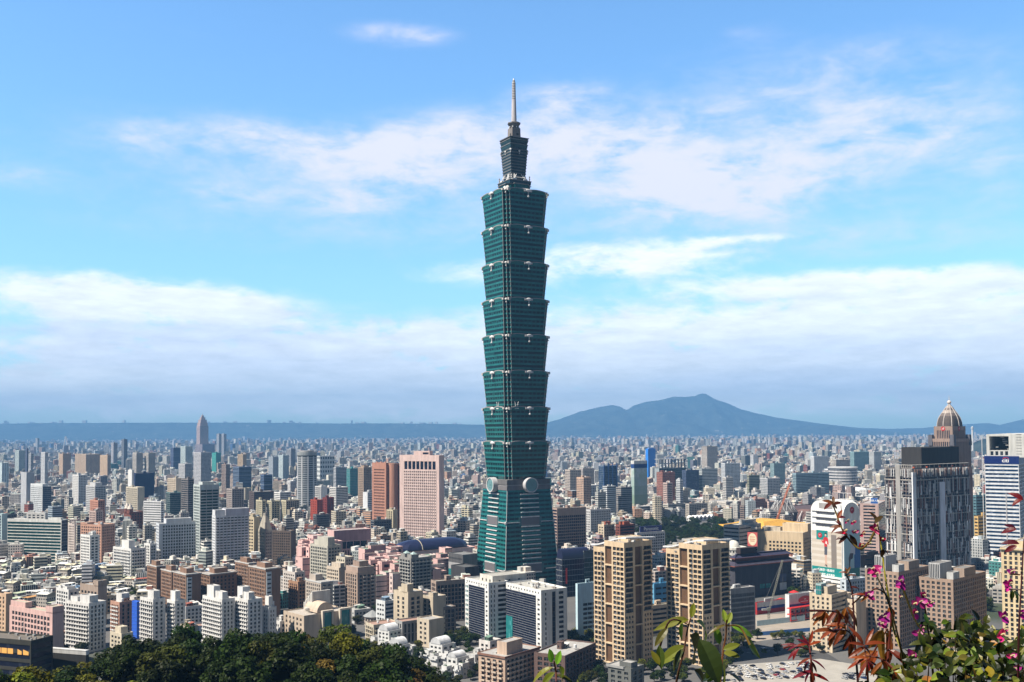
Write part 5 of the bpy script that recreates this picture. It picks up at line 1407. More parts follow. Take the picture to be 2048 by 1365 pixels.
def beige_tower(lb, pl, pc, pr, yt, D):
    iv = dict(ind=True)
    root, w, d, h = place('tower_block', lb, 'tower block', D, pl, pc, pr, yt, 52, 'twin beige towers')
    col = (.60, .46, .31)
    two = G(4.0, 3.4, .74, .62, m=.5, top=3.2, base=.3, dep=.8, **iv)
    rec = dict(G(6, 13.6, .86, .92, m=.4, top=3.2, base=.3, dep=1.6), glass='brown_recess')
    wide = G(6, 3.4, .8, .64, m=1.0, top=3.2, base=.3, **iv)
    narrow = G(3, 3.4, .5, .42, m=.8, top=0.6, base=.3, **iv)
    balc = G(7, 3.4, .74, .6, m=.5, top=3.2, base=.3, dep=.8, balc=dict(d=1.3, h=.5, w=1.0, col=(.20, .19, .18)), **iv)
    L = SPLIT((0, .4, 0, 1, rec), (.4, 1, 0, 1, two))
    R = SPLIT((0, .36, .42, 1, wide), (0, .36, 0, .42, narrow), (.36, .66, 0, 1, rec), (.66, 1, .42, 1, balc), (.66, 1, 0, .42, narrow))
    volume(root, -w * .13, w / 2, -d / 2, d / 2, 0, h, col, L, R, (.35, .32, .28), .9)
    volume(root, -w / 2, -w * .13 - .003, -d / 2 + .4, d / 2, 0, h - 5, col, two, PL, (.35, .32, .28), .9, 'low_wing')
    for f in (.28, .72):
        mb = MB(); x = -w / 2 + w * f
        for k in range(int(h / 3.4) - 1):
            mb.box(x - 1.0, x + 1.0, -d / 2 - .06, -d / 2 + .02, 1.9 + 3.4 * k - 1.0, 1.9 + 3.4 * k - .1, (.16, .17, .19))
        mb.build('spandrel_strip', ('facade',), root)
    volume(root, -w * .05, w * .32, -d * .1, d * .35, h - .897, h + 2.6, col, PL, G(4, 6, .4, .5), (.4, .36, .3), .4, 'stair_hut')
    volume(root, -w * .35, -w * .12, -d * .1, d * .35, h - .897, h + 1.5, (.42, .42, .42), PL, PL, (.4, .36, .3), .4, 'lift_house')
    cp = MB()
    path = []
    for i in range(19):
        t = i / 18
        path.append((-w / 2 - 3.5 + (w + 3.5) * t, -d / 2 + 1.5, h - 4.2 + 7.2 * (3 * t * t - 2 * t ** 3)))
    for i in range(1, 10):
        t = i / 9
        path.append((w / 2 - .5, -d / 2 + 1.5 + (d + 2) * t, h + 3.0 - 1.5 * t))
    prev = None
    for i, p in enumerate(path):
        q = path[min(i + 1, len(path) - 1)]; o = path[max(i - 1, 0)]
        dx, dy = q[0] - o[0], q[1] - o[1]; L_ = math.hypot(dx, dy); nx, ny = -dy / L_, dx / L_
        s = [(p[0] + nx * k1, p[1] + ny * k1, p[2] + k2) for k1, k2 in ((-.6, -.5), (2.2, -.5), (2.2, .5), (-.6, .5))]
        if prev:
            for k in range(4):
                cp.face([prev[k], s[k], s[(k + 1) % 4], prev[(k + 1) % 4]], (.66, .67, .70))
        else:
            cp.face(s[::-1], (.66, .67, .70))
        prev = s
    cp.face(prev, (.66, .67, .70))
    can = cp.build('roof_canopy', ('facade',), root)
    for i in (3, 7, 11, 15, 19, 23, 26):
        p = path[min(i, len(path) - 1)]
        mb = MB(); mb.bar((p[0], p[1] + .3, min(h - 1, p[2] - 1)), (p[0], p[1] + .3, p[2] - .3), .28, (.6, .6, .62), 6); mb.build('canopy_post', ('facade',), can)
    r = random.Random(pl)
    for i in range(7):
        mb = MB(); q = r.uniform(.8, 1.6); mb.box(-q, q, -q * .7, q * .7, 0, r.uniform(.8, 2.0), r.choice([(.6, .6, .6), (.2, .2, .2), (.5, .42, .32)])); mb.build('roof_plant', ('facade',), root, (r.uniform(-.42, .42) * w, r.uniform(-.42, .1) * d, h - .9))
MAT['brown_recess'] = plain('brown_recess_cladding', (.12, .065, .035), .6, 0, .3, .5)
def poster_tower():
    D = 1010
    root, w, d, h = place('poster_tower', 'white round shouldered tower covered by two giant advertising posters', 'tower', D, 1622, 1683, 1719, 1040, 56)
    top = at(1683, 1004, D).z
    wh = (.74, .74, .73)
    def rounded(W, z0, z1, r, n=8):
        pts = [(-W / 2, z0), (W / 2, z0)]
        for i in range(n + 1):
            t = math.pi / 2 * i / n
            pts.append((W / 2 - r + r * math.cos(t), z1 - r + r * math.sin(t)))
        for i in range(n + 1):
            t = math.pi / 2 + math.pi / 2 * i / n
            pts.append((-W / 2 + r + r * math.cos(t), z1 - r + r * math.sin(t)))
        return pts
    def extr(name, pts, y0, y1, axis, col=wh):
        mb = MB(); n = len(pts)
        P = (lambda u, v, y: (u, y, v)) if axis == 'y' else (lambda u, v, y: (y, u, v))
        for i in range(n):
            (a, b), (c, e) = pts[i], pts[(i + 1) % n]
            f = [P(a, b, y0), P(c, e, y0), P(c, e, y1), P(a, b, y1)]
            mb.face(f if axis == 'y' else f[::-1], col)
        f = [P(u, v, y0) for u, v in pts]; g = [P(u, v, y1) for u, v in pts]
        mb.face(f[::1] if axis == 'y' else f[::-1], col); mb.face(g[::-1] if axis == 'y' else g, col)
        return mb.build(name, ('facade',), root)
    body = extr('wall', rounded(w, 12, top, 11), -d / 2, d / 2, 'y')
    arch = extr('side_wall', rounded(d * .92, 12, top - 1.2, d * .45), w / 2 - 8, w / 2 + 1.2, 'x')
    for k, (zz, ww) in enumerate(((top - 12, .58), (top - 18, .62), (top - 24, .60))):
        mb = MB(); mb.box(-w * .3 + k * -.6, -w * .3 + w * ww, -d / 2 - .9, -d / 2 + .02, zz - 1.1, zz + 1.1, (.05, .05, .06)); mb.box(-w * .46, w * .42, -d / 2 - 1.2, -d / 2 - .02, zz + 1.1, zz + 3.0, wh); mb.build('window_slot', ('facade',), root)
    mb = MB(); mb.box(-w * .22, w * .22, -d / 2 - .3, -d / 2 + .1, top - 8, top - 2.5, (.3, .29, .29)); mb.build('roof_recess', ('facade',), root)
    lo = MB(); lo.box(-w * .56, w * .56, -d * .62, d * .55, 0, 12, wh, (40, 4, 1, .3)); lo.box(-w * .66, w * .2, -d * .9, -d * .3, 0, 8.5, wh, (30, 4, 1, .3)); lo.build('podium', ('facade',), root)
    zb, zg, zt_ = 12.3, at(1683, 1139, D).z, at(1683, 1066, D).z
    def mat(name, c, r=.6): return plain(name, c, r, 0, .06, .15)
    y = -d / 2
    ps = MB()
    ps.box(-w * .485, w * .485, y - .25, y - .02, zg, zt_, mi=0)
    for k in range(5):
        ps.box(-w * .484, w * .484, y - .27, y - .252, zg + 4 + k * (zt_ - zg) / 6.0, zg + 6.5 + k * (zt_ - zg) / 6.0, mi=1)
    ps.box(w * .16, w * .33, y - .29, y - .272, zg, zt_ - 3, mi=2); ps.box(-w * .484, w * .484, y - .28, y - .02, zb, zg, mi=3); ps.box(-w * .32, w * .05, y - .285, y - .268, zt_ - 9, zt_ + .5, mi=3)
    post = ps.build('poster', (mat('poster_stone', (.50, .44, .37)), mat('poster_stone_light', (.58, .53, .47)), mat('poster_brown', (.20, .17, .15)), mat('poster_green', (.0, .20, .19))), root)
    def poly(name, pts, col, yy, cx, cz, s):
        mb = MB(); mb.face([(cx + s * u, yy, cz + s * v) for u, v in pts]); mb.face([(cx + s * u, yy + .02, cz + s * v) for u, v in pts[::-1]])
        return mb.build(name, (mat(name + '_print', col),), post)
    s = (zt_ - zg - 2) / 8.6; cx, cz = -w * .02, zg + 1.6; yy = y - .33
    poly('printed_legs', [(-.25, .2), (-.05, .15), (0, 3.4), (.05, .1), (.3, .0), (.32, .2), (.35, 3.4), (-.35, 3.4)], (.55, .36, .28), yy, cx, cz, s)
    poly('printed_shoes', [(-.45, -.05), (.0, .05), (.05, -.2), (.4, -.35), (.35, .2), (-.1, .3)], (.03, .03, .03), yy - .03, cx, cz, s)
    poly('printed_skirt', [(-.42, 2.7), (.42, 2.7), (.52, 5.0), (-.4, 5.0)], (.07, .075, .10), yy - .03, cx, cz, s)
    poly('printed_jacket', [(-.42, 4.8), (.45, 4.8), (.55, 5.6), (.95, 5.3), (.75, 6.9), (.35, 7.25), (-.3, 7.25), (-.7, 6.8), (-.75, 6.1), (-1.25, 6.45), (-1.3, 6.2), (-.75, 5.5), (-.45, 5.9)], (.50, .02, .02), yy - .06, cx, cz, s)
    poly('printed_hands', [(-.1, 5.6), (.45, 5.4), (.5, 6.0), (.1, 6.3)], (.65, .6, .58), yy - .09, cx, cz, s)
    poly('printed_face', [(.27 * math.cos(t / 8 * 6.283) + .05, 7.75 + .36 * math.sin(t / 8 * 6.283)) for t in range(8)], (.60, .42, .34), yy - .06, cx, cz, s)
    poly('printed_hair', [(-.28, 7.75), (-.2, 7.9), (.05, 8.02), (.3, 7.9), (.38, 7.7), (.36, 8.2), (.1, 8.4), (-.2, 8.25)], (.02, .015, .015), yy - .09, cx, cz, s)
    disc = lambda n, R, yo, c, par, X, Z, ax: None
    def emblem(par, x, yv, z, R, side):
        mb = MB()
        for i in range(20):
            pass
        c = [(R * math.cos(6.2832 * i / 20), R * math.sin(6.2832 * i / 20)) for i in range(20)]
        P = (lambda u, v, o: (x + u, yv - o, z + v)) if side == 'f' else (lambda u, v, o: (x + o, yv + u, z + v))
        mb.face([P(u, v, .12) for u, v in c], (.42, .02, .03))
        mb.face([P(u * .55 - .1 * R, v * .35 + .1 * R, .16) for u, v in c], (.60, .20, .2)); mb.face([P(u * .25 + .2 * R, v * .2 - .25 * R, .18) for u, v in c], (.35, .01, .02))
        return mb.build('round_emblem', ('facade',), par)
    emblem(post, -w * .20, y - .3, zt_ - 4.5, 2.6, 'f')
    for k, zz in enumerate((zg - 3.2, zg - 7.6)):
        text_part('caption_line', ('感謝您一路相伴' if k == 0 else '用心服務 全年無休'), 3.0 if k == 0 else 2.6, post, (-w * .02, y - .32, zz), (math.pi / 2, 0, 0), MAT['paint_white'])
    x = w / 2 + 1.2
    sp = MB(); sp.box(x + .02, x + .25, -d * .44, d * .44, zg, zt_ + 2, mi=0); sp.box(x + .26, x + .27, d * .1, d * .44, zg, zg + 22, mi=1); sp.box(x + .02, x + .28, -d * .44, d * .44, zb, zg, mi=2)
    side = sp.build('poster', (mat('poster_sky', (.36, .56, .64)), mat('poster_sea', (.01, .10, .32)), mat('poster_side_green', (.0, .18, .18))), root)
    def spoly(name, pts, col, o, cy, cz, s):
        mb = MB(); mb.face([(x + .25 + o, cy + s * u, cz + s * v) for u, v in pts]); mb.face([(x + .24 + o, cy + s * u, cz + s * v) for u, v in pts[::-1]])
        mb.build(name, (mat(name + '_print', col),), side)
    spoly('printed_shirt', [(-.9, 3.6), (1.3, 3.2), (1.4, 5.2), (.9, 6.4), (.6, 7.4), (-.1, 7.2), (-.2, 8.6), (-.5, 8.6), (-.7, 6.6), (-.4, 5.2)], (.50, .53, .60), .04, -d * .02, zg + 2, s * .9)
    spoly('printed_trousers', [(-.9, 3.7), (.6, 3.6), (.3, 2.2), (-.6, 1.9), (-1.0, .6), (-1.4, .7), (-1.5, 2.4)], (.035, .03, .05), .06, -d * .02, zg + 2, s * .9)
    spoly('printed_head', [(.3 * math.cos(t / 8 * 6.283) + 1.5, 7.0 + .45 * math.sin(t / 8 * 6.283)) for t in range(8)], (.05, .03, .03), .06, -d * .02, zg + 2, s * .9)
    spoly('printed_shoe', [(-1.5, -.3), (-1.0, -.2), (-.9, .7), (-1.4, .7)], (.03, .03, .04), .08, -d * .02, zg + 2, s * .9)
    emblem(arch, x, d * .03, top - 9, 3.4, 's')
    for yy_ in (-d * .13, d * .13):
        mb = MB(); mb.box(x, x + .6, yy_ - 1, yy_ + 1, top - 24, top - 19, (.7, .7, .7)); mb.build('vent_box', ('facade',), arch)
    fr = MB()
    for k in range(4):
        fr.bar((-2 + k * 5, d * .35, top - 6), (-2 + k * 5, d * .35, top + 7), .22, (.55, .54, .55))
    for zz in (top + 1, top + 7): fr.bar((-2, d * .35, zz), (13, d * .35, zz), .22, (.55, .54, .55))
    fr.build('roof_frame', ('facade',), root)
def domed_tower():
    D = 1330
    root, w, d, h = place('domed_tower', 'pinkish stone skyscraper with ogee dome and ball finial', 'skyscraper', D, 1856, 1908, 1944, 893, 50)
    stone = (.29, .21, .175)
    z = lambda py: at(1897, py, D).z
    pil = G(2.6, h, .5, .985, 'glass_navy', m=1.4, top=3, base=1, dep=.9)
    volume(root, -w / 2, w / 2, -d / 2, d / 2, 0, h * .78, (.26, .17, .145), pil, pil, name='lower_shaft')
    pil2 = G(2.9, 30, .48, .96, 'glass_navy', m=1.2, top=3, base=.3, dep=.8)
    volume(root, -w * .48, w * .48, -d * .48, d * .48, h * .78, z(878), stone, pil2, pil2, name='shoulder_shaft')
    for sx in (-1, 1):
        for sy in (-1, 1):
            mb = MB(); q = 3.2
            mb.prism([(-q, -q), (q, -q), (q, q), (-q, q)], z(892), z(870), (.10, .10, .12), ring1=[(-q * .8, -q * .8), (q * .8, -q * .8), (q * .8, q * .8), (-q * .8, q * .8)])
            mb.build('corner_turret', ('facade',), root, (sx * (w / 2 - 3), sy * (d / 2 - 3), 0))
    pil3 = G(2.4, 18, .45, .8, 'glass_navy', m=3.5, top=5, base=.5, dep=.6)
    u = volume(root, -w * .36, w * .36, -d * .36, d * .36, z(878) - .9, z(853), stone, pil3, pil3, name='upper_shaft')
    for (px_, py_, rz) in ((0, -d * .36 - .1, 0), (w * .36 + .1, 0, math.pi / 2)):
        mb = MB(); c = [(3 * math.cos(6.2832 * i / 20), 3 * math.sin(6.2832 * i / 20)) for i in range(20)]
        mb.face([(a, -.1, b) for a, b in c], (.45, .03, .03)); mb.face([(a * .3 + .5, -.16, b * .55 + .4) for a, b in c], (.6, .42, .4)); mb.face([(a * .55 - .3, -.2, b * .22 - .3) for a, b in c], (.6, .42, .4))
        mb.build('round_emblem', ('facade',), u, (px_, py_, z(858)), rz)
    dm = MB()
    prof = [(.355, 853), (.345, 846), (.315, 838), (.27, 832), (.21, 826), (.15, 820), (.10, 815), (.055, 812), (.03, 809)]
    def ring(f, zz):
        out = []
        for i in range(32):
            t = 2 * math.pi * i / 32 + math.pi / 4
            c, s_ = math.cos(t), math.sin(t)
            k = (abs(c) ** 3.2 + abs(s_) ** 3.2) ** (-1 / 3.2)
            out.append((w * f * c * k, d * f * s_ * k, zz))
        return out
    pr = None
    for j, (f, py) in enumerate(prof):
        r_ = ring(f, z(py))
        if pr:
            band = (.085, .07, .065) if j <= 3 else ((.36, .31, .28) if j % 2 else (.16, .13, .12))
            for i in range(32):
                k = (i + 1) % 32
                dm.face([pr[i], pr[k], r_[k], r_[i]], band)
        pr = r_
    dm.face(pr, (.4, .35, .33))
    dome = dm.build('dome', ('facade',), root)
    for k in range(8):
        mb = MB(); last = None
        for f, py in prof:
            t = math.pi / 4 * k; c, s_ = math.cos(t), math.sin(t); q = (abs(c) ** 3.2 + abs(s_) ** 3.2) ** (-1 / 3.2)
            p = (w * f * c * q * 1.01, d * f * s_ * q * 1.01, z(py) + .3)
            if last: mb.bar(last, p, .55, (.56, .50, .47))
            last = p
        mb.build('rib', ('facade',), dome)
    fn = MB(); fn.cyl(0, 0, z(811), z(807), 1.2, .7, 10, (.5, .46, .44)); fn.sphere((0, 0, z(804)), 2.7, 14, 9, (.55, .5, .48)); fn.cyl(0, 0, z(800.5), z(790), .5, .12, 8, (.5, .45, .42)); fn.build('finial', ('facade',), dome)
def scaffold_tower():
    D = 1000
    root, w, d, h = place('unfinished_tower', 'unfinished tower wrapped in scaffolding with two white strips', 'tower block', D, 1769, 1824, 1938, 937, 56)
    volume(root, -w / 2, w / 2, -d / 2, d / 2, 0, h, (.16, .15, .15), G(3.2, 3.6, .7, .62, 'glass_navy', m=.6), G(3.2, 3.6, .7, .62, 'glass_navy', m=.6), (.3, .28, .26), .6)
    r = random.Random(9)
    cols = [(.70, .70, .70), (.66, .66, .68), (.30, .20, .17), (.40, .40, .41), (.12, .12, .13), (.26, .13, .11)]
    for face in (0, 1):
        L = w if face == 0 else d
        mb = MB()
        u = 1.0
        P = (lambda u, o, z: (-w / 2 + u, -d / 2 - o, z)) if face == 0 else (lambda u, o, z: (w / 2 + o, -d / 2 + u, z))
        while u < L - .8:
            c = r.choice(cols)
            nseg = int(h / 16) + 1
            for k in range(nseg):
                if r.random() < .78:
                    za, zb = k * 16 + r.uniform(0, 2), min(h - 1, k * 16 + r.uniform(11, 16))
                    if zb > za:
                        o = r.uniform(.5, 1.3)
                        mb.bar(P(u, o, za), P(u, o, zb), r.uniform(.2, .62), r.choice([c, c, r.choice(cols)]))
            u += r.uniform(1.1, 1.9)
        for k in range(int(h / 3.6)):
            zz = k * 3.6 + 1.8
            if k % 5 == 0: mb.bar(P(.3, 1.2, zz), P(L - .3, 1.2, zz), .34, (.5, .47, .43))
            else:
                a = r.uniform(0, L * .7); mb.bar(P(a, 1.1, zz), P(min(L - .3, a + r.uniform(4, 22)), 1.1, zz), .16, r.choice(cols))
        u = 2.0
        while u < L - 3:
            for k in range(int(h / 18)):
                if r.random() < .5:
                    za = k * 18 + r.uniform(0, 5); ww = r.uniform(.9, 2.4); o0 = r.uniform(.3, 1.0); c = r.choice([(.72, .72, .73), (.62, .63, .66), (.45, .45, .46)])
                    p0, p1 = P(u, o0, za), P(u + ww, o0 + .3, min(h - 2, za + r.uniform(7, 15)))
                    if p1[2] > za: mb.box(min(p0[0], p1[0]), max(p0[0], p1[0]), min(p0[1], p1[1]), max(p0[1], p1[1]), za, p1[2], c)
            u += r.uniform(2.6, 5)
        mb.build('scaffold_lattice', ('facade',), root)
    st = MB(); st.box(w / 2 + .2, w / 2 + 1.6, -d / 2 - 1.5, -d / 2 + 4.2, 0, h - 4, (.74, .75, .78)); st.build('white_strip', ('facade',), root)
    st = MB(); st.box(w / 2 + .2, w / 2 + 1.9, -d / 2 + d * .44, -d / 2 + d * .53, 0, h - 15, (.62, .64, .72)); st.build('white_strip', ('facade',), root)
    st = MB(); st.box(-w / 2 + w * .44, -w / 2 + w * .6, -d / 2 - 1.8, -d / 2 - .2, 0, h + 3, (.30, .29, .28)); st.build('hoist_shaft', ('facade',), root)
    zt_ = at(1824, 896, D).z
    volume(root, -w * .30, w * .42, -d * .30, d * .36, h - .6, zt_, (.035, .033, .033), PL, PL, (.1, .1, .1), .3, 'netted_plant_house')
    mb = MB()
    for k in range(7):
        for q in (0, 1):
            y = -d * .30 + k * d * .11
            mb.bar((-w * .30 - 6 * q, -d * .30 + (0 if q == 0 else 0), h), (-w * .30 - 6 * q, -d * .30, zt_ - 2 * q), .2, (.25, .24, .24))
    for k in range(14):
        t = k / 13
        mb.bar((w / 2 - .5, -d / 2 + d * t, h - .5), (w / 2 - .5, -d / 2 + d * t, h + 3.2), .2, (.5, .48, .46)); mb.bar((-w / 2 + w * t, -d / 2 + .3, h - .5), (-w / 2 + w * t, -d / 2 + .3, h + 3), .2, (.5, .48, .46))
    mb.bar((w / 2 - .5, -d / 2, h + 3.2), (w / 2 - .5, d / 2, h + 3.2), .25, (.5, .48, .46)); mb.bar((-w / 2, -d / 2 + .3, h + 3), (w / 2, -d / 2 + .3, h + 3), .25, (.5, .48, .46))
    for k in range(3): mb.bar((-w * .30 - 6, -d * .3, h + 6 + k * 5), (-w * .30, -d * .3, h + 4 + k * 5), .25, (.3, .29, .28))
    mb.build('steel_lattice', ('facade',), root)
    for k in range(5):
        mb = MB(); mb.box(-1.0, 1.0, -.6, .6, 0, 1.8, (.50, .11, .05)); mb.build('orange_hoist', ('facade',), root, (w * (.46 - .0 * k), -d / 2 + d * (.05 + .22 * k), h - .6))
def banded_tower():
    D = 1120
    root, w, d, h = place('office_building', 'tall office with white and deep blue floor bands and open roof frame', 'office building', D, 1969, 2037, 2090, 914, 34)
    wh = (.62, .64, .68)
    band = BAND(4.35, .50, 'glass_blue', m=.5, top=10, base=3)
    Lf = SPLIT((0, .60, 0, .72, band), (.60, .64, 0, .72, PL), (.64, 1, 0, .72, dict(band)), (0, 1, .72, 1, dict(band)))
    volume(root, -w / 2, w / 2, -d / 2, d / 2, 0, h, wh, BAND(4.35, .52, 'glass_blue', m=.5, top=9, base=3), G(4, 4.35, .7, .6, 'glass_navy', m=.6, top=9, base=3), (.3, .3, .3))
    mb = MB(); mb.box(-w / 2 + w * .60, -w / 2 + w * .63, -d / 2 - .5, -d / 2 - .02, 0, h * .68, (.40, .40, .42)); mb.build('pier', ('facade',), root)
    hd = MB(); hd.box(-w / 2 - .4, w / 2 + .4, -d / 2 - .5, d / 2 + .4, h - 8, h + .6, mi=0); hd.build('blue_header', (plain('deep_blue_panel', (.008, .02, .12), .3, 0, .1),), root)
    x = -w / 2 + w * .62
    text_part('sign_letter', 'citi', 6.0, root, (x, -d / 2 - .55, h - 4.4), (math.pi / 2, 0, 0), MAT['paint_white'], .06)
    arc = MB()
    for i in range(8):
        t0, t1 = math.pi * (.12 + .76 * i / 8), math.pi * (.12 + .76 * (i + 1) / 8)
        arc.bar((x + .3 + 3.2 * math.cos(t0), -d / 2 - .6, h - 3.4 + 2.4 * math.sin(t0)), (x + .3 + 3.2 * math.cos(t1), -d / 2 - .6, h - 3.4 + 2.4 * math.sin(t1)), .28, (.55, .03, .03))
    arc.build('sign_arc', ('facade',), root)
    zt_ = at(2037, 869, D).z
    fr = MB()
    a, b = -w / 2 + w * .06, w / 2 + 6
    y0, y1 = -d / 2 + 1.5, d / 2 - 1
    c = (.52, .52, .50)
    fr.box(a, a + 3, y0, y1, h - .8, zt_, c); fr.box(a + w * .66, b, y0, y1, h - .8, zt_, c)
    fr.box(a + 3.003, a + w * .66 - .003, y0, y1, zt_ - 2.2, zt_ - .003, c); fr.box(a + 3.003, a + w * .66 - .003, y0 + .2, y1, h - .8, h + 7, c, (5, 9, .6, .5))
    fr.build('roof_frame', ('facade',), root)
    pl_ = MB(); pl_.box(a + 3.1, a + w * .65, y1 - 3, y1 - .5, h + 7.01, zt_ - 2.3, (.08, .08, .085))
    r = random.Random(2)
    for i in range(9):
        u = r.uniform(a + 8, a + w * .6); pl_.box(u, u + r.uniform(2, 7), y0 + 6, y0 + 9, h + 8 + i * 2.2, h + 8.7 + i * 2.2, (.4, .4, .4))
    for i in range(8): pl_.box(b - w * .24, b - w * .08, y0 - .3, y0 - .01, h + 3 + i * 3.1, h + 3.6 + i * 3.1, (.35, .35, .33))
    pl_.build('roof_plant', ('facade',), root)
    mb = MB(); mb.bar((-w / 2 - 2.5, -d / 2 + 1, 0), (-w / 2 - 2.5, -d / 2 + 1, h + 23), .35, (.6, .6, .62), 6); mb.build('mast', ('facade',), root)
def pink_tower():
    D = 1370
    root, w, d, h = place('office_building', 'tall plain pink tower pierced by small square windows with dark slots on top', 'office building', D, 799, 878, 888, 911, 30)
    pk = (.60, .45, .42)
    fld = G(w * .82 / 16, 3.9, .42, .46, 'glass_navy', m=.2, top=.6, base=.5, dep=.7)
    slots = G(w * .82 / 8, 12, .66, .86, 'glass_navy', m=.2, top=.4, base=.3, dep=.9)
    L = SPLIT((0, .11, 0, 1, PL), (.11, .93, 0, .84, fld), (.11, .93, .84, .94, slots), (.11, .93, .94, 1, PL), (.93, 1, 0, 1, PL))
    volume(root, -w / 2, w / 2, -d / 2, d / 2, 0, h, pk, L, PL, (.45, .35, .33), 1.0)
    for i in range(17):
        mb = MB(); x = -w / 2 + w * .11 + w * .82 * i / 16; mb.box(x - .35, x + .35, -d / 2 - .45, -d / 2 - .003, 2, h * .835, (.66, .54, .51)); mb.build('pilaster', ('facade',), root)
    volume(root, -w * .16, w * .24, -d * .3, d * .3, h - .997, at(850, 903, D).z, pk, SPLIT((0, .55, 0, 1, PL), (.55, .96, .25, .75, G(9, 9, .9, .8, 'glass_navy', m=.1, top=.1, base=.1)), (.55, .96, 0, .25, PL), (.55, .96, .75, 1, PL), (.96, 1, 0, 1, PL)), PL, (.45, .35, .33), .3, 'roof_house')
def brick_tower():
    D = 1500
    root, w, d, h = place('office_building', 'salmon brick tower with a round shaft on its flank', 'office building', D, 744, 772, 781, 926, 40)
    bk = (.40, .20, .145)
    volume(root, -w / 2, w / 2, -d / 2, d / 2, 0, h, bk, SPLIT((0, .12, 0, 1, PL), (.12, .9, 0, .93, G(2.2, 4.4, .62, .42, 'glass', m=.2, top=.6)), (.12, .9, .93, 1, PL), (.9, 1, 0, 1, PL)), G(6, 4.4, .3, .3, 'glass', m=1), (.3, .2, .17))
    mb = MB(); mb.cyl(w / 2 + 1, d * .62 + 3, 0, at(788, 927, D).z, 8.5, 8.5, 22, (.42, .22, .16), top=(.3, .2, .17)); mb.build('round_shaft', ('facade',), root)
    volume(root, w / 2 + 2, w / 2 + 16, d * .62 + 7, d * .62 + 18, 0, h * .985, (.19, .10, .08), PL, PL, name='rear_slab')
    for k in range(3):
        mb = MB(); mb.box(-.9, .9, -.9, .9, 0, 2.5, (.5, .3, .24)); mb.build('roof_block', ('facade',), root, (-w * .3 + k * w * .3, 0, h - .9))
def cylinder_tower():
    D = 1900
    z0 = at(610, 905, D).z
    x = x_at(610, D, 60)
    root = empty('office_building', (x, D + 18, 0)); tag(root, 'grey cylinder tower ringed by window bands', 'office building')
    KEEP_OUT.append((x, D + 18, 30))
    R = 18.5
    mb = MB(); mb.cyl(0, 0, 0, z0 - 6, R - .5, R - .5, 40, (.06, .065, .07)); mb.cyl(0, 0, z0 - 6, z0, R + .2, R + .2, 40, (.26, .28, .29), top=(.3, .3, .3)); mb.cyl(0, 0, z0, z0 + 3, R * .7, R * .7, 24, (.3, .3, .3)); mb.build('wall', ('facade',), root)
    n = int((z0 - 8) / 4.1)
    for k in range(n):
        b = MB(); zz = 4 + k * 4.1; b.cyl(0, 0, zz, zz + 2.1, R, R, 40, (.33, .35, .37)); b.build('floor_ring', ('facade',), root)
    for k in range(10):
        a = 2 * math.pi * k / 10 + .3
        b = MB(); b.box(-1.3, 1.3, -.35, .1, 2, z0 - 8, (.50, .51, .53)); b.build('pilaster', ('facade',), root, (math.sin(a) * R, -math.cos(a) * R, 0), a)
def spire_tower_far():
    D = 5700
    z = lambda py: at(405, py, D).z
    root, w, d, h = place('skyscraper', 'slim pinkish skyscraper with stepped pyramid top on the horizon', 'skyscraper', D, 393, 400, 417, 852, 55)
    c = (.42, .33, .33)
    sh = SH(4, 4, .5, .6)
    volume(root, -w / 2, w / 2, -d / 2, d / 2, 0, h, c, sh, sh)
    volume(root, -w * .62, w * 1.3, -d * .55, d * .9, 0, at(405, 889, D).z, (.26, .22, .25), sh, sh, name='podium')
    for i, (f, py) in enumerate(((.44, 846), (.36, 840), (.24, 835), (.13, 831))):
        volume(root, -w * f, w * f, -d * f, d * f, h - 1 if i == 0 else zz, z(py), (.40, .30, .29), PL, PL, par=0, name='crown_tier'); zz = z(py)
    mb = MB(); mb.cyl(0, 0, zz, z(827), 2.5, .3, 6, (.4, .3, .3)); mb.build('spire', ('facade',), root)
def shoulder_tower():
    D = 1140
    root, w, d, h = place('office_building', 'grey beige office tower with sloping pointed shoulders', 'office building', D, 516, 531, 545, 1063, 46)
    c = (.36, .33, .28)
    g = G(2.3, 3.7, .5, .42, 'glass_navy', m=.8, top=1, base=1)
    volume(root, -w / 2, w / 2, -d / 2, d / 2, 0, h, c, g, g, par=0)
    mb = MB(); zt_ = at(531, 1033, D).z
    f = lambda k: [(-w * k, -d * k), (w * k, -d * k), (w * k, d * k), (-w * k, d * k)]
    mb.prism(f(.5), h + .003, zt_, c, ring1=f(.16)); mb.prism(f(.14), zt_, zt_ + 3, (.3, .28, .25)); mb.build('pointed_roof', ('facade',), root)
    for (x, y) in ((w / 2, -d / 2),):
        b = MB(); b.box(x - 1.0, x + .5, y - .5, y + 1.0, 0, h + 10, (.20, .18, .16)); b.build('corner_pier', ('facade',), root)
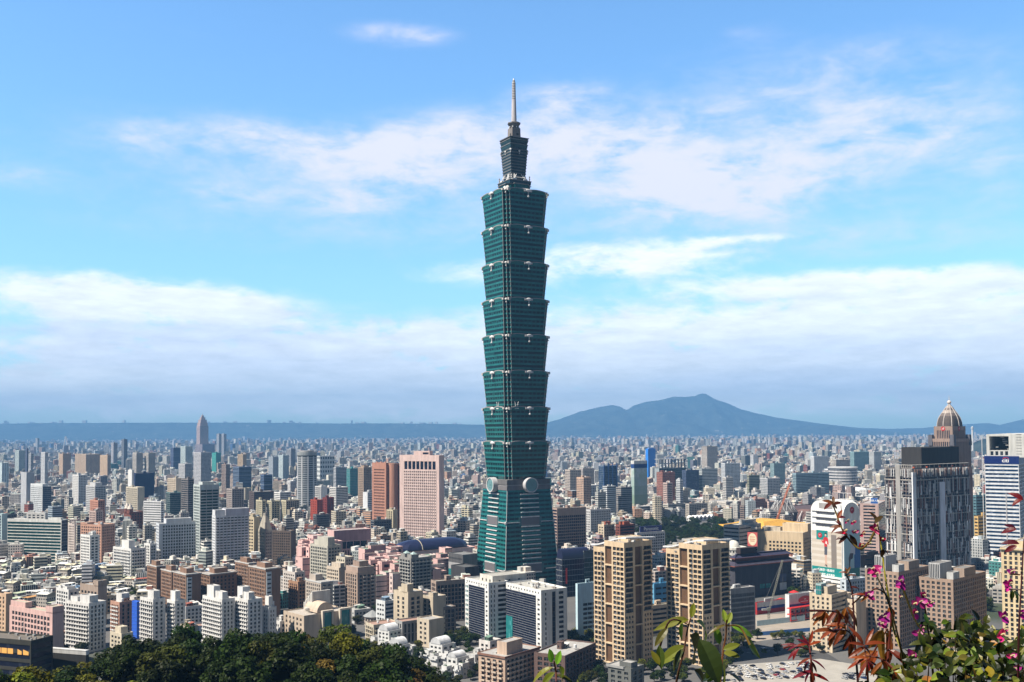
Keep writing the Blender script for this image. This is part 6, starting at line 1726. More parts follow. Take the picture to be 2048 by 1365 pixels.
def pink_malls():
    r = random.Random(21)
    pk = (.64, .42, .40)
    root, w, d, h = place('shopping_mall', 'pink mall with a blank upper block and stepped pink cubes at its side', 'shopping mall', 1170, 655, 668, 742, 1062, 58)
    R = SPLIT((0, 1, .72, 1, dict(PL, col=(.44, .26, .27))), (0, .14, 0, .72, PL), (.14, .9, .52, .72, G(9, 9, .8, .8, 'glass_navy', m=.3, top=.3, base=.3)), (.14, .9, 0, .52, G(3.2, 14, .4, .8, 'glass_navy', m=.5, top=1)), (.9, 1, 0, .72, PL))
    volume(root, -w / 2, w / 2, -d / 2, d / 2, 0, h, pk, PL, R, (.42, .36, .35))
    for i in range(20):
        t = i / 14
        px = 594 + 68 * r.random() if i > 3 else (600, 618, 632, 648)[i]
        D = 1060 + 80 * r.random()
        top = 1086 - 24 * min(1, (px - 592) / 26) + r.uniform(-2, 22) + (1150 - D) * .3
        kk = r.uniform(.9, 1.08)
        x0, x1, y0, y1, z = rel(root, math.radians(58), D, px - r.uniform(6, 12), px, px + r.uniform(12, 30), max(1062, top))
        volume(root, x0, x1, y0, y1, 0, z, tuple(c * kk for c in pk), r.choice([PL, G(5, 6, .5, .4, 'glass_navy')]), r.choice([PL, SH(60, 6, 1, .12), G(6, 8, .5, .5, 'glass_navy')]), (.45, .40, .38), name='terrace_block')
    root, w, d, h = place('shopping_mall', 'pink and white striped mall with a navy dome roof in front of the pink tower', 'shopping mall', 1080, 770, 800, 952, 1106, 56)
    a = math.radians(56)
    volume(root, -w / 2, w / 2, -d / 2, d / 2, 0, h, pk, G(7, 5, .5, .5, 'glass_navy'), SPLIT((0, 1, .86, 1, dict(PL, col=(.66, .52, .50))), (0, 1, 0, .86, dict(SH(9, 5, .4, .35), col=(.64, .48, .46)))), (.45, .42, .40))
    dm = MB()
    n, m_ = 24, 8
    L2, W2, hh = d * .47, w * .44, at(870, 1078, 1120).z - h
    pr = None
    for j in range(m_ + 1):
        t = math.pi / 2 * j / m_
        k = math.cos(t); zz = h + .6 + hh * math.sin(t)
        ring = []
        for i in range(n):
            q = 2 * math.pi * i / n
            c, s_ = math.cos(q), math.sin(q); e = (abs(c) ** 3 + abs(s_) ** 3) ** (-1 / 3)
            ring.append((W2 * c * e * k, L2 * s_ * e * (.45 + .55 * k), zz))
        if pr:
            for i in range(n):
                q = (i + 1) % n; dm.face([pr[i], pr[q], ring[q], ring[i]], (.018, .022, .07))
        pr = ring
    dm.face(pr, (.018, .022, .07))
    dome = dm.build('dome_roof', (plain('navy_roof_sheet', (.016, .02, .06), .35, 0, .2, .2),), root)
    rb = MB(); last = None
    for j in range(9):
        t = math.pi * j / 8; p = (-W2 * 1.01 * math.cos(t), -L2 * .42, h + .8 + hh * 1.0 * math.sin(t))
        if last: rb.bar(last, p, .5, (.42, .38, .30))
        last = p
    rb.build('roof_rib', ('facade',), dome)
    for i in range(50):
        px = r.uniform(712, 805) if i % 3 else r.uniform(852, 900)
        D = r.uniform(945, 1060)
        top = 1090 + (1060 - D) * .42 + r.uniform(0, 16) + max(0, 740 - px) * .6
        kk = r.uniform(.85, 1.08)
        x0, x1, y0, y1, z = rel(root, a, D, px - r.uniform(5, 13), px, px + r.uniform(13, 34), top)
        volume(root, x0, x1, y0, y1, 0, z, tuple(c * kk for c in r.choice([pk, pk, (.68, .55, .53)])), r.choice([PL, SH(60, 4.5, 1, .2), G(5, 5, .5, .45, 'glass_navy')]), r.choice([PL, SH(60, 4.5, 1, .2), SH(60, 3.4, 1, .16), G(6, 5, .6, .5, 'glass_navy')]), r.choice([(.45, .40, .38), (.25, .36, .28)]), name='terrace_block')
    for px, D, q in ((1140, 905, 42), (1665, 955, 50), (1600, 935, 45), (1710, 965, 36), (1530, 905, 40), (1450, 880, 40), (640, 1105, 48), (750, 985, 66), (800, 1020, 56), (690, 1040, 40), (872, 1000, 46), (620, 1070, 36)): KEEP_OUT.append((x_at(px, D, 10), D, q))
def tower_podium():
    root, w, d, h = place('mall_podium', 'dark mall with vaulted navy roof and red banner right of the teal skyscraper', 'mall', 975, 1112, 1124, 1194, 1118, 60)
    volume(root, -w / 2, w / 2, -d / 2, d / 2, 0, h, (.035, .04, .06), CUR('glass_navy', 5), CUR('glass_navy', 5, 3), (.06, .07, .1))
    v = MB(); pr = None
    for i in range(13):
        t = math.pi * i / 12
        s = [(-w * .5 * math.cos(t), -d * .48, h + 9 * math.sin(t)), (-w * .5 * math.cos(t), d * .28, h + 9 * math.sin(t))]
        if pr: v.face([pr[0], s[0], s[1], pr[1]][::-1], mi=0)
        pr = s
    v.face([(-w * .5 * math.cos(math.pi * i / 12), -d * .48, h + 9 * math.sin(math.pi * i / 12)) for i in range(13)][::-1], mi=0)
    v.build('vault_roof', (plain('navy_vault', (.02, .024, .06), .3, 0, .2, .2),), root)
    volume(root, w * .1, w * .52, d * .12, d * .56, 0, h + 6, (.10, .11, .12), CUR('glass_green', 4), CUR('glass_green', 4.4, 2.4, top=7), (.2, .2, .2), name='glass_block')
    b = MB(); b.box(w / 2 + .4, w / 2 + .6, -d * .40, -d * .36, h * .35, h * .75, mi=0); b.build('red_banner', ('paint_red',), root)
    root, w, d, h = place('glass_mall', 'teal glass mall with a grey perforated top left of the skyscraper', 'mall', 985, 897, 926, 955, 1110, 52)
    volume(root, -w / 2, w / 2, -d / 2, d / 2, 0, h, (.16, .16, .165), SPLIT((0, 1, 0, .62, CUR('glass_teal', 4, top=.1, vert=False, fincol=(.05, .2, .2))), (0, 1, .62, .78, dict(PL, col=(.34, .34, .35))), (0, 1, .78, 1, dict(G(1.6, 4, .4, .25), col=(.09, .09, .095)))), dict(PL, col=(.03, .03, .035)), (.2, .2, .2))
def pagoda_mall():
    root, w, d, h = place('dark_mall', 'dark navy mall with red trimmed pagoda eaves', 'mall', 960, 1459, 1470, 1583, 1132, 60)
    nv = (.06, .06, .075)
    R = SPLIT((0, .42, 0, 1, PL), (.42, .64, .22, .38, dict(G(9, 9, .95, .9, 'glass_teal', m=.1, top=.1, base=.1))), (.42, .64, .38, 1, PL), (.42, .64, 0, .22, PL), (.64, 1, 0, 1, G(6, 7, .12, .2, m=2)))
    volume(root, -w / 2, w / 2, -d / 2, d / 2, 0, h, nv, PL, R, (.1, .1, .11))
    def eave(name, e0, e1, z0, z1, c):
        mb = MB(); f = lambda e: [(-w / 2 - e, -d / 2 - e), (w / 2 + e, -d / 2 - e), (w / 2 + e, d / 2 + e), (-w / 2 - e, d / 2 + e)]
        mb.prism(f(e1 + .5), z0 - .9, z0, (.20, .07, .05)); mb.prism(f(e1), z0 + .003, z1, c, ring1=f(e0)); return mb.build(name, ('facade',), root)
    eave('lower_eave', -1, 3.2, h, h + 3.2, (.05, .045, .07)); eave('upper_eave', -5, .6, h + 7, h + 10.5, (.04, .04, .08))
    mb = MB(); mb.box(-w / 2 + 1.5, w / 2 - 1.5, -d / 2 + 1.5, d / 2 - 1.5, h + 3.3, h + 6.1, (.12, .06, .05)); mb.build('attic', ('facade',), root)
    mb = MB(); mb.box(-w * .3, w * .45, -d * .40, -d * .12, h + 10.5, h + 16, (.05, .035, .035)); mb.build('roof_house', ('facade',), root)
    for (a, b, c) in ((d * .28, d * .40, (.18, .24, .34)),):
        p = MB(); p.box(w / 2 + .05, w / 2 + .25, a, b, 12, h * .62, mi=0); p.box(w / 2 + .05, w / 2 + .27, a, b, 4, 11, mi=1); p.build('poster', (plain('dark_blue_poster', (.03, .05, .12), .4, 0, .5, .3), plain('pale_poster', (.5, .52, .55), .4, 0, .3, .4)), root)
def civic_complex():
    root, w, d, h = place('civic_hall', 'long sandy civic office with rows of recessed square windows', 'office building', 1110, 1514, 1606, 1622, 1066, 32)
    sd = (.55, .43, .29)
    volume(root, -w / 2, w / 2, -d / 2, d / 2, 0, h, sd, SPLIT((0, .24, 0, 1, PL), (.24, .98, 0, .80, G(4.2, 3.9, .5, .52, m=.5, top=.5, dep=.6)), (.24, 1, .8, 1, PL), (.98, 1, 0, .8, PL)), G(4, 3.9, .5, .55, m=.5, top=6, dep=.6), (.44, .38, .3), 1.0)
    volume(root, -w * .05, w * .5, d * .1, d * .5, h - .997, h + 8, (.58, .45, .30), PL, PL, (.5, .42, .32), .6, 'roof_house')
    volume(root, -w * .5, -w * .1, d * .1, d * .5, h - .997, h + 3, (.5, .44, .36), PL, PL, (.5, .42, .32), .6, 'roof_house')
    root, w, d, h = place('civic_hall', 'pale stepped hall with white floor ledges left of the sandy office', 'hall', 1120, 1447, 1478, 1522, 1052, 46)
    volume(root, -w / 2, w / 2, -d / 2, d / 2, 0, h, (.54, .51, .47), BAND(4.2, .4, m=.6), BAND(4.2, .35), (.46, .44, .4), 1.0)
    for k in range(4):
        x0, x1, y0, y1, z = rel(root, math.radians(46), 1140 - 5 * k, 1478 + 8 * k, 1490 + 8 * k, 1512 + 3 * k, 1044 + 6 * k)
        volume(root, x0, x1, y0, y1, h - 2, z + 2, (.52, .50, .46), PL, PL, (.46, .44, .4), .6, 'terrace_block')
    for k in range(1):
        bd = at(1505, 1079, 1085)
        b2 = empty('round_billboard', (bd.x, bd.y, bd.z - 10.5), -math.radians(30)); tag(b2, 'red billboard with a big cream oval on the flank of the stepped hall', 'billboard')
        mb = MB(); mb.box(-5.4, 5.4, -.3, .3, 3, 18, (.50, .10, .09)); mb.build('board', ('facade',), b2)
        mb = MB(); c = [(4.6 * math.cos(6.2832 * i / 24), 6.6 * math.sin(6.2832 * i / 24)) for i in range(24)]
        mb.face([(u, -.34, 10.5 + v) for u, v in c], (.70, .62, .44)); mb.build('oval', ('facade',), b2)
        for zz, ww in ((13, 2.6), (10.5, 3.0), (8.6, 2.2)):
            mb = MB()
            for q in range(5): mb.box(-ww + q * ww * .42, -ww + q * ww * .42 + ww * .3, -.40, -.342, zz - .5, zz + .5, (.55, .16, .12))
            mb.build('letter_row', ('facade',), b2)
        mb = MB(); mb.bar((-3, 0, -2), (-3, 0, 3), .25, (.3, .3, .3)); mb.bar((3, 0, -2), (3, 0, 3), .25, (.3, .3, .3)); mb.build('legs_frame', ('facade',), b2)
    D = 1330
    root, w, d, h = place('memorial_hall', 'memorial hall with broad golden upturned roof behind the civic offices', 'hall', D, 1436, 1530, 1612, 1061, 45)
    volume(root, -w * .42, w * .42, -d * .42, d * .42, 0, h - 1, (.44, .42, .38), SH(6, h, .6, .8), SH(6, h, .6, .8), par=0)
    mb = MB(); gold = (.62, .34, .06)
    n = 10
    prev = None
    rows = []
    for j in range(6):
        t = j / 5
        k = 1 - .55 * t
        ring = []
        for i in range(4 * n):
            s, q = divmod(i, n); f = -1 + 2 * q / n
            p = [(f, -1), (1, f), (-f, 1), (-1, -f)][s]
            up = 4.5 * (abs(f) ** 3) * (1 - t)
            ring.append((p[0] * w * .5 * k, p[1] * d * .5 * k, h - 1 + 9 * t ** 1.5 + up))
        rows.append(ring)
    for j in range(5):
        for i in range(4 * n):
            k = (i + 1) % (4 * n); mb.face([rows[j][i], rows[j][k], rows[j + 1][k], rows[j + 1][i]], gold)
    mb.face(rows[-1], gold); mb.face(rows[0][::-1], (.5, .45, .4))
    mb.build('golden_roof', ('facade',), root)
    p = ground(1467, 1128); p.y = 1075; p.x = x_at(1467, 1075, 30)
    root = empty('round_pavilion', (p.x, p.y, 0)); tag(root, 'low round white pavilion with a small dome', 'pavilion')
    KEEP_OUT.append((p.x, p.y, 16))
    z = at(1467, 1098, 1075).z
    mb = MB(); mb.cyl(0, 0, 0, z, 13, 13, 30, (.56, .54, .50), win=(3, 5, .5, .5), top=(.5, .48, .45)); mb.cyl(0, 0, z, z + 2.2, 13.6, 13.6, 30, (.60, .58, .54)); mb.build('drum', ('facade',), root)
    mb = MB(); mb.dome(0, 0, z + 2.2, 6.5, 7, 20, 7, (.64, .62, .58)); mb.build('dome', ('facade',), root, smooth_=False)
def stadium_shell():
    D = 1560
    c = Vector((x_at(1692, D, 20), D + 75, 0))
    root = empty('stadium', c); tag(root, 'unfinished stadium shell with bare white steel ribs', 'stadium')
    KEEP_OUT.append((c.x, c.y, 88))
    R = 84
    mb = MB(); n = 48
    dk = (.10, .06, .055)
    rings = [(R, 0), (R * 1.02, 14), (R * .98, 24), (R * .9, 31), (R * .78, 34)]
    pr = None
    for j, (rr, zz) in enumerate(rings):
        ring = [(rr * math.cos(6.28318 * i / n), rr * math.sin(6.28318 * i / n), zz) for i in range(n)]
        if pr:
            for i in range(n):
                k = (i + 1) % n; mb.face([pr[i], pr[k], ring[k], ring[i]], dk if (i // 2 + j) % 3 else (.17, .10, .085))
        pr = ring
    mb.face([(R * .78 * math.cos(6.28318 * i / n), R * .78 * math.sin(6.28318 * i / n), 33) for i in range(n)], (.09, .06, .06))
    mb.build('bowl', ('facade',), root)
    r = random.Random(5)
    for i in range(30):
        t = math.radians(150 + i * 5.2)
        b = MB(); last = None
        lean = .05 * (1 if i % 2 else -1)
        for j in range(7):
            q = j / 6
            rr = R * (1.03 + .07 * math.sin(math.pi * q * .9)) * (1 - .10 * q * q); zz = 2 + (30 + r.uniform(-6, 3) * (i < 12)) * q
            p = (rr * math.cos(t + lean * q), rr * math.sin(t + lean * q), zz)
            if last: b.bar(last, p, .55, (.52, .50, .50))
            last = p
        b.build('steel_rib', ('facade',), root)
    p = Vector((x_at(1566, 1600, 20), 1600, 0))
    root = empty('steel_mound', p); tag(root, 'dark peaked steel frame left of the stadium shell', 'steel frame'); KEEP_OUT.append((p.x, p.y, 22))
    mb = MB(); mb.prism([(24 * math.cos(6.283 * i / 12), 18 * math.sin(6.283 * i / 12)) for i in range(12)], 0, 30, (.09, .08, .08)); mb.prism([(24 * math.cos(6.283 * i / 12), 18 * math.sin(6.283 * i / 12)) for i in range(12)], 30.01, 47, (.12, .11, .11), ring1=[(9 * math.cos(6.283 * i / 12), 7 * math.sin(6.283 * i / 12)) for i in range(12)]); mb.build('core', ('facade',), root)
    b = MB()
    for i in range(12):
        t0, t1 = 6.283 * i / 12, 6.283 * (i + 1) / 12
        b.bar((25 * math.cos(t0), 19 * math.sin(t0), 26), (11 * math.cos(t1), 9 * math.sin(t1), 48), .5, (.45, .45, .46)); b.bar((25 * math.cos(t1), 19 * math.sin(t1), 26), (11 * math.cos(t0), 9 * math.sin(t0), 48), .5, (.45, .45, .46))
    b.build('brace_lattice', ('facade',), root)
    p = Vector((x_at(1698, 2330, 10), 2330, 0))
    root = empty('arena', p); tag(root, 'white shallow disc roof arena in the middle distance', 'arena'); KEEP_OUT.append((p.x, p.y, 58))
    mb = MB(); mb.cyl(0, 0, 0, 17, 46, 48, 40, (.5, .5, .5), win=(6, 9, .6, .3)); mb.build('drum', ('facade',), root)
    mb = MB(); mb.dome(0, 0, 17, 50, 9, 40, 6, (.74, .74, .74)); mb.build('disc_roof', ('facade',), root)
    p = Vector((x_at(1686, 2480, 10), 2480, 0))
    root = empty('round_hall', p); tag(root, 'grey round ribbon window hall behind the white arena', 'hall'); KEEP_OUT.append((p.x, p.y, 40))
    mb = MB(); mb.cyl(0, 0, 0, at(1686, 936, 2480).z, 34, 34, 30, (.46, .45, .46), win=(200, 7, 1, .4), top=(.45, .45, .45)); mb.build('drum', ('facade',), root)
    mb = MB(); zz = at(1686, 936, 2480).z; mb.cyl(0, 0, zz, zz + 2, 36, 36, 30, (.5, .49, .49)); mb.build('roof_rim', ('facade',), root)
def crane(name, lb, D, px, ybase_z, mast_h, jib, jang, col, lattice=1.4, turn=0.0):
    p = Vector((x_at(px, D, 20), D, ybase_z))
    root = empty(name, p, turn); tag(root, lb, 'crane')
    def truss(n_, a, b, wd, m):
        a, b = Vector(a), Vector(b); d = (b - a).normalized(); s = d.orthogonal().normalized() * wd; t = d.cross(s).normalized() * wd
        L = (b - a).length
        mb = MB(); k = max(2, int(L / (wd * 3)))
        cs = [s + t, s - t, -s - t, -s + t]
        for c in cs: mb.bar(a + c, b + c, .14 * lattice, col)
        for i in range(k):
            for q in range(4):
                mb.bar(a + cs[q] + d * (L * i / k), a + cs[(q + 1) % 4] + d * (L * (i + 1) / k), .09 * lattice, col)
        return mb.build(n_, ('facade',), m)
    truss('mast_lattice', (0, 0, 0), (0, 0, mast_h), .8 * lattice, root)
    cab = MB(); cab.box(-1.2, 1.2, -1.2, 1.2, mast_h, mast_h + 2.4, col); cab.box(-6, -1.5, -.8, .8, mast_h + .3, mast_h + 1.8, (.3, .3, .3)); cab.build('cab', ('facade',), root)
    e = (jib * math.cos(jang), 0, mast_h + 2 + jib * math.sin(jang))
    truss('jib_lattice', (1, 0, mast_h + 2), e, .6 * lattice, root)
    cb = MB(); cb.bar(e, (-5, 0, mast_h + 5), .1, (.15, .15, .15)); cb.bar(e, (e[0], 0, e[2] - jib * .5), .08, (.15, .15, .15)); cb.bar((0, 0, mast_h + 2), (-5, 0, mast_h + 5), .2, col); cb.build('cable', ('facade',), root)
    return root
def red_roofs():
    for o in list(COL.objects):
        if o.get('label', '').startswith(('white villa with red', 'pale grey block with red roof')):
            h = max(v.co.z for v in o.children[0].data.vertices); w = max(v.co.x for v in o.children[0].data.vertices)
            for x, y, q, e in ((-.5, -.4, .5, 0), (.45, .3, .6, 2.6), (.4, -.5, .45, 1)):
                mb = MB(); q *= w * .8; f = lambda k: [(-k, -k), (k, -k), (k, k), (-k, k)]
                mb.prism(f(q * .85), h - 1, h + e + .5, (.6, .57, .55)); mb.prism(f(q), h + e + .503, h + e + .5 + q * .55, (.42, .05, .05), ring1=f(q * .25)); mb.build('tile_roof', ('facade',), o, (x * w, y * w, 0))
def barrel_villa(lb, D, pl, pc, pr, yt, seed, ymax):
    r = random.Random(seed)
    root, w, d, h = place('terraced_villas', lb, 'villa', D, pl, pc, pr, yt, 40)
    c = (.60, .60, .60)
    gg = G(4.5, 3.2, .5, .45, m=.6, top=1.2, ind=True)
    volume(root, -w * .22, w * .30, -d * .2, d * .3, 0, h, c, gg, gg, (.42, .42, .42))
    v = MB(); pr_ = None
    R = w * .2
    for i in range(13):
        t = math.pi * i / 12
        s = [(w * .04 - R * math.cos(t), -d * .2 - .3, h + R * .9 * math.sin(t)), (w * .04 - R * math.cos(t), d * .24, h + R * .9 * math.sin(t))]
        if pr_: v.face([pr_[0], s[0], s[1], pr_[1]][::-1], (.64, .65, .67))
        pr_ = s
    v.face([(w * .04 - R * math.cos(math.pi * i / 12), -d * .2 - .25, h + R * .9 * math.sin(math.pi * i / 12)) for i in range(13)][::-1], (.50, .51, .53))
    v.build('barrel_roof', ('facade',), root)
    for i in range(18):
        fx, fy = r.uniform(-.5, .32), r.uniform(-.5, .3)
        hw, hd = r.uniform(.10, .2) * w, r.uniform(.12, .22) * d
        hh = h * (.5 + .38 * r.random()) * (1.0 - .35 * max(0, -fy))
        x0, y0 = fx * w, fy * d
        kk = r.uniform(.85, 1.05)
        o = volume(root, x0, x0 + hw * 1.6, y0, y0 + hd * 1.6, 0, hh, tuple(q * kk for q in c), gg if i % 2 else PL, gg, r.choice([(.42, .42, .42), (.2, .3, .2), (.45, .4, .36)]), .9, 'terrace_block')
        link('balcony', balcony_mesh(hw * 1.5, 1.3, .9, (.56, .57, .58)), root, (x0 + hw * .8, y0 - .003, hh * .62), 0)
        if r.random() < .7:
            mb = MB(); q = r.uniform(.8, 1.6)
            for k in range(8):
                mb.sphere((r.uniform(-q, q), r.uniform(-q * .5, q * .5), .4), r.uniform(.35, .7), 6, 4, (.05, .09, .03))
            mb.build('roof_planting', ('facade',), root, (x0 + hw * .8, y0 + hd * .4, hh - .9))
def special_blocks():
    iv = dict(ind=True)
    root, w, d, h = place('beige_mansion', 'beige mansion with two green glass boxes and a barrel roof at the wood edge', 'mansion', 770, 567, 608, 700, 1232, 48)
    a = math.radians(48)
    c = (.48, .39, .31)
    volume(root, -w / 2, w / 2, -d / 2, d / 2, 0, h, c, G(6, 3.4, .4, .5, m=2, **iv), PL, (.42, .38, .34))
    for (f0, f1) in ((.36, .60), (.74, 1.0)):
        y0, y1 = -d / 2 + f0 * d, -d / 2 + f1 * d
        mb = MB(); z0, z1 = h * .40, h + 2
        x = w / 2
        for (p0, p1, q0, q1) in ((y0, y1, z1 - 1.4, z1), (y0, y1, z0, z0 + 1.4), (y0, y0 + 1.4, z0 + 1.4, z1 - 1.4), (y1 - 1.4, y1, z0 + 1.4, z1 - 1.4)):
            mb.box(x + .02, x + 2.6, p0, p1, q0, q1, (.56, .50, .42))
        fr = mb.build('frame_box', ('facade',), root)
        g = MB(); g.box(x + .02, x + 1.4, y0 + 1.4, y1 - 1.4, z0 + 1.4, z1 - 1.4, mi=0); g.build('green_pane', ('glass_teal',), fr)
    mb = MB(); pr_ = None; R = w * .24
    for i in range(13):
        t = math.pi * i / 12
        s = [(w / 2 - 3, d * .0 - R * math.cos(t), h + R * math.sin(t)), (-w * .2, d * .0 - R * math.cos(t), h + R * math.sin(t))]
        if pr_: mb.face([pr_[0], s[0], s[1], pr_[1]], (.50, .40, .32))
        pr_ = s
    mb.face([(w / 2 - 3, -R * math.cos(math.pi * i / 12), h + R * math.sin(math.pi * i / 12)) for i in range(13)][::-1], (.52, .42, .34)); mb.build('barrel_roof', ('facade',), root)
    for k in range(6):
        mb = MB(); mb.prism([(-w * .42 + k * 2.3, -d * .1), (-w * .42 + k * 2.3 + 1.5, -d * .1), (-w * .42 + k * 2.3 + 1.5, d * .3), (-w * .42 + k * 2.3, d * .3)], h - .9, h + 5 + k * 1.9, (.55, .53, .50)); mb.build('roof_fin', ('facade',), root)
    mb = MB(); mb.sphere((0, 0, 0), 2.2, 12, 7, (.62, .6, .56), sy=.4); ds = mb.build('satellite_dish', ('facade',), root, (w * .1, -d * .25, h + 2)); ds.rotation_euler = (.6, .4, .8)
    p = Vector((x_at(745, 845, 20), 845, 0)); root = empty('pavilion', p); tag(root, 'round pavilion with a grey conical roof among low houses', 'pavilion'); KEEP_OUT.append((p.x, p.y, 10))
    z = at(745, 1232, 845).z
    mb = MB(); mb.cyl(0, 0, 0, z, 7, 7, 8, (.38, .32, .28), win=(2.6, 3.4, .5, .5)); mb.build('wall', ('facade',), root)
    mb = MB(); mb.cyl(0, 0, z, z + 4.6, 8.2, .8, 8, (.26, .27, .28)); mb.build('conical_roof', ('facade',), root)
    barrel_villa('white terraced villas with a barrel roof, behind and left of the other barrel roof', 740, 728, 772, 822, 1268, 3, 1310)
    barrel_villa('white terraced villas with a barrel roof and green terraces, nearest the wood', 690, 830, 880, 928, 1296, 8, 1355)
    barrel_villa('white terraced villas without tall roof, low beside the wood edge', 715, 752, 800, 838, 1296, 13, 1310)
    barrel_villa('white terraced villas at the lowest edge next to the tan curved balcony block', 655, 868, 908, 955, 1322, 18, 1355)
    root, w, d, h = place('scaffold_net', 'bright blue scaffold net wrapped around a narrow block', 'scaffold', 792, 264, 274, 282, 1204, 40)
    mb = MB(); mb.box(-w / 2, w / 2, -d / 2, d / 2, 0, h, mi=0); mb.build('net', ('net_blue',), root)
    for k in range(10):
        b = MB(); b.box(-w / 2 - .15, w / 2 + .15, -d / 2 - .15, d / 2 + .15, 3 + k * h / 10.5, 3.25 + k * h / 10.5, (.05, .16, .5)); b.build('ledger_rail', ('facade',), root)
    root, w, d, h = place('glass_house', 'low dark glass house with amber lit rooms beside the wood', 'house', 455, -90, 62, 106, 1282, 20)
    volume(root, -w / 2, w / 2, -d / 2, d / 2, 0, h, (.045, .045, .04), BAND(4.0, .62, 'glass_navy', m=.6, base=.4, top=1.5), BAND(4.0, .6, 'glass_navy', m=.6, base=.4, top=1.5), (.16, .14, .12), .8)
    am = amber()
    for k, f in enumerate((.62, .70, .78, .90, .98)):
        mb = MB(); x = -w / 2 + f * w - 2; q = 1.6 if k != 3 else 1.2
        mb.face([(x - q, -d / 2 - .04, h - 6.6), (x + q, -d / 2 - .04, h - 6.6), (x + q, -d / 2 - .04, h - 4.2 + (.0 if k < 3 else -.9)), (x - q, -d / 2 - .04, h - 4.2)]); mb.build('lit_window', (am,), root)
    r = random.Random(3)
    for i in range(14):
        b = MB(); q = r.uniform(.25, .6); b.box(-q, q, -q, q, 0, r.uniform(.5, 1.4), r.choice([(.5, .5, .5), (.3, .3, .3)])); b.build('roof_vent', ('facade',), root, (r.uniform(-.2, .48) * w, r.uniform(-.45, .45) * d, h - .8))
    root, w, d, h = place('dark_annexe', 'black low annexe with a white parapet between the dark glass house and the wood', 'house', 470, 100, 172, 178, 1303, 18)
    mb = MB(); mb.box(-w / 2, w / 2, -d / 2, d / 2, 0, h - 1.8, (.03, .03, .03)); mb.box(-w / 2 - .1, w / 2 + .1, -d / 2 - .1, d / 2 + .1, h - 1.79, h, (.46, .46, .46)); mb.box(-w / 2, w / 2, -d / 2 - .2, d / 2 + .1, h, h + .3, (.55, .55, .55)); mb.build('wall', ('facade',), root)
def sign_buildings():
    root, w, d, h = place('office_building', 'white gridded block carrying a navy lettered roof sign by the park', 'office building', 1215, 1268, 1274, 1330, 1066, 60)
    volume(root, -w / 2, w / 2, -d / 2, d / 2, 0, h, (.58, .58, .58), G(3, 3.5, .5, .5), G(2.7, 3.5, .62, .60, 'glass_navy', m=1, top=2.5), (.4, .4, .4))
    sg = MB(); y0, y1 = -d / 2 + d * .12, -d / 2 + d * .90; sg.box(w / 2 - 1.4, w / 2 - .4, y0, y1, h + .2, h + 7.2, mi=0); bo = sg.build('roof_sign', (plain('navy_sign_panel', (.006, .010, .14), .35, 0, .08),), root)
    text_part('sign_letters', 'Panasonic', 5.7, bo, (w / 2 - .36, (y0 + y1) / 2, h + 3.7), (math.pi / 2, 0, math.pi / 2), MAT['paint_white'], .05)
    mb = MB()
    for k in range(6): mb.bar((w / 2 - 2.2, y0 + (y1 - y0) * k / 5, h - .9), (w / 2 - 1.5, y0 + (y1 - y0) * k / 5, h + 6), .18, (.4, .4, .4))
    mb.build('sign_frame', ('facade',), bo)
    root, w, d, h = place('office_building', 'pinkish office of white window strips under a small blue lettered sign', 'office building', 1270, 1720, 1757, 1772, 1008, 28)
    volume(root, -w / 2, w / 2, -d / 2, d / 2, 0, h, (.46, .33, .30), BAND(4, .5, 'glass', m=4), CUR('glass_navy'), (.36, .33, .32))
    sg = MB(); sg.box(w * .08, w * .46, -d / 2 + .6, -d / 2 + 1.4, h + .1, h + 7, mi=0); bo = sg.build('roof_sign', (plain('blue_sign_panel', (.02, .10, .36), .35, 0, .08),), root)
    text_part('sign_letters', '國泰人壽', 2.9, bo, (w * .27, -d / 2 + .56, h + 3.6), (math.pi / 2, 0, 0), MAT['paint_white'], .05)
    root, w, d, h = place('mural_tower', 'tower wrapped in a painted landscape with a navy top band', 'tower block', 1900, 1262, 1268, 1294, 924, 58)
    volume(root, -w / 2, w / 2, -d / 2, d / 2, 0, h, (.40, .46, .44), PL, PL)
    cols = [(.42, .42, .32), (.22, .30, .22), (.30, .38, .34), (.36, .44, .44), (.46, .52, .52)]
    for k, c in enumerate(cols):
        m_, nt, p_ = newmat('painted_landscape')
        g_ = N(nt, 'ShaderNodeTexCoord'); n_ = N(nt, 'ShaderNodeTexNoise'); n_.inputs['Scale'].default_value = .12; n_.inputs['Detail'].default_value = 5; nt.links.new(g_.outputs['Object'], n_.inputs[0])
        c2 = cols[min(k + 1, 4)]
        nt.links.new(mixc(nt, smooth(nt, n_.outputs[0], .38, .62), c, (c2[0] * .7, c2[1] * .8, c2[2] * .7)), p_.inputs['Base Color']); p_.inputs['Roughness'].default_value = .4
        mb = MB(); mb.box(-w / 2 - .2, w / 2 + .2, -d / 2 - .2, d / 2 + .2, h * (.05 + k * .165), h * (.215 + k * .165) - .1, mi=0); mb.build('mural_panel', (m_,), root)
    mb = MB(); mb.box(-w / 2 - .3, w / 2 + .3, -d / 2 - .3, d / 2 + .3, h * .88, h * .955, (.02, .06, .2)); mb.box(-w / 2 - .25, w / 2 + .25, -d / 2 - .25, d / 2 + .25, h * .956, h * 1.02, (.6, .6, .58)); mb.build('top_band', ('facade',), root)
    root, w, d, h = place('tower_block', 'blue glass tower with steel blue corner fins', 'tower block', 2000, 1197, 1207, 1235, 932, 56)
    volume(root, -w / 2, w / 2, -d / 2, d / 2, 0, h, (.16, .24, .36), CUR('glass_blue', 3.6, 2, vert=False, fincol=(.3, .36, .42)), CUR('glass_blue', 3.6, 2, vert=False, fincol=(.22, .3, .4)))
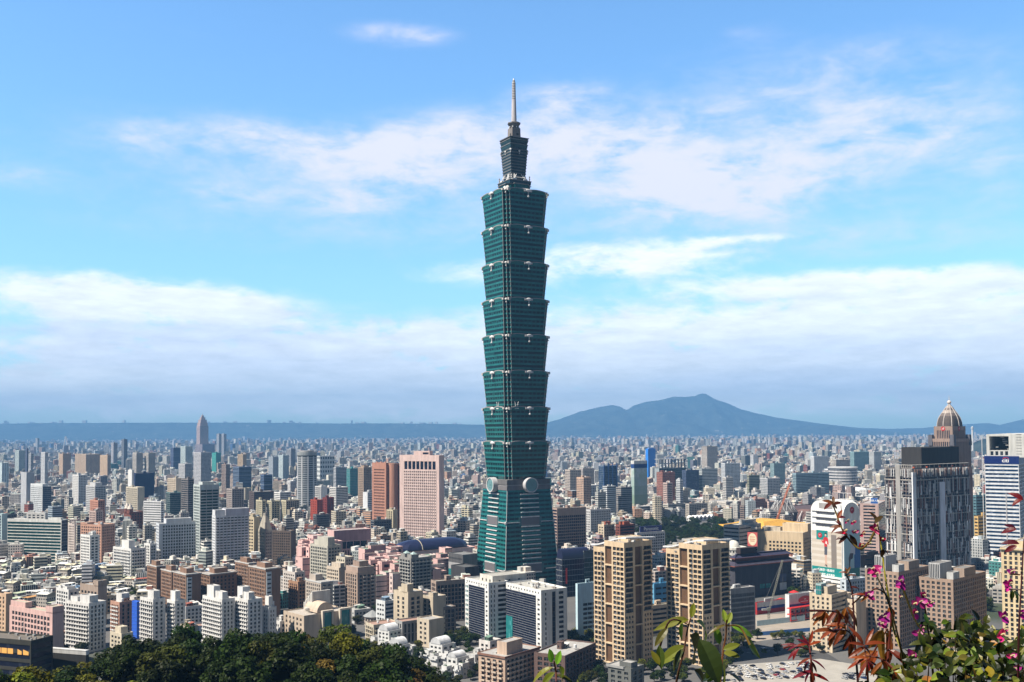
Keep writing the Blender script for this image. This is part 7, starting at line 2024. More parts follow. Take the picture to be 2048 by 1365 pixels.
    for k in range(4):
        mb = MB(); mb.box(w / 2 + .1, w / 2 + .8, -d / 2 + d * k / 3.3, -d / 2 + d * k / 3.3 + 2.2, 0, h + 5, (.05, .12, .32)); mb.build('fin', ('facade',), root)
    root, w, d, h = place('wrapped_tower', 'tower fully wrapped in bright blue sheeting on the skyline', 'tower block', 3000, 1291, 1296, 1311, 898, 56)
    mb = MB(); mb.box(-w / 2, w / 2, -d / 2, d / 2, 0, h, mi=0); mb.build('sheeting', (plain('bright_blue_sheet', (.02, .20, .68), .6, 0, .12, .1),), root); mb = MB(); mb.box(-w * .3, w * .3, -d * .3, d * .3, h, h + 3, (.2, .3, .5)); mb.build('roof_block', ('facade',), root)
    root, w, d, h = place('unfinished_block', 'unfinished teal block with bare frames and roof cranes', 'office building', 2350, 1309, 1318, 1372, 922, 58)
    volume(root, -w / 2, w / 2, -d / 2, d / 2, 0, h * .8, (.3, .34, .36), PL, CUR('glass_green', 4), (.3, .3, .3))
    mb = MB()
    for k in range(9):
        for z_ in (h * .8, h * .92): mb.box(w / 2 - 3, w / 2, -d / 2 + d * k / 8.4, -d / 2 + d * k / 8.4 + 1.6, z_, z_ + h * .118, (.25, .24, .24))
    for z_ in (h * .91, h * 1.03): mb.box(-w / 2, w / 2 + .3, -d / 2, d / 2 + 2, z_, z_ + 1.2, (.4, .4, .4))
    mb.build('bare_frame', ('facade',), root)
    root, w, d, h = place('museum', 'low white museum with zigzag roof at the park', 'museum', 1760, 1373, 1382, 1430, 1037, 58)
    volume(root, -w / 2, w / 2, -d / 2, d / 2, 0, h, (.66, .66, .65), SH(5, 8, .4, .4), SH(9, 8, .5, .4), par=0)
    mb = MB()
    for k in range(6):
        y0, y1 = -d / 2 + d * k / 6, -d / 2 + d * (k + 1) / 6; ym = (y0 + y1) / 2
        P = [(w / 2 + .4, y0, h), (w / 2 + .4, y1, h), (w / 2 + .4, ym, h + 4), (-w / 2, y0, h), (-w / 2, y1, h), (-w / 2, ym, h + 4)]
        mb.face([P[0], P[1], P[2]], (.6, .6, .6)); mb.face([P[0], P[2], P[5], P[3]], (.7, .7, .7)); mb.face([P[1], P[4], P[5], P[2]], (.62, .62, .62))
    mb.build('zigzag_roof', ('facade',), root)
    root, w, d, h = place('brown_hall', 'plain dark brown hall right of the poster tower', 'hall', 1040, 1718, 1726, 1772, 1112, 58)
    volume(root, -w / 2, w / 2, -d / 2, d / 2, 0, h, (.20, .13, .11), PL, G(30, 5, .9, .2, m=2), (.3, .25, .22)); mb = MB(); mb.box(-w * .3, w * .3, -d * .2, d * .2, h - .9, h + 3, (.3, .25, .22)); mb.build('roof_block', ('facade',), root)
    p = Vector((x_at(131, 7200, 0), 7200, 0)); root = empty('bridge_pylon', p); tag(root, 'white cable stayed bridge pylon shaped like a tall letter A', 'bridge'); zt_ = at(130, 873, 7200).z
    for s in (-1, 1):
        mb = MB(); mb.bar((s * 22, 0, 0), (s * 2, 0, zt_), 4.5, (.66, .66, .68), 4, r1=2.5); mb.build('leg', ('facade',), root)
    for (px, i) in ((1485.5, 0), (1491, 1), (1531.5, 2), (1537.5, 3)):
        p = Vector((x_at(px, 8400, 0), 8400, 0)); root = empty('bridge_post', p); tag(root, 'white bridge post by the pale river', 'bridge post', 'white bridge posts'); zt_ = at(px, 875 if i < 2 else 876, 8400).z
        mb = MB(); mb.box(-6, 6, -5, 5, 0, zt_, (.70, .70, .71)); mb.build('shaft', ('facade',), root); mb = MB(); mb.box(-8, 8, -6, 6, zt_, zt_ + 5, (.6, .6, .62)); mb.build('cap', ('facade',), root)
    p = Vector((x_at(1946, 4600, 0), 4600, 0)); root = empty('viewing_column', p); tag(root, 'pale round viewing column beyond the domed tower', 'tower'); zt_ = at(1946, 853, 4600).z
    mb = MB(); mb.cyl(0, 0, 0, zt_ - 14, 4.6, 4.0, 12, (.6, .6, .6)); mb.build('shaft', ('facade',), root); mb = MB(); mb.cyl(0, 0, zt_ - 14, zt_ - 4, 5.2, 6.4, 12, (.5, .52, .55)); mb.cyl(0, 0, zt_ - 4, zt_, 4, 1, 12, (.6, .6, .6)); mb.build('gallery', ('facade',), root)
def church_cones():
    for o in list(COL.objects):
        if o.get('category') == 'church':
            for x, y in ((-6, -7), (9, -9)):
                mb = MB(); mb.cyl(0, 0, 0, 5, 4, 4, 10, (.2, .08, .06)); mb.cyl(0, 0, 5, 14, 4.6, .2, 10, (.56, .50, .45)); mb.build('turret', ('facade',), o, (x, y, at(262, 1024, 1500).z - .9))
            return
def custom_city():
    white_office()
    beige_tower('beige tower with a white wave canopy on its roof, left one of the twins', 1186, 1248, 1304, 1086, 690)
    beige_tower('beige tower with a white wave canopy on its roof, right one of the twins', 1331, 1404, 1459, 1091, 690)
    poster_tower(); domed_tower(); scaffold_tower(); banded_tower(); pink_tower(); brick_tower(); cylinder_tower(); spire_tower_far(); shoulder_tower(); pink_malls(); tower_podium(); pagoda_mall()
    civic_complex(); stadium_shell(); special_blocks(); sign_buildings(); church_cones(); red_roofs()
    crane('tower_crane', 'orange tower crane in front of the unfinished stadium', 1500, 1551, 0, 22, 62, 1.18, (.50, .13, .04), 1.5, .1)
    crane('lattice_crane', 'dull green lattice crane standing in the building pit', 850, 1537, 0, 9, 42, 1.25, (.20, .20, .17), .9, .2)
    crane('tower_crane', 'small dark crane on the skyline right of the pink tower', 2900, 893, 60, 30, 30, .5, (.24, .2, .2), 1.6, 1.0)
custom_city()
# ------------------------------------------------------------------ low houses, streets, cars
def overlaps(x, y, r):
    return any((x - a) ** 2 + (y - b) ** 2 < (r * .8 + c * .85) ** 2 for a, b, c in KEEP_OUT)
def low_houses():
    r = random.Random(77)
    kinds = [('pale green sheet roof', (.46, .52, .38)), ('white sheet roof', (.74, .74, .71)), ('grey sheet roof', (.36, .36, .36)), ('rusty red sheet roof', (.34, .10, .07)), ('orange brown roof', (.48, .26, .10)), ('cream sheet roof', (.58, .54, .40)), ('blue sheet roof', (.16, .26, .40))]
    protos = {}
    def proto(k, v):
        rn, rc = kinds[k]
        root = empty('low_house')
        tag(root, 'low house with %s in the quarter before the dark green banded office' % rn, 'house', 'low houses of the crowded quarter')
        w, d, h = r.uniform(8, 13), r.uniform(9, 15), r.choice((7, 10, 10, 13.2))
        c = r.choice([(.52, .50, .47), (.44, .40, .36), (.60, .58, .55), (.50, .36, .31), (.36, .35, .34)])
        mb = MB(); mb.box(-w / 2, w / 2, -d / 2, d / 2, 0, h, c, (2.6, 3.2, .55, .45), (.3, .3, .3), bottom=False); mb.build('wall', ('facade',), root)
        mb = MB(); e = .5; zz = h + 2.3
        if v % 2:
            mb.face([(-w / 2 - e, -d / 2 - e, zz), (w / 2 + e, -d / 2 - e, zz), (w / 2 + e, 0, zz + 1.5), (-w / 2 - e, 0, zz + 1.5)], rc); mb.face([(-w / 2 - e, 0, zz + 1.5), (w / 2 + e, 0, zz + 1.5), (w / 2 + e, d / 2 + e, zz), (-w / 2 - e, d / 2 + e, zz)], rc)
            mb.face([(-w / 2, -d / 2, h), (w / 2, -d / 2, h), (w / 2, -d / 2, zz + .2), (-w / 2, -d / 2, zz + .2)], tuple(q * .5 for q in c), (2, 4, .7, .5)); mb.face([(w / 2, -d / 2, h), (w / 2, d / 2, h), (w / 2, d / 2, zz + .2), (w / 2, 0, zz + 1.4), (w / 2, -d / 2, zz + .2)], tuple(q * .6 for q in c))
        else:
            f = .62
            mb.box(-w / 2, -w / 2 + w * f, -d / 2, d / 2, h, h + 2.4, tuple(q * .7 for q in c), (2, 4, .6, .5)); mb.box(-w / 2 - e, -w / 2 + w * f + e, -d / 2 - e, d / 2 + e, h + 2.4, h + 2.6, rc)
        mb.build('roof', ('facade',), root)
        for i in range(2):
            link('water_tank', tank_mesh(0), root, (w * r.uniform(.1, .4), d * r.uniform(-.4, .4), h if not v % 2 else h + 3))
        return root, math.hypot(w, d) / 2
    n = 0
    for t in range(900):
        px = r.uniform(-20, 300); D = r.uniform(905, 1235)
        y_ = 860 + 325300 / D
        if px > 226 and y_ < 1165: continue
        if px > 120 and D < 960: continue
        x = x_at(px, D, 10)
        if overlaps(x, D, 7): continue
        k, v = r.choices(range(7), (5, 9, 4, 2, 1, 6, .6))[0], r.randrange(3)
        if (k, v) not in protos:
            root, rad = protos[(k, v)] = proto(k, v); o = root
        else:
            root, rad = protos[(k, v)]; o = dup(root)
        o.location = (x, D, 0); o.rotation_euler = (0, 0, -math.radians(r.choice((20, 20, 24, 58))) + r.uniform(-.08, .08))
        KEEP_OUT.append((x, D, rad * .8)); n += 1
        if n >= 88: break
def more_blocks():
    """Low and middle blocks between the named ones, each with its own look and neighbours."""
    r = random.Random(5)
    marks = [('the white office with two blue glass fronts', 1030, 745), ('the left beige twin tower', 1245, 690), ('the right beige twin tower', 1395, 690), ('the poster tower', 1670, 1010), ('the scaffolded tower', 1855, 1000), ('the pink slotted tower', 843, 1370),
             ('the salmon brick tower', 768, 1500), ('the grey cylinder tower', 610, 1900), ('the pink striped mall', 860, 1060), ('the blank pink mall', 690, 1160), ('the brown tiled towers', 400, 900), ('the white balcony pair', 465, 760), ('the taupe arched tower', 720, 900),
             ('the dark green banded office', 70, 1250), ('the green glass tower', 412, 1180), ('the pointed shoulder tower', 530, 1140), ('the navy pagoda mall', 1525, 960), ('the sandy civic office', 1560, 1110), ('the stadium shell', 1690, 1600), ('the brown banded office', 1140, 1240),
             ('the navy lettered sign', 1298, 1215), ('the blue net', 272, 792), ('the pink school', 75, 700), ('the white arena', 1698, 2330), ('the blue banded tower', 2005, 1120), ('the taupe grid office', 900, 850), ('the mural tower', 1277, 1900), ('the deep navy box', 288, 2050), ('the domed tower', 1898, 1330), ('the white flats by the park', 1450, 1560), ('the barrel roof villas', 800, 720)]
    cols = [('white', (.62, .61, .60)), ('cream', (.54, .48, .38)), ('grey', (.36, .36, .36)), ('pale grey', (.50, .50, .50)), ('brown', (.24, .16, .12)), ('pinkish', (.54, .40, .36)), ('beige', (.48, .39, .29)), ('dark grey', (.15, .15, .16)), ('brick red', (.30, .12, .08)), ('blue grey', (.32, .38, .44))]
    facs = [('square windows', lambda: G(3.1, 3.3, .5, .52)), ('ribbon windows', lambda: BAND(3.4, .45)), ('wide windows', lambda: G(4.6, 3.3, .68, .52)), ('stacked balconies', lambda: G(3.4, 3.2, .6, .58, balc=dict(d=.9, h=.8))), ('tall window strips', lambda: G(3.0, 9.6, .45, .86))]
    tops = ['bare flat roof', 'one roof hut', 'steel tanks on top', 'roof sheds', 'huts and sheds on top']
    used = {}
    n = 0
    def rel_word(px, D, m):
        dx = px - m[1]
        if abs(dx) < 26: return 'behind' if D > m[2] else 'before'
        return 'right of' if dx > 0 else 'left of'
    spec = []
    for t in range(60): spec.append((r.uniform(130, 935), r.uniform(770, 960), r.uniform(9, 18), 1))
    for t in range(50): spec.append((r.uniform(290, 2040), r.uniform(965, 1420), r.uniform(12, 26), 1))
    for t in range(70): spec.append((r.uniform(0, 2048), r.uniform(1400, 2300), r.uniform(24, 52), 0))
    for px, D, h, near in spec:
        if 1110 < px < 1640 and D < 1000: continue
        if D < 900 and px > 930: continue
        w, d = r.uniform(11, 20), r.uniform(11, 22)
        x = x_at(px, D, 10)
        if overlaps(x, D, max(w, d) * .6) or (1245 < px < 1490 and D < 1840): continue
        c1, f1 = r.choice(cols), r.choice(facs)
        ti = r.randrange(5)
        ms = sorted(marks, key=lambda m: abs(px - m[1]) + abs(D - m[2]) * .12)
        lab = None
        for m in ms[:3]:
            L_ = '%s block of %s and %s, %s %s' % (c1[0], f1[0], tops[ti], rel_word(px, D, m), m[0])
            if L_ not in used and len(L_.split()) <= 16: lab = L_; break
        if not lab: continue
        used[lab] = 1
        root = empty('city_block', (x, D, 0), -math.radians(r.choice((58, 58, 56, 44)) if px > 330 else r.choice((58, 30, 44))))
        tag(root, lab, 'city block')
        kk = r.uniform(.9, 1.08); col = tuple(q * kk for q in c1[1])
        if D < 1500: L, R = f1[1](), f1[1]()
        else:
            L = R = {'square windows': SH(3, 3.3, .55, .5), 'ribbon windows': SH(40, 3.3, 1, .45), 'wide windows': SH(4.6, 3.3, .7, .5), 'stacked balconies': SH(3.2, 3.2, .6, .6), 'tall window strips': SH(2.6, 60, .5, .97)}[f1[0]]
        volume(root, -w / 2, w / 2, -d / 2, d / 2, 0, h, col, L, R, r.choice([(.40, .39, .37), (.28, .28, .27), (.50, .50, .47), (.34, .22, .18)]))
        roof_kit(root, w, d, h - .9, col, r, ti in (1, 4), 3 if ti == 2 else 0, 2 if ti in (3, 4) else 0)
        KEEP_OUT.append((x, D, math.hypot(w, d) * .48))
def surf(name, pts, z, mat):
    mb = MB(); P = [ground(px, py) for px, py in pts]
    mb.face([(p.x, p.y, z) for p in P]); o = mb.build(name, (mat,)); return tag(o, kind='structure')
def streets():
    asph = plain('asphalt', (.055, .055, .058), .85, 0, .25, .15)
    pale = plain('pale_concrete', (.34, .32, .29), .85, 0, .25, .12)
    surf('parking_lot', [(1380, 1420), (1800, 1400), (1735, 1333), (1640, 1318), (1470, 1330)], .012, pale)
    surf('road', [(1120, 1345), (1470, 1322), (1720, 1296), (1720, 1280), (1470, 1303), (1120, 1325)], .016, asph)
    surf('road', [(1640, 1345), (1700, 1335), (1580, 1262), (1545, 1262)], .008, asph)
    surf('building_pit', [(1500, 1285), (1640, 1266), (1640, 1222), (1500, 1232)], .006, plain('bare_earth', (.30, .26, .22), .9, 0, .3, .1))
    wm = MB()
    for k in range(46):
        t = k / 45
        a, b = ground(1120 + 600 * t, 1335 - 47 * t), ground(1120 + 600 * t + 6, 1335 - 47 * t - .47)
        d = (b - a).normalized(); n_ = Vector((-d.y, d.x, 0)) * .12
        wm.face([tuple(a + n_ * -1 + Vector((0, 0, .022))), tuple(b - n_ + Vector((0, 0, .022))), tuple(b + n_ + Vector((0, 0, .022))), tuple(a + n_ + Vector((0, 0, .022)))])
    tag(wm.build('road_markings', ('paint_white',)), kind='structure')
    r = random.Random(12)
    def car(col, name):
        m = plain(name, col, .25, .1, .04)
        mb = MB()
        prof = [(-2.2, .35), (2.2, .35), (2.25, .75), (1.9, .95), (1.0, 1.0), (.4, 1.42), (-1.2, 1.45), (-1.9, 1.02), (-2.2, .95)]
        for s in (-1, 1):
            f = [(x, s * .86, z) for x, z in prof]; mb.face(f if s < 0 else f[::-1], mi=0)
            mb.face([(x, s * .87, z) for x, z in ([(.85, 1.02), (.35, 1.36), (-1.15, 1.38), (-1.7, 1.04)][::s])], mi=1)
        for i in range(len(prof)):
            a, b = prof[i], prof[(i + 1) % len(prof)]
            mb.face([(a[0], -.86, a[1]), (a[0], .86, a[1]), (b[0], .86, b[1]), (b[0], -.86, b[1])], mi=1 if i in (4, 6) else 0)
        for x in (-1.35, 1.35):
            for s in (-1, 1):
                k = [(x + .33 * math.cos(6.283 * i / 10), .33 + .33 * math.sin(6.283 * i / 10)) for i in range(10)]
                mb.face([(a, s * .9, b) for a, b in (k if s < 0 else k[::-1])], mi=2)
        return mb.mesh('parked_car', (m, 'glass_navy', 'dark'))
    kinds = [('white', (.7, .7, .7)), ('black', (.015, .015, .018)), ('silver grey', (.38, .39, .40)), ('dark blue', (.02, .04, .12)), ('dark red', (.28, .02, .02))]
    mes = [car(c, n + '_car_paint') for n, c in kinds]
    lot = [(1462 + 15 * i + (j % 2) * 4, 1336 + 5.3 * j - .85 * i) for j in range(6) for i in range(11)] + [(1690 + 12 * i, 1350 + 4 * j) for i in range(4) for j in range(3)]
    ang = -math.radians(58)
    for (px, py) in lot:
        if r.random() < .14: continue
        p = ground(px + r.uniform(-2, 2), py + r.uniform(-.8, .8))
        k = r.choices(range(5), (6, 6, 5, 1, 1))[0]
        o = link('parked_car', mes[k], None, (p.x, p.y, .02), ang + r.choice((0, math.pi)) + r.uniform(-.06, .06))
        tag(o, 'small %s car parked in the pale open lot beside the road' % kinds[k][0], 'car', 'cars in the open lot')
    for i in range(15):
        t = r.random(); lane = r.choice((-3.5, 3.5))
        p = ground(1200 + 500 * t, 1330 - 42 * t)
        k = r.choices(range(5), (6, 5, 4, 1, 1))[0]
        d = (ground(1720, 1288) - ground(1120, 1335)).normalized()
        n_ = Vector((-d.y, d.x, 0))
        o = link('moving_car', mes[k], None, (p.x + n_.x * lane, p.y + n_.y * lane, .025), math.atan2(d.y, d.x))
        tag(o, 'small %s car driving on the grey road above the open lot' % kinds[k][0], 'car', 'cars on the road')
    root, w, d, h = place('site_building', 'white site building with a red oval panel and red gallery beside the building pit', 'building', 850, 1570, 1578, 1626, 1190, 58)
    volume(root, -w / 2, w / 2, -d / 2, d / 2, 0, h, (.68, .68, .67), PL, SPLIT((0, 1, .62, 1, PL), (0, 1, .5, .62, dict(PL, col=(.05, .08, .28))), (0, 1, 0, .5, G(5, 4, .5, .5))), (.5, .5, .5))
    mb = MB(); c = [(math.cos(6.283 * i / 20) * d * .28, math.sin(6.283 * i / 20) * 3.4) for i in range(20)]; mb.face([(w / 2 + .06, a + d * .16, b + h * .74) for a, b in c], mi=0); ov = mb.build('red_oval', ('paint_red',), root)
    mb = MB(); mb.box(w / 2 + .09, w / 2 + .14, d * .12, d * .2, h * .75, h * .78, mi=0)
    for k in range(6): mb.box(w / 2 + .09, w / 2 + .14, -d * .02 + k * 1.5, -d * .02 + k * 1.5 + 1.0, h * .67, h * .70, mi=0)
    mb.build('panel_mark', ('paint_white',), ov)
    mb = MB()
    for z in (1, 6, 11): mb.box(w / 2 + .3, w / 2 + 5, -d * .62, d * .42, z, z + .7, mi=0)
    for k in range(6): mb.box(w / 2 + 4.3, w / 2 + 5, -d * .62 + k * d * .2, -d * .62 + k * d * .2 + .6, 1.7, 11, mi=0)
    mb.build('red_gallery', ('paint_red',), root)
    root, w, d, h = place('red_hall', 'red walled hall with a navy band behind the lattice crane', 'hall', 880, 1509, 1514, 1572, 1206, 58)
    volume(root, -w / 2, w / 2, -d / 2, d / 2, 0, h, (.34, .03, .03), PL, SPLIT((0, 1, .35, .6, dict(PL, col=(.03, .05, .22))), (0, 1, 0, .35, PL), (0, 1, .6, 1, dict(PL, col=(.5, .5, .52)))), (.40, .40, .42)); mb = MB(); mb.box(-w * .2, w * .2, -d * .2, d * .1, h - .9, h + 2.5, (.5, .5, .5)); mb.build('roof_block', ('facade',), root)
    for (pl, pr, py, c, lb, hh) in ((1512, 1640, 1270, (.04, .15, .42), 'blue sheet fence along the pit edge by the road', 3.2), (1514, 1610, 1250, (.40, .56, .64), 'pale blue sheet fence below the red gallery', 4.5)):
        a, b = ground(pl, py + 3), ground(pr, py - 8)
        L = (b - a).length
        root = empty('site_fence', a, math.atan2(b.y - a.y, b.x - a.x)); tag(root, lb, 'fence')
        m = plain('fence_sheet', c, .5, 0, .2, .4)
        mb = MB(); mb.box(0, L, -.06, .06, .2, hh, mi=0); mb.build('sheet', (m,), root)
        mb = MB()
        for k in range(int(L / 4) + 1): mb.bar((k * 4, .12, 0), (k * 4, .12, hh + .1), .07, (.5, .5, .5))
        mb.build('post_frame', ('facade',), root)
    for i, (px, py) in enumerate(((1526, 1208), (1545, 1204), (1562, 1199), (1588, 1184))):
        p = at(px, py, 905); root = empty('red_canopy', (p.x, p.y, 0), -1); tag(root, 'small bright red canopy tent in the row behind the red walled hall', 'tent', 'red canopy tents')
        mb = MB(); q = 3.5; mb.prism([(-q, -q), (q, -q), (q, q), (-q, q)], p.z - .6, p.z + 1.2, (.52, .03, .03), ring1=[(-q * .2, -q * .2), (q * .2, -q * .2), (q * .2, q * .2), (-q * .2, q * .2)]); mb.build('canopy_sheet', ('facade',), root)
        for sx in (-1, 1):
            for sy in (-1, 1): b = MB(); b.bar((sx * 3.2, sy * 3.2, 0), (sx * 3.2, sy * 3.2, p.z - .6), .12, (.5, .5, .5)); b.build('pole', ('facade',), root)
# ------------------------------------------------------------------ trees
def leafmat(name, rough=.55, trans=.25):
    m, nt, p = newmat(name)
    wa = N(nt, 'ShaderNodeAttribute', attribute_name='wall')
    oi = N(nt, 'ShaderNodeObjectInfo')
    h = N(nt, 'ShaderNodeHueSaturation')
    nt.links.new(wa.outputs['Color'], h.inputs['Color'])
    nt.links.new(M(nt, 'MULTIPLY_ADD', oi.outputs['Random'], .05, .475), h.inputs['Hue'])
    nt.links.new(M(nt, 'MULTIPLY_ADD', oi.outputs['Random'], .7, .65), h.inputs['Value'])
    nt.links.new(h.outputs[0], p.inputs['Base Color'])
    p.inputs['Roughness'].default_value = rough
    p.inputs['Specular IOR Level'].default_value = .15 if rough > .4 else .32
    t = N(nt, 'ShaderNodeBsdfTranslucent'); nt.links.new(h.outputs[0], t.inputs['Color'])
    mx = N(nt, 'ShaderNodeMixShader'); mx.inputs[0].default_value = trans
    nt.links.new(p.outputs[0], mx.inputs[1]); nt.links.new(t.outputs[0], mx.inputs[2])
    nt.links.new(mx.outputs[0], nt.nodes['Material Output'].inputs[0])
    return m
MAT['foliage'] = leafmat('foliage')
MAT['bark'] = plain('bark', (.07, .05, .035), .9, 0, .3, 2)
def tree_proto(seed, rad, hgt, col, nleaf, lsz, trunk_h):
    r = np.random.default_rng(seed)
    nb = 15
    c = r.normal(0, 1, (nb, 3)); c /= np.linalg.norm(c, axis=1)[:, None]; c *= r.uniform(.25, .85, (nb, 1)) * np.array([rad, rad, hgt / 2]); c[:, 2] += trunk_h + hgt / 2
    br = r.uniform(.26, .46, nb) * rad
    mb = MB()
    k = r.integers(0, nb, nleaf)
    d = r.normal(0, 1, (nleaf, 3)); d /= np.linalg.norm(d, axis=1)[:, None]
    P = c[k] + d * (br[k] * r.uniform(.55, 1.1, nleaf) ** .5)[:, None] * np.array([1, 1, .8])
    n = d + r.normal(0, .55, (nleaf, 3)) + (0, 0, .5); n /= np.linalg.norm(n, axis=1)[:, None]
    a = np.cross(n, r.normal(0, 1, (nleaf, 3))); a /= np.linalg.norm(a, axis=1)[:, None]; b = np.cross(n, a)
    s = lsz * r.uniform(.6, 1.3, nleaf)
    tone = r.uniform(.6, 1.35, nb)[k] * r.uniform(.75, 1.25, nleaf)
    for i in range(nleaf):
        p, u, v = P[i], a[i] * s[i], b[i] * s[i] * .62
        mb.face([p - u, p - v, p + u, p + v], tuple(np.array(col) * tone[i]))
    crown = mb.mesh('crown', ('foliage',))
    t = MB()
    t.bar((0, 0, -1), (0, 0, trunk_h + hgt * .35), .05 * rad + .08, n=7, r1=.03 * rad)
    for q in range(6):
        t.bar((0, 0, trunk_h * .8 + q * .12 * hgt * .4), tuple(c[q]), .025 * rad, n=5, r1=.012 * rad)
    return crown, t.mesh('trunk', ('bark',))
def plant_tree(pr, name, label, loc, s, rz, group, first=[None]):
    o = empty(name, loc, rz); o.scale = (s, s, s * random.uniform(.85, 1.15))
    tag(o, label, 'tree', group)
    link('crown', pr[0], o); link('trunk', pr[1], o)
    return o
def trees():
    r = random.Random(31)
    dark = [tree_proto(i, 4.6, 7.0, (.019, .034, .003), 2300, .42, 1.6) for i in (1, 2, 3)]
    olive = [tree_proto(i, 4.3, 6.6, (.046, .054, .006), 2000, .42, 1.6) for i in (4, 5)]
    bright = [tree_proto(i, 4.2, 6.2, (.115, .125, .008), 1900, .40, 1.6) for i in (6, 7)]
    dry = [tree_proto(i, 4.0, 6.5, (.13, .075, .014), 1500, .40, 1.6) for i in (8, 9)]
    G1 = 'trees of the wooded slope'
    n = 0
    pts = []
    for t in range(9000):
        y = r.uniform(146, 312); x = r.uniform(-178, -1)
        px = project((x, y, 100))[0]
        if px < -40 or px > 965: continue
        if px < 105 and y > 225: continue
        if any((x - a) ** 2 + (y - b) ** 2 < 36 for a, b in pts): continue
        z = float(hill_z(x, y))
        tp = project((x, y, z + 9))[1]
        if tp > 1372: continue
        pts.append((x, y))
        lumin = 860 + (1365 - tp)
        q = r.random()
        if px > 690 and px < 850 and tp > 1300 and q < .55: k, lb = dry, 'dry ochre brown crown in the wood on the slope'
        elif tp > 1300 and px < 330 and q < .5: k, lb = bright, 'yellow green crown in the wood on the slope'
        elif q < .10: k, lb = bright, 'yellow green crown in the wood on the slope'
        elif q < .36: k, lb = olive, 'olive green crown in the wood on the slope'
        elif q < .41: k, lb = dry, 'dry ochre brown crown in the wood on the slope'
        else: k, lb = dark, 'dark green crown in the wood on the slope'
        plant_tree(r.choice(k), 'slope_tree', lb, (x, y, z - .4), r.uniform(.85, 1.3), r.uniform(0, 6), G1)
        n += 1
        if n >= 290: break
    def clump(name, label, group, n, px0, px1, D0, D1, kinds, s0, s1):
        for i in range(n):
            px, D = r.uniform(px0, px1), r.uniform(D0, D1)
            x = x_at(px, D, 5)
            if any((x - a) ** 2 + (D - b) ** 2 < (c * .8) ** 2 for a, b, c in KEEP_OUT): continue
            plant_tree(r.choice(kinds), name, label, (x, D, 0), r.uniform(s0, s1), r.uniform(0, 6), group)
            if s1 > .9: KEEP_OUT.append((x, D, 4))
    dk = dark + olive
    clump('park_tree', 'dark tree of the park beyond the navy lettered roof sign', 'park trees', 190, 1264, 1482, 1390, 1740, dark, 1.0, 1.8)
    clump('park_tree', 'dark tree of the park beyond the navy lettered roof sign', 'park trees', 24, 1255, 1335, 1290, 1420, dark, 1.0, 1.6)
    clump('street_tree', 'round green tree at the foot of the white office', 'trees by the white office', 22, 1128, 1200, 700, 800, dk + bright, .7, 1.1)
    clump('street_tree', 'round green tree at the foot of the white office', 'trees by the white office', 12, 890, 945, 740, 800, dk, .7, 1.1)
    clump('street_tree', 'green tree between the open lot and the building pit', 'trees by the open lot', 44, 1450, 1640, 715, 790, dk + bright, .55, .95)
    clump('street_tree', 'green tree behind the two beige towers', 'trees behind the beige towers', 34, 1290, 1345, 860, 1080, dk, .8, 1.3)
    clump('garden_tree', 'green tree between the low houses and the winged white block', 'trees by the low houses', 30, 190, 300, 930, 1010, dk + bright, .9, 1.4)
    clump('garden_tree', 'dark tree among the low brick houses before the brown towers', 'trees by the brick houses', 34, 40, 180, 850, 930, dark, .8, 1.2)
    clump('street_tree', 'green tree below the scaffolded tower', 'trees by the scaffolded tower', 26, 1900, 1990, 850, 1010, dk, .9, 1.4)
    clump('street_tree', 'tree under the poster tower', 'trees by the poster tower', 16, 1580, 1625, 900, 1000, dk + bright, .8, 1.2)
    clump('street_tree', 'green tree at the foot of the beige towers', 'trees below the beige towers', 40, 1140, 1460, 640, 690, dk + bright, .7, 1.1)
    clump('slope_foot_tree', 'dark tree between the wood on the slope and the white balcony blocks', 'trees at the slope foot', 110, 90, 720, 560, 765, dark + olive, .8, 1.35)
    clump('street_tree', 'tree around the white terraced villas', 'trees by the villas', 40, 690, 965, 640, 780, dk + bright, .7, 1.2)
    clump('street_tree', 'tree among the blocks behind the white balcony pair', 'trees among the near blocks', 40, 380, 900, 770, 950, dk, .7, 1.1)
# ------------------------------------------------------------------ plants right before the lens
MAT['leaf'] = leafmat('near_leaf', .38, .3)
def leaf(mb, base, d, up, L, W, col, curl=.3, fold=.25, n=6, tip=.9, vein=None):
    d = Vector(d).normalized(); up = Vector(up); s = d.cross(up)
    if s.length < 1e-4: s = d.orthogonal()
    s.normalize(); up = s.cross(d).normalized()
    rows = []
    for i in range(n + 1):
        t = i / n
        w = W * .5 * (math.sin(math.pi * min(1, t ** tip)) ** .8) + (.0004 if 0 < i < n else 0)
        c = Vector(base) + d * (L * t) - up * (curl * L * t * t)
        rows.append((c - s * w + up * (w * fold), c, c + s * w + up * (w * fold)))
    c2 = vein or tuple(min(.9, q * 1.35) for q in col)
    for i in range(n):
        a, b = rows[i], rows[i + 1]
        mb.face([a[0], a[1], b[1], b[0]], col); mb.face([a[1], a[2], b[2], b[1]], tuple(q * .88 for q in col))
def stem_path(mb, pts, r0, r1, col, n=6):
    for i in range(len(pts) - 1):
        a = r0 + (r1 - r0) * i / (len(pts) - 1); b = r0 + (r1 - r0) * (i + 1) / (len(pts) - 1)
        mb.bar(pts[i], pts[i + 1], a, col, n, r1=b)
def bez(P, n=10):
    out = []
    for i in range(len(P) - 1):
        p0, p1, p2, p3 = P[max(i - 1, 0)], P[i], P[i + 1], P[min(i + 2, len(P) - 1)]
        for k in range(n):
            t = k / n
            out.append(.5 * ((2 * p1) + (p2 - p0) * t + (2 * p0 - 5 * p1 + 4 * p2 - p3) * t * t + (3 * p1 - p0 - 3 * p2 + p3) * t ** 3))
    return out + [P[-1]]
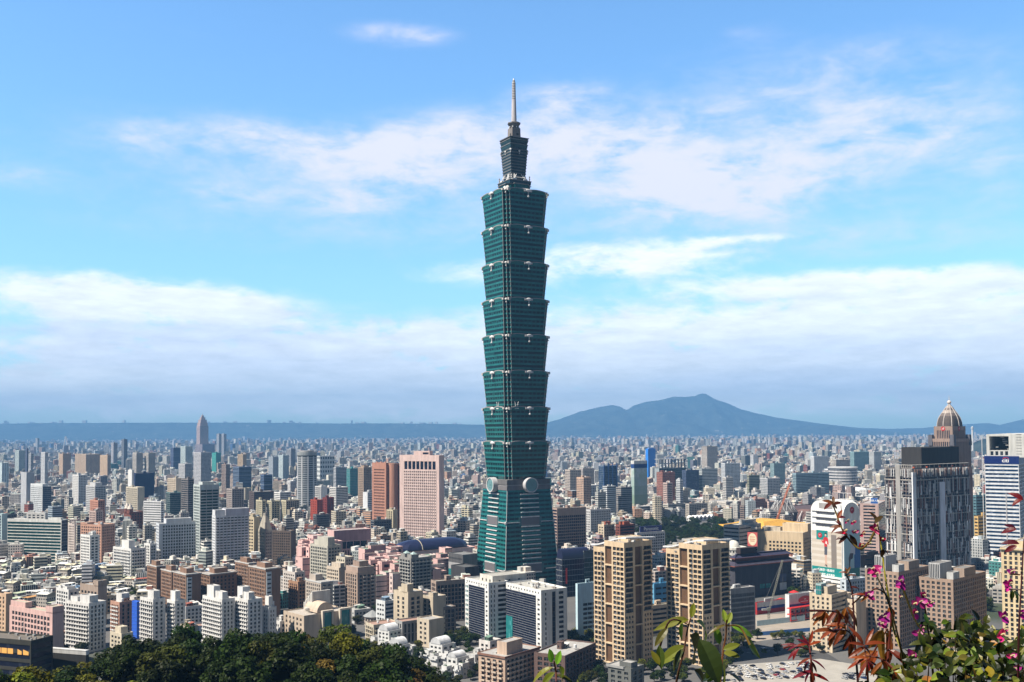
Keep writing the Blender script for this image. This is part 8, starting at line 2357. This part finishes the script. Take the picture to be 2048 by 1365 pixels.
def near_plants():
    r = random.Random(8)
    u = lambda D: D / F                       # metres per pixel at that distance
    def root_at(name, label, cat, px, D, group=None):
        p = at(px, 1365, D); z = float(hill_z(p.x, p.y)) - .1
        return tag(empty(name, (p.x, p.y, z)), label, cat, group), Vector((p.x, p.y, z))
    def plant(name, label, cat, D, base_px, stems, leaves, leafcol, stemcol, flowers=(), group=None, fcol=(.50, .02, .24)):
        """stems: lists of pixel points; leaves: (px, py, dx, dy, length px, width ratio, curl, colour or None)."""
        root, o = root_at(name, label, cat, base_px, D, group)
        for st in stems:
            dd = [D + r.uniform(-.03, .03) for _ in st]
            P = [at(px, py, q) - o for (px, py), q in zip(st, dd)]
            lowest = st[-1] if st[-1][1] > st[0][1] else st[0]
            mb = MB(); mb_pts = bez(P, 6)
            if lowest[1] >= 1360: mb_pts.append(Vector((P[-1].x * .6, P[-1].y, 0)))
            stem_path(mb, mb_pts, 1.3 * u(D), 2.6 * u(D), stemcol)
            mb.build('stem', ('leaf',), root)
        for (px, py, dx, dy, L, wr, cu, c) in leaves:
            q = D + r.uniform(-.08, .08)
            L *= .8 if name == 'bronze_plant' else 1
            a = at(px, py, q); b = at(px + dx, py + dy, q + r.uniform(-.4, .4) * L * u(D))
            mb = MB(); c_ = c or leafcol
            c_ = tuple(x * r.uniform(.75, 1.2) for x in c_)
            leaf(mb, (0, 0, 0), b - a, Vector((r.uniform(-.3, .3), -.75 + r.uniform(-.4, .4), .8)), L * u(q), L * wr * u(q), c_, cu, .3)
            lf = mb.build('leaf', ('leaf',), root, tuple(a - o), smooth_=True)
        for (px, py, s) in flowers:
            s *= .66
            q = D + r.uniform(-.1, .1)
            a = at(px, py, q)
            mb = MB()
            for k in range(3 if s > 12 else 2):
                t = k * 2.1 + r.uniform(0, 2)
                leaf(mb, (0, 0, 0), (math.cos(t), r.uniform(-.5, .2), math.sin(t) + .25), (r.uniform(-.3, .3), -1, .4), s * u(q) * r.uniform(.85, 1.2), s * .72 * u(q), tuple(x * r.uniform(.75, 1.25) for x in fcol), -.25, .5, 5, .75)
            mb.bar((0, .004, 0), (0, -.012, .006), .0018, (.6, .5, .3), 5)
            mb.build('flower', ('leaf',), root, tuple(a - o), smooth_=True)
        return root
    gy = (.16, .20, .02)
    plant('sapling', 'small bright green sapling in front of the tan curved balcony block', 'plant', 3.0, 1112, [[(1108, 1322), (1112, 1345), (1112, 1368)]],
          [(1104, 1326, -8, -30, 34, .42, -.1, (.22, .28, .03)), (1113, 1330, 8, -26, 30, .42, -.05, (.22, .28, .03)), (1106, 1335, -40, 12, 48, .3, .5, None), (1110, 1345, -34, 22, 42, .34, .5, None), (1116, 1338, 22, 22, 44, .34, .6, None), (1118, 1332, 24, 30, 42, .3, .7, None), (1112, 1350, 34, 8, 40, .3, .4, (.06, .09, .015))], gy, (.16, .07, .03))
    plant('sapling', 'tall green sapling with long drooping leaves before the right beige tower', 'plant', 2.6, 1362, [[(1386, 1224), (1376, 1255), (1368, 1300), (1358, 1340), (1352, 1368)], [(1378, 1250), (1340, 1242), (1318, 1300)]],
          [(1383, 1236, 4, -26, 30, .4, 0, (.24, .28, .03)), (1378, 1240, -34, 0, 62, .3, .75, None), (1366, 1245, -10, 40, 44, .3, .2, (.05, .07, .012)), (1336, 1256, -22, 26, 44, .34, .3, None), (1318, 1290, 4, 34, 48, .34, .1, (.07, .10, .015)),
           (1372, 1292, -40, 22, 66, .38, .25, None), (1370, 1296, -30, 34, 54, .3, .4, (.05, .07, .012)), (1392, 1242, 34, 14, 62, .34, .7, None), (1380, 1270, 22, 40, 90, .6, .35, (.022, .034, .010)), (1398, 1278, 30, 52, 92, .5, .3, (.03, .045, .012)), (1412, 1290, 20, 44, 70, .36, .3, (.12, .15, .02)), (1320, 1330, -14, -22, 32, .4, 0, (.22, .24, .03)), (1388, 1340, 26, 20, 50, .4, .3, (.03, .04, .012))], (.15, .17, .025), (.10, .05, .03))
    plant('sapling', 'yellow green sapling with a curling red tinged leaf right of the right beige tower', 'plant', 2.7, 1450, [[(1453, 1240), (1452, 1270), (1446, 1305), (1440, 1368)], [(1455, 1252), (1480, 1255), (1500, 1290)]],
          [(1451, 1246, -4, -22, 28, .42, 0, (.26, .30, .03)), (1454, 1248, 8, -20, 26, .42, 0, (.26, .30, .03)), (1462, 1252, 34, 8, 46, .3, .6, None), (1492, 1272, 10, 34, 56, .3, -.3, (.20, .18, .02)), (1446, 1300, 30, -12, 36, .4, .2, (.20, .26, .03)), (1446, 1306, 28, 4, 34, .4, .2, (.22, .27, .03)),
           (1440, 1290, -8, -28, 40, .4, 0, (.18, .22, .03)), (1436, 1320, -14, 34, 60, .4, .2, (.17, .21, .03)), (1444, 1322, 8, 34, 60, .5, .2, (.13, .16, .02)), (1452, 1250, -34, 8, 40, .18, .4, (.10, .07, .02)), (1430, 1345, -30, 14, 40, .4, .3, (.03, .045, .012)), (1462, 1350, 30, 16, 44, .3, .3, (.04, .05, .012))], gy, (.20, .10, .03))
    br = (.19, .048, .014)
    def fan(px, py, n, L, a0, a1, c=None, wr=.23):
        return [(px + r.uniform(-4, 4), py + r.uniform(-4, 4), math.cos(math.radians(a0 + (a1 - a0) * i / max(1, n - 1))) * 30, math.sin(math.radians(a0 + (a1 - a0) * i / max(1, n - 1))) * 30, L * r.uniform(.8, 1.2), wr, r.uniform(.3, .6), c) for i in range(n)]
    plant('bronze_plant', 'bronze leaved shoot with drooping glossy leaflets before the cream block', 'plant', 2.3, 1712, [[(1692, 1148), (1704, 1180), (1708, 1240), (1712, 1310), (1716, 1368)], [(1708, 1258), (1680, 1228), (1650, 1222), (1620, 1222)], [(1708, 1275), (1690, 1260), (1660, 1262)], [(1706, 1208), (1730, 1185)]],
          fan(1650, 1224, 5, 40, 70, 160) + fan(1675, 1222, 5, 46, 60, 130) + fan(1690, 1215, 4, 44, 10, 120) + fan(1690, 1250, 5, 50, 100, 200) + fan(1704, 1270, 4, 50, 30, 120, (.16, .03, .012)) + fan(1668, 1262, 3, 46, 120, 190, (.25, .08, .02)) + fan(1694, 1150, 4, 22, 200, 340, (.16, .06, .015)) + fan(1700, 1176, 3, 20, 0, 60, (.18, .05, .015)), br, (.05, .015, .018))
    plant('bronze_plant', 'bronze leaved shoot curling over the brown block with silver ribs', 'plant', 2.15, 1770, [[(1730, 1195), (1752, 1178), (1775, 1195), (1782, 1240), (1778, 1290), (1772, 1368)], [(1775, 1258), (1750, 1300), (1725, 1340)]],
          fan(1768, 1256, 3, 78, 105, 135, (.22, .075, .018)) + fan(1772, 1262, 3, 88, 50, 80) + fan(1752, 1300, 4, 66, 100, 160, (.20, .045, .012)) + fan(1775, 1300, 4, 70, 30, 100, (.15, .03, .01)) + fan(1735, 1190, 3, 26, 120, 200) + fan(1778, 1215, 3, 40, 60, 110, (.22, .06, .012)), br, (.16, .05, .02))
    plant('bronze_plant', 'dark red blurred shoot at the edge of the open lot', 'plant', 1.9, 1622, [[(1618, 1286), (1622, 1320), (1626, 1368)], [(1620, 1300), (1590, 1292), (1568, 1296)]],
          fan(1600, 1294, 4, 34, 120, 200, (.20, .012, .012), .2) + fan(1618, 1292, 5, 36, 180, 330, (.20, .012, .012), .2) + fan(1622, 1320, 5, 42, 20, 160, (.16, .012, .012), .18) + fan(1622, 1345, 5, 44, 10, 170, (.16, .012, .012), .2), br, (.12, .02, .02))
    plant('bronze_plant', 'low spray of thin red orange leaflets at the lowest edge under the bronze leaves', 'plant', 2.0, 1735, [[(1728, 1290), (1734, 1330), (1736, 1368)], [(1732, 1312), (1762, 1318), (1790, 1340)]],
          fan(1728, 1294, 6, 46, 150, 390, None, .2) + fan(1734, 1318, 6, 50, 20, 200, (.20, .03, .012), .18) + fan(1765, 1320, 5, 52, 20, 140, (.28, .07, .015), .2) + fan(1785, 1338, 5, 46, 10, 160, (.18, .03, .012), .2), br, (.12, .03, .02))
    plant('flowering_shoot', 'long yellow green thorny shoot with red buds crossing the poster tower', 'plant', 2.2, 1790, [[(1662, 1002), (1672, 1026), (1684, 1058), (1704, 1086), (1722, 1098), (1738, 1084), (1752, 1058)], [(1755, 1048), (1762, 1090), (1770, 1150), (1780, 1210), (1788, 1262), (1806, 1310), (1818, 1368)]],
          fan(1664, 1008, 5, 20, 150, 390, (.13, .035, .02), .35) + fan(1676, 1038, 3, 17, 300, 380, (.22, .03, .02), .35) + fan(1682, 1052, 3, 18, 160, 230, (.12, .03, .02), .35) + fan(1692, 1072, 3, 20, 150, 210, (.10, .03, .02), .35) + fan(1700, 1074, 2, 24, 20, 50, (.05, .03, .012), .4) + fan(1754, 1046, 2, 26, 250, 300, (.05, .03, .012), .4) + fan(1765, 1098, 2, 22, 30, 80, (.03, .02, .01), .5), gy, (.22, .17, .025),
          [(1690, 1064, 11), (1708, 1066, 14), (1726, 1070, 13), (1722, 1094, 16), (1738, 1090, 12), (1750, 1060, 20), (1762, 1082, 15), (1694, 1044, 8), (1706, 1046, 12)], fcol=(.45, .015, .10))
    plant('flowering_shoot', 'dark shoot with magenta flowers before the two silver ribbed brown blocks', 'plant', 2.0, 1850, [[(1846, 1190), (1852, 1230), (1860, 1290), (1868, 1368)], [(1852, 1240), (1838, 1270), (1842, 1320)], [(1858, 1280), (1830, 1240), (1800, 1160)], [(1750, 1146), (1775, 1200), (1800, 1290), (1812, 1368)]],
          fan(1856, 1250, 6, 22, 0, 330, (.04, .06, .014), .45) + fan(1846, 1290, 6, 24, 0, 330, (.05, .07, .014), .45), gy, (.07, .05, .02),
          [(1744, 1140, 26), (1752, 1150, 18), (1800, 1164, 24), (1804, 1172, 18), (1846, 1194, 22), (1840, 1206, 24), (1852, 1210, 22), (1828, 1210, 18), (1862, 1208, 14), (1830, 1228, 20), (1768, 1236, 24), (1762, 1250, 20), (1836, 1268, 24), (1844, 1258, 18), (1824, 1314, 26), (1830, 1322, 18), (1800, 1197, 12), (1735, 1192, 20)], fcol=(.45, .03, .22))
    plant('flowering_shoot', 'dark red stem with magenta flowers at the far edge before the yellow cream tower', 'plant', 1.8, 2040, [[(2048, 1078), (2042, 1180), (2038, 1260), (2036, 1368)], [(2042, 1180), (2018, 1178)], [(2040, 1150), (2020, 1148)]],
          fan(2034, 1060, 2, 26, 180, 210, (.10, .012, .02), .4) + fan(2036, 1090, 2, 26, 160, 200, (.10, .012, .02), .4) + fan(2044, 1000, 2, 26, 160, 220, (.12, .012, .02), .4) + fan(2026, 1182, 3, 22, 20, 90, (.04, .06, .012), .4), gy, (.06, .018, .02),
          [(2022, 1146, 18), (2018, 1170, 24), (2004, 1236, 24), (2002, 1272, 24), (2022, 1314, 20), (2026, 1340, 24), (2040, 1230, 20), (2008, 1262, 16)])
    root, o = root_at('flowering_bush', 'dense green bush with small glossy leaves at the bottom edge under the magenta flowers', 'bush', 1900, 2.0)
    cx_, cy_ = [1700, 1740, 1770, 1800, 1850, 1880, 1925, 1960, 1990, 2010, 2048, 2110], [1372, 1364, 1345, 1318, 1288, 1252, 1230, 1240, 1254, 1272, 1262, 1262]
    mb = MB(); st = MB(); n = 0
    while n < 1250:
        if n % 9 == 0 or n < 3:
            qx = r.uniform(1690, 2110); top = float(np.interp(qx, cx_, cy_)); qy = top + 8 + (1440 - top) * r.random() ** 1.2; tone = r.choice((.45, .7, 1, 1, 1.3))
        px, py = qx + r.gauss(0, 15), qy + r.gauss(0, 13)
        if py < float(np.interp(px, cx_, cy_)): n += 1; continue
        D = 2.0 + (py - top) * -.0022 + r.uniform(-.14, .22)
        a = at(px, py, D) - o
        t = r.uniform(0, 6.283)
        q = r.random()
        c = (.016, .030, .006) if q < .5 else ((.06, .095, .012) if q < .76 else ((.20, .25, .03) if q < .95 else (.36, .27, .02)))
        leaf(mb, a, (math.cos(t), r.uniform(-.7, .5), math.sin(t) * .7 + .2), (r.uniform(-.6, .6), -.7, .9), r.uniform(13, 31) * u(D), r.uniform(8, 18) * u(D), tuple(min(.6, x * tone * r.uniform(.75, 1.25)) for x in c), r.uniform(0, .5), r.uniform(.1, .6), 4, r.uniform(.7, 1.0))
        if n % 14 == 0:
            b = Vector((a.x * .75 + r.uniform(-.05, .05), a.y + .05, max(0, a.z - .45))); st.bar(b, a, 1.7 * u(D), (.06, .045, .02), 5, r1=.8 * u(D))
        n += 1
    mb.build('foliage', ('leaf',), root, smooth_=True); st.build('twigs_frame', ('leaf',), root)
low_houses()
more_blocks()
streets()
trees()
near_plants()
fill_city()
build_haze()
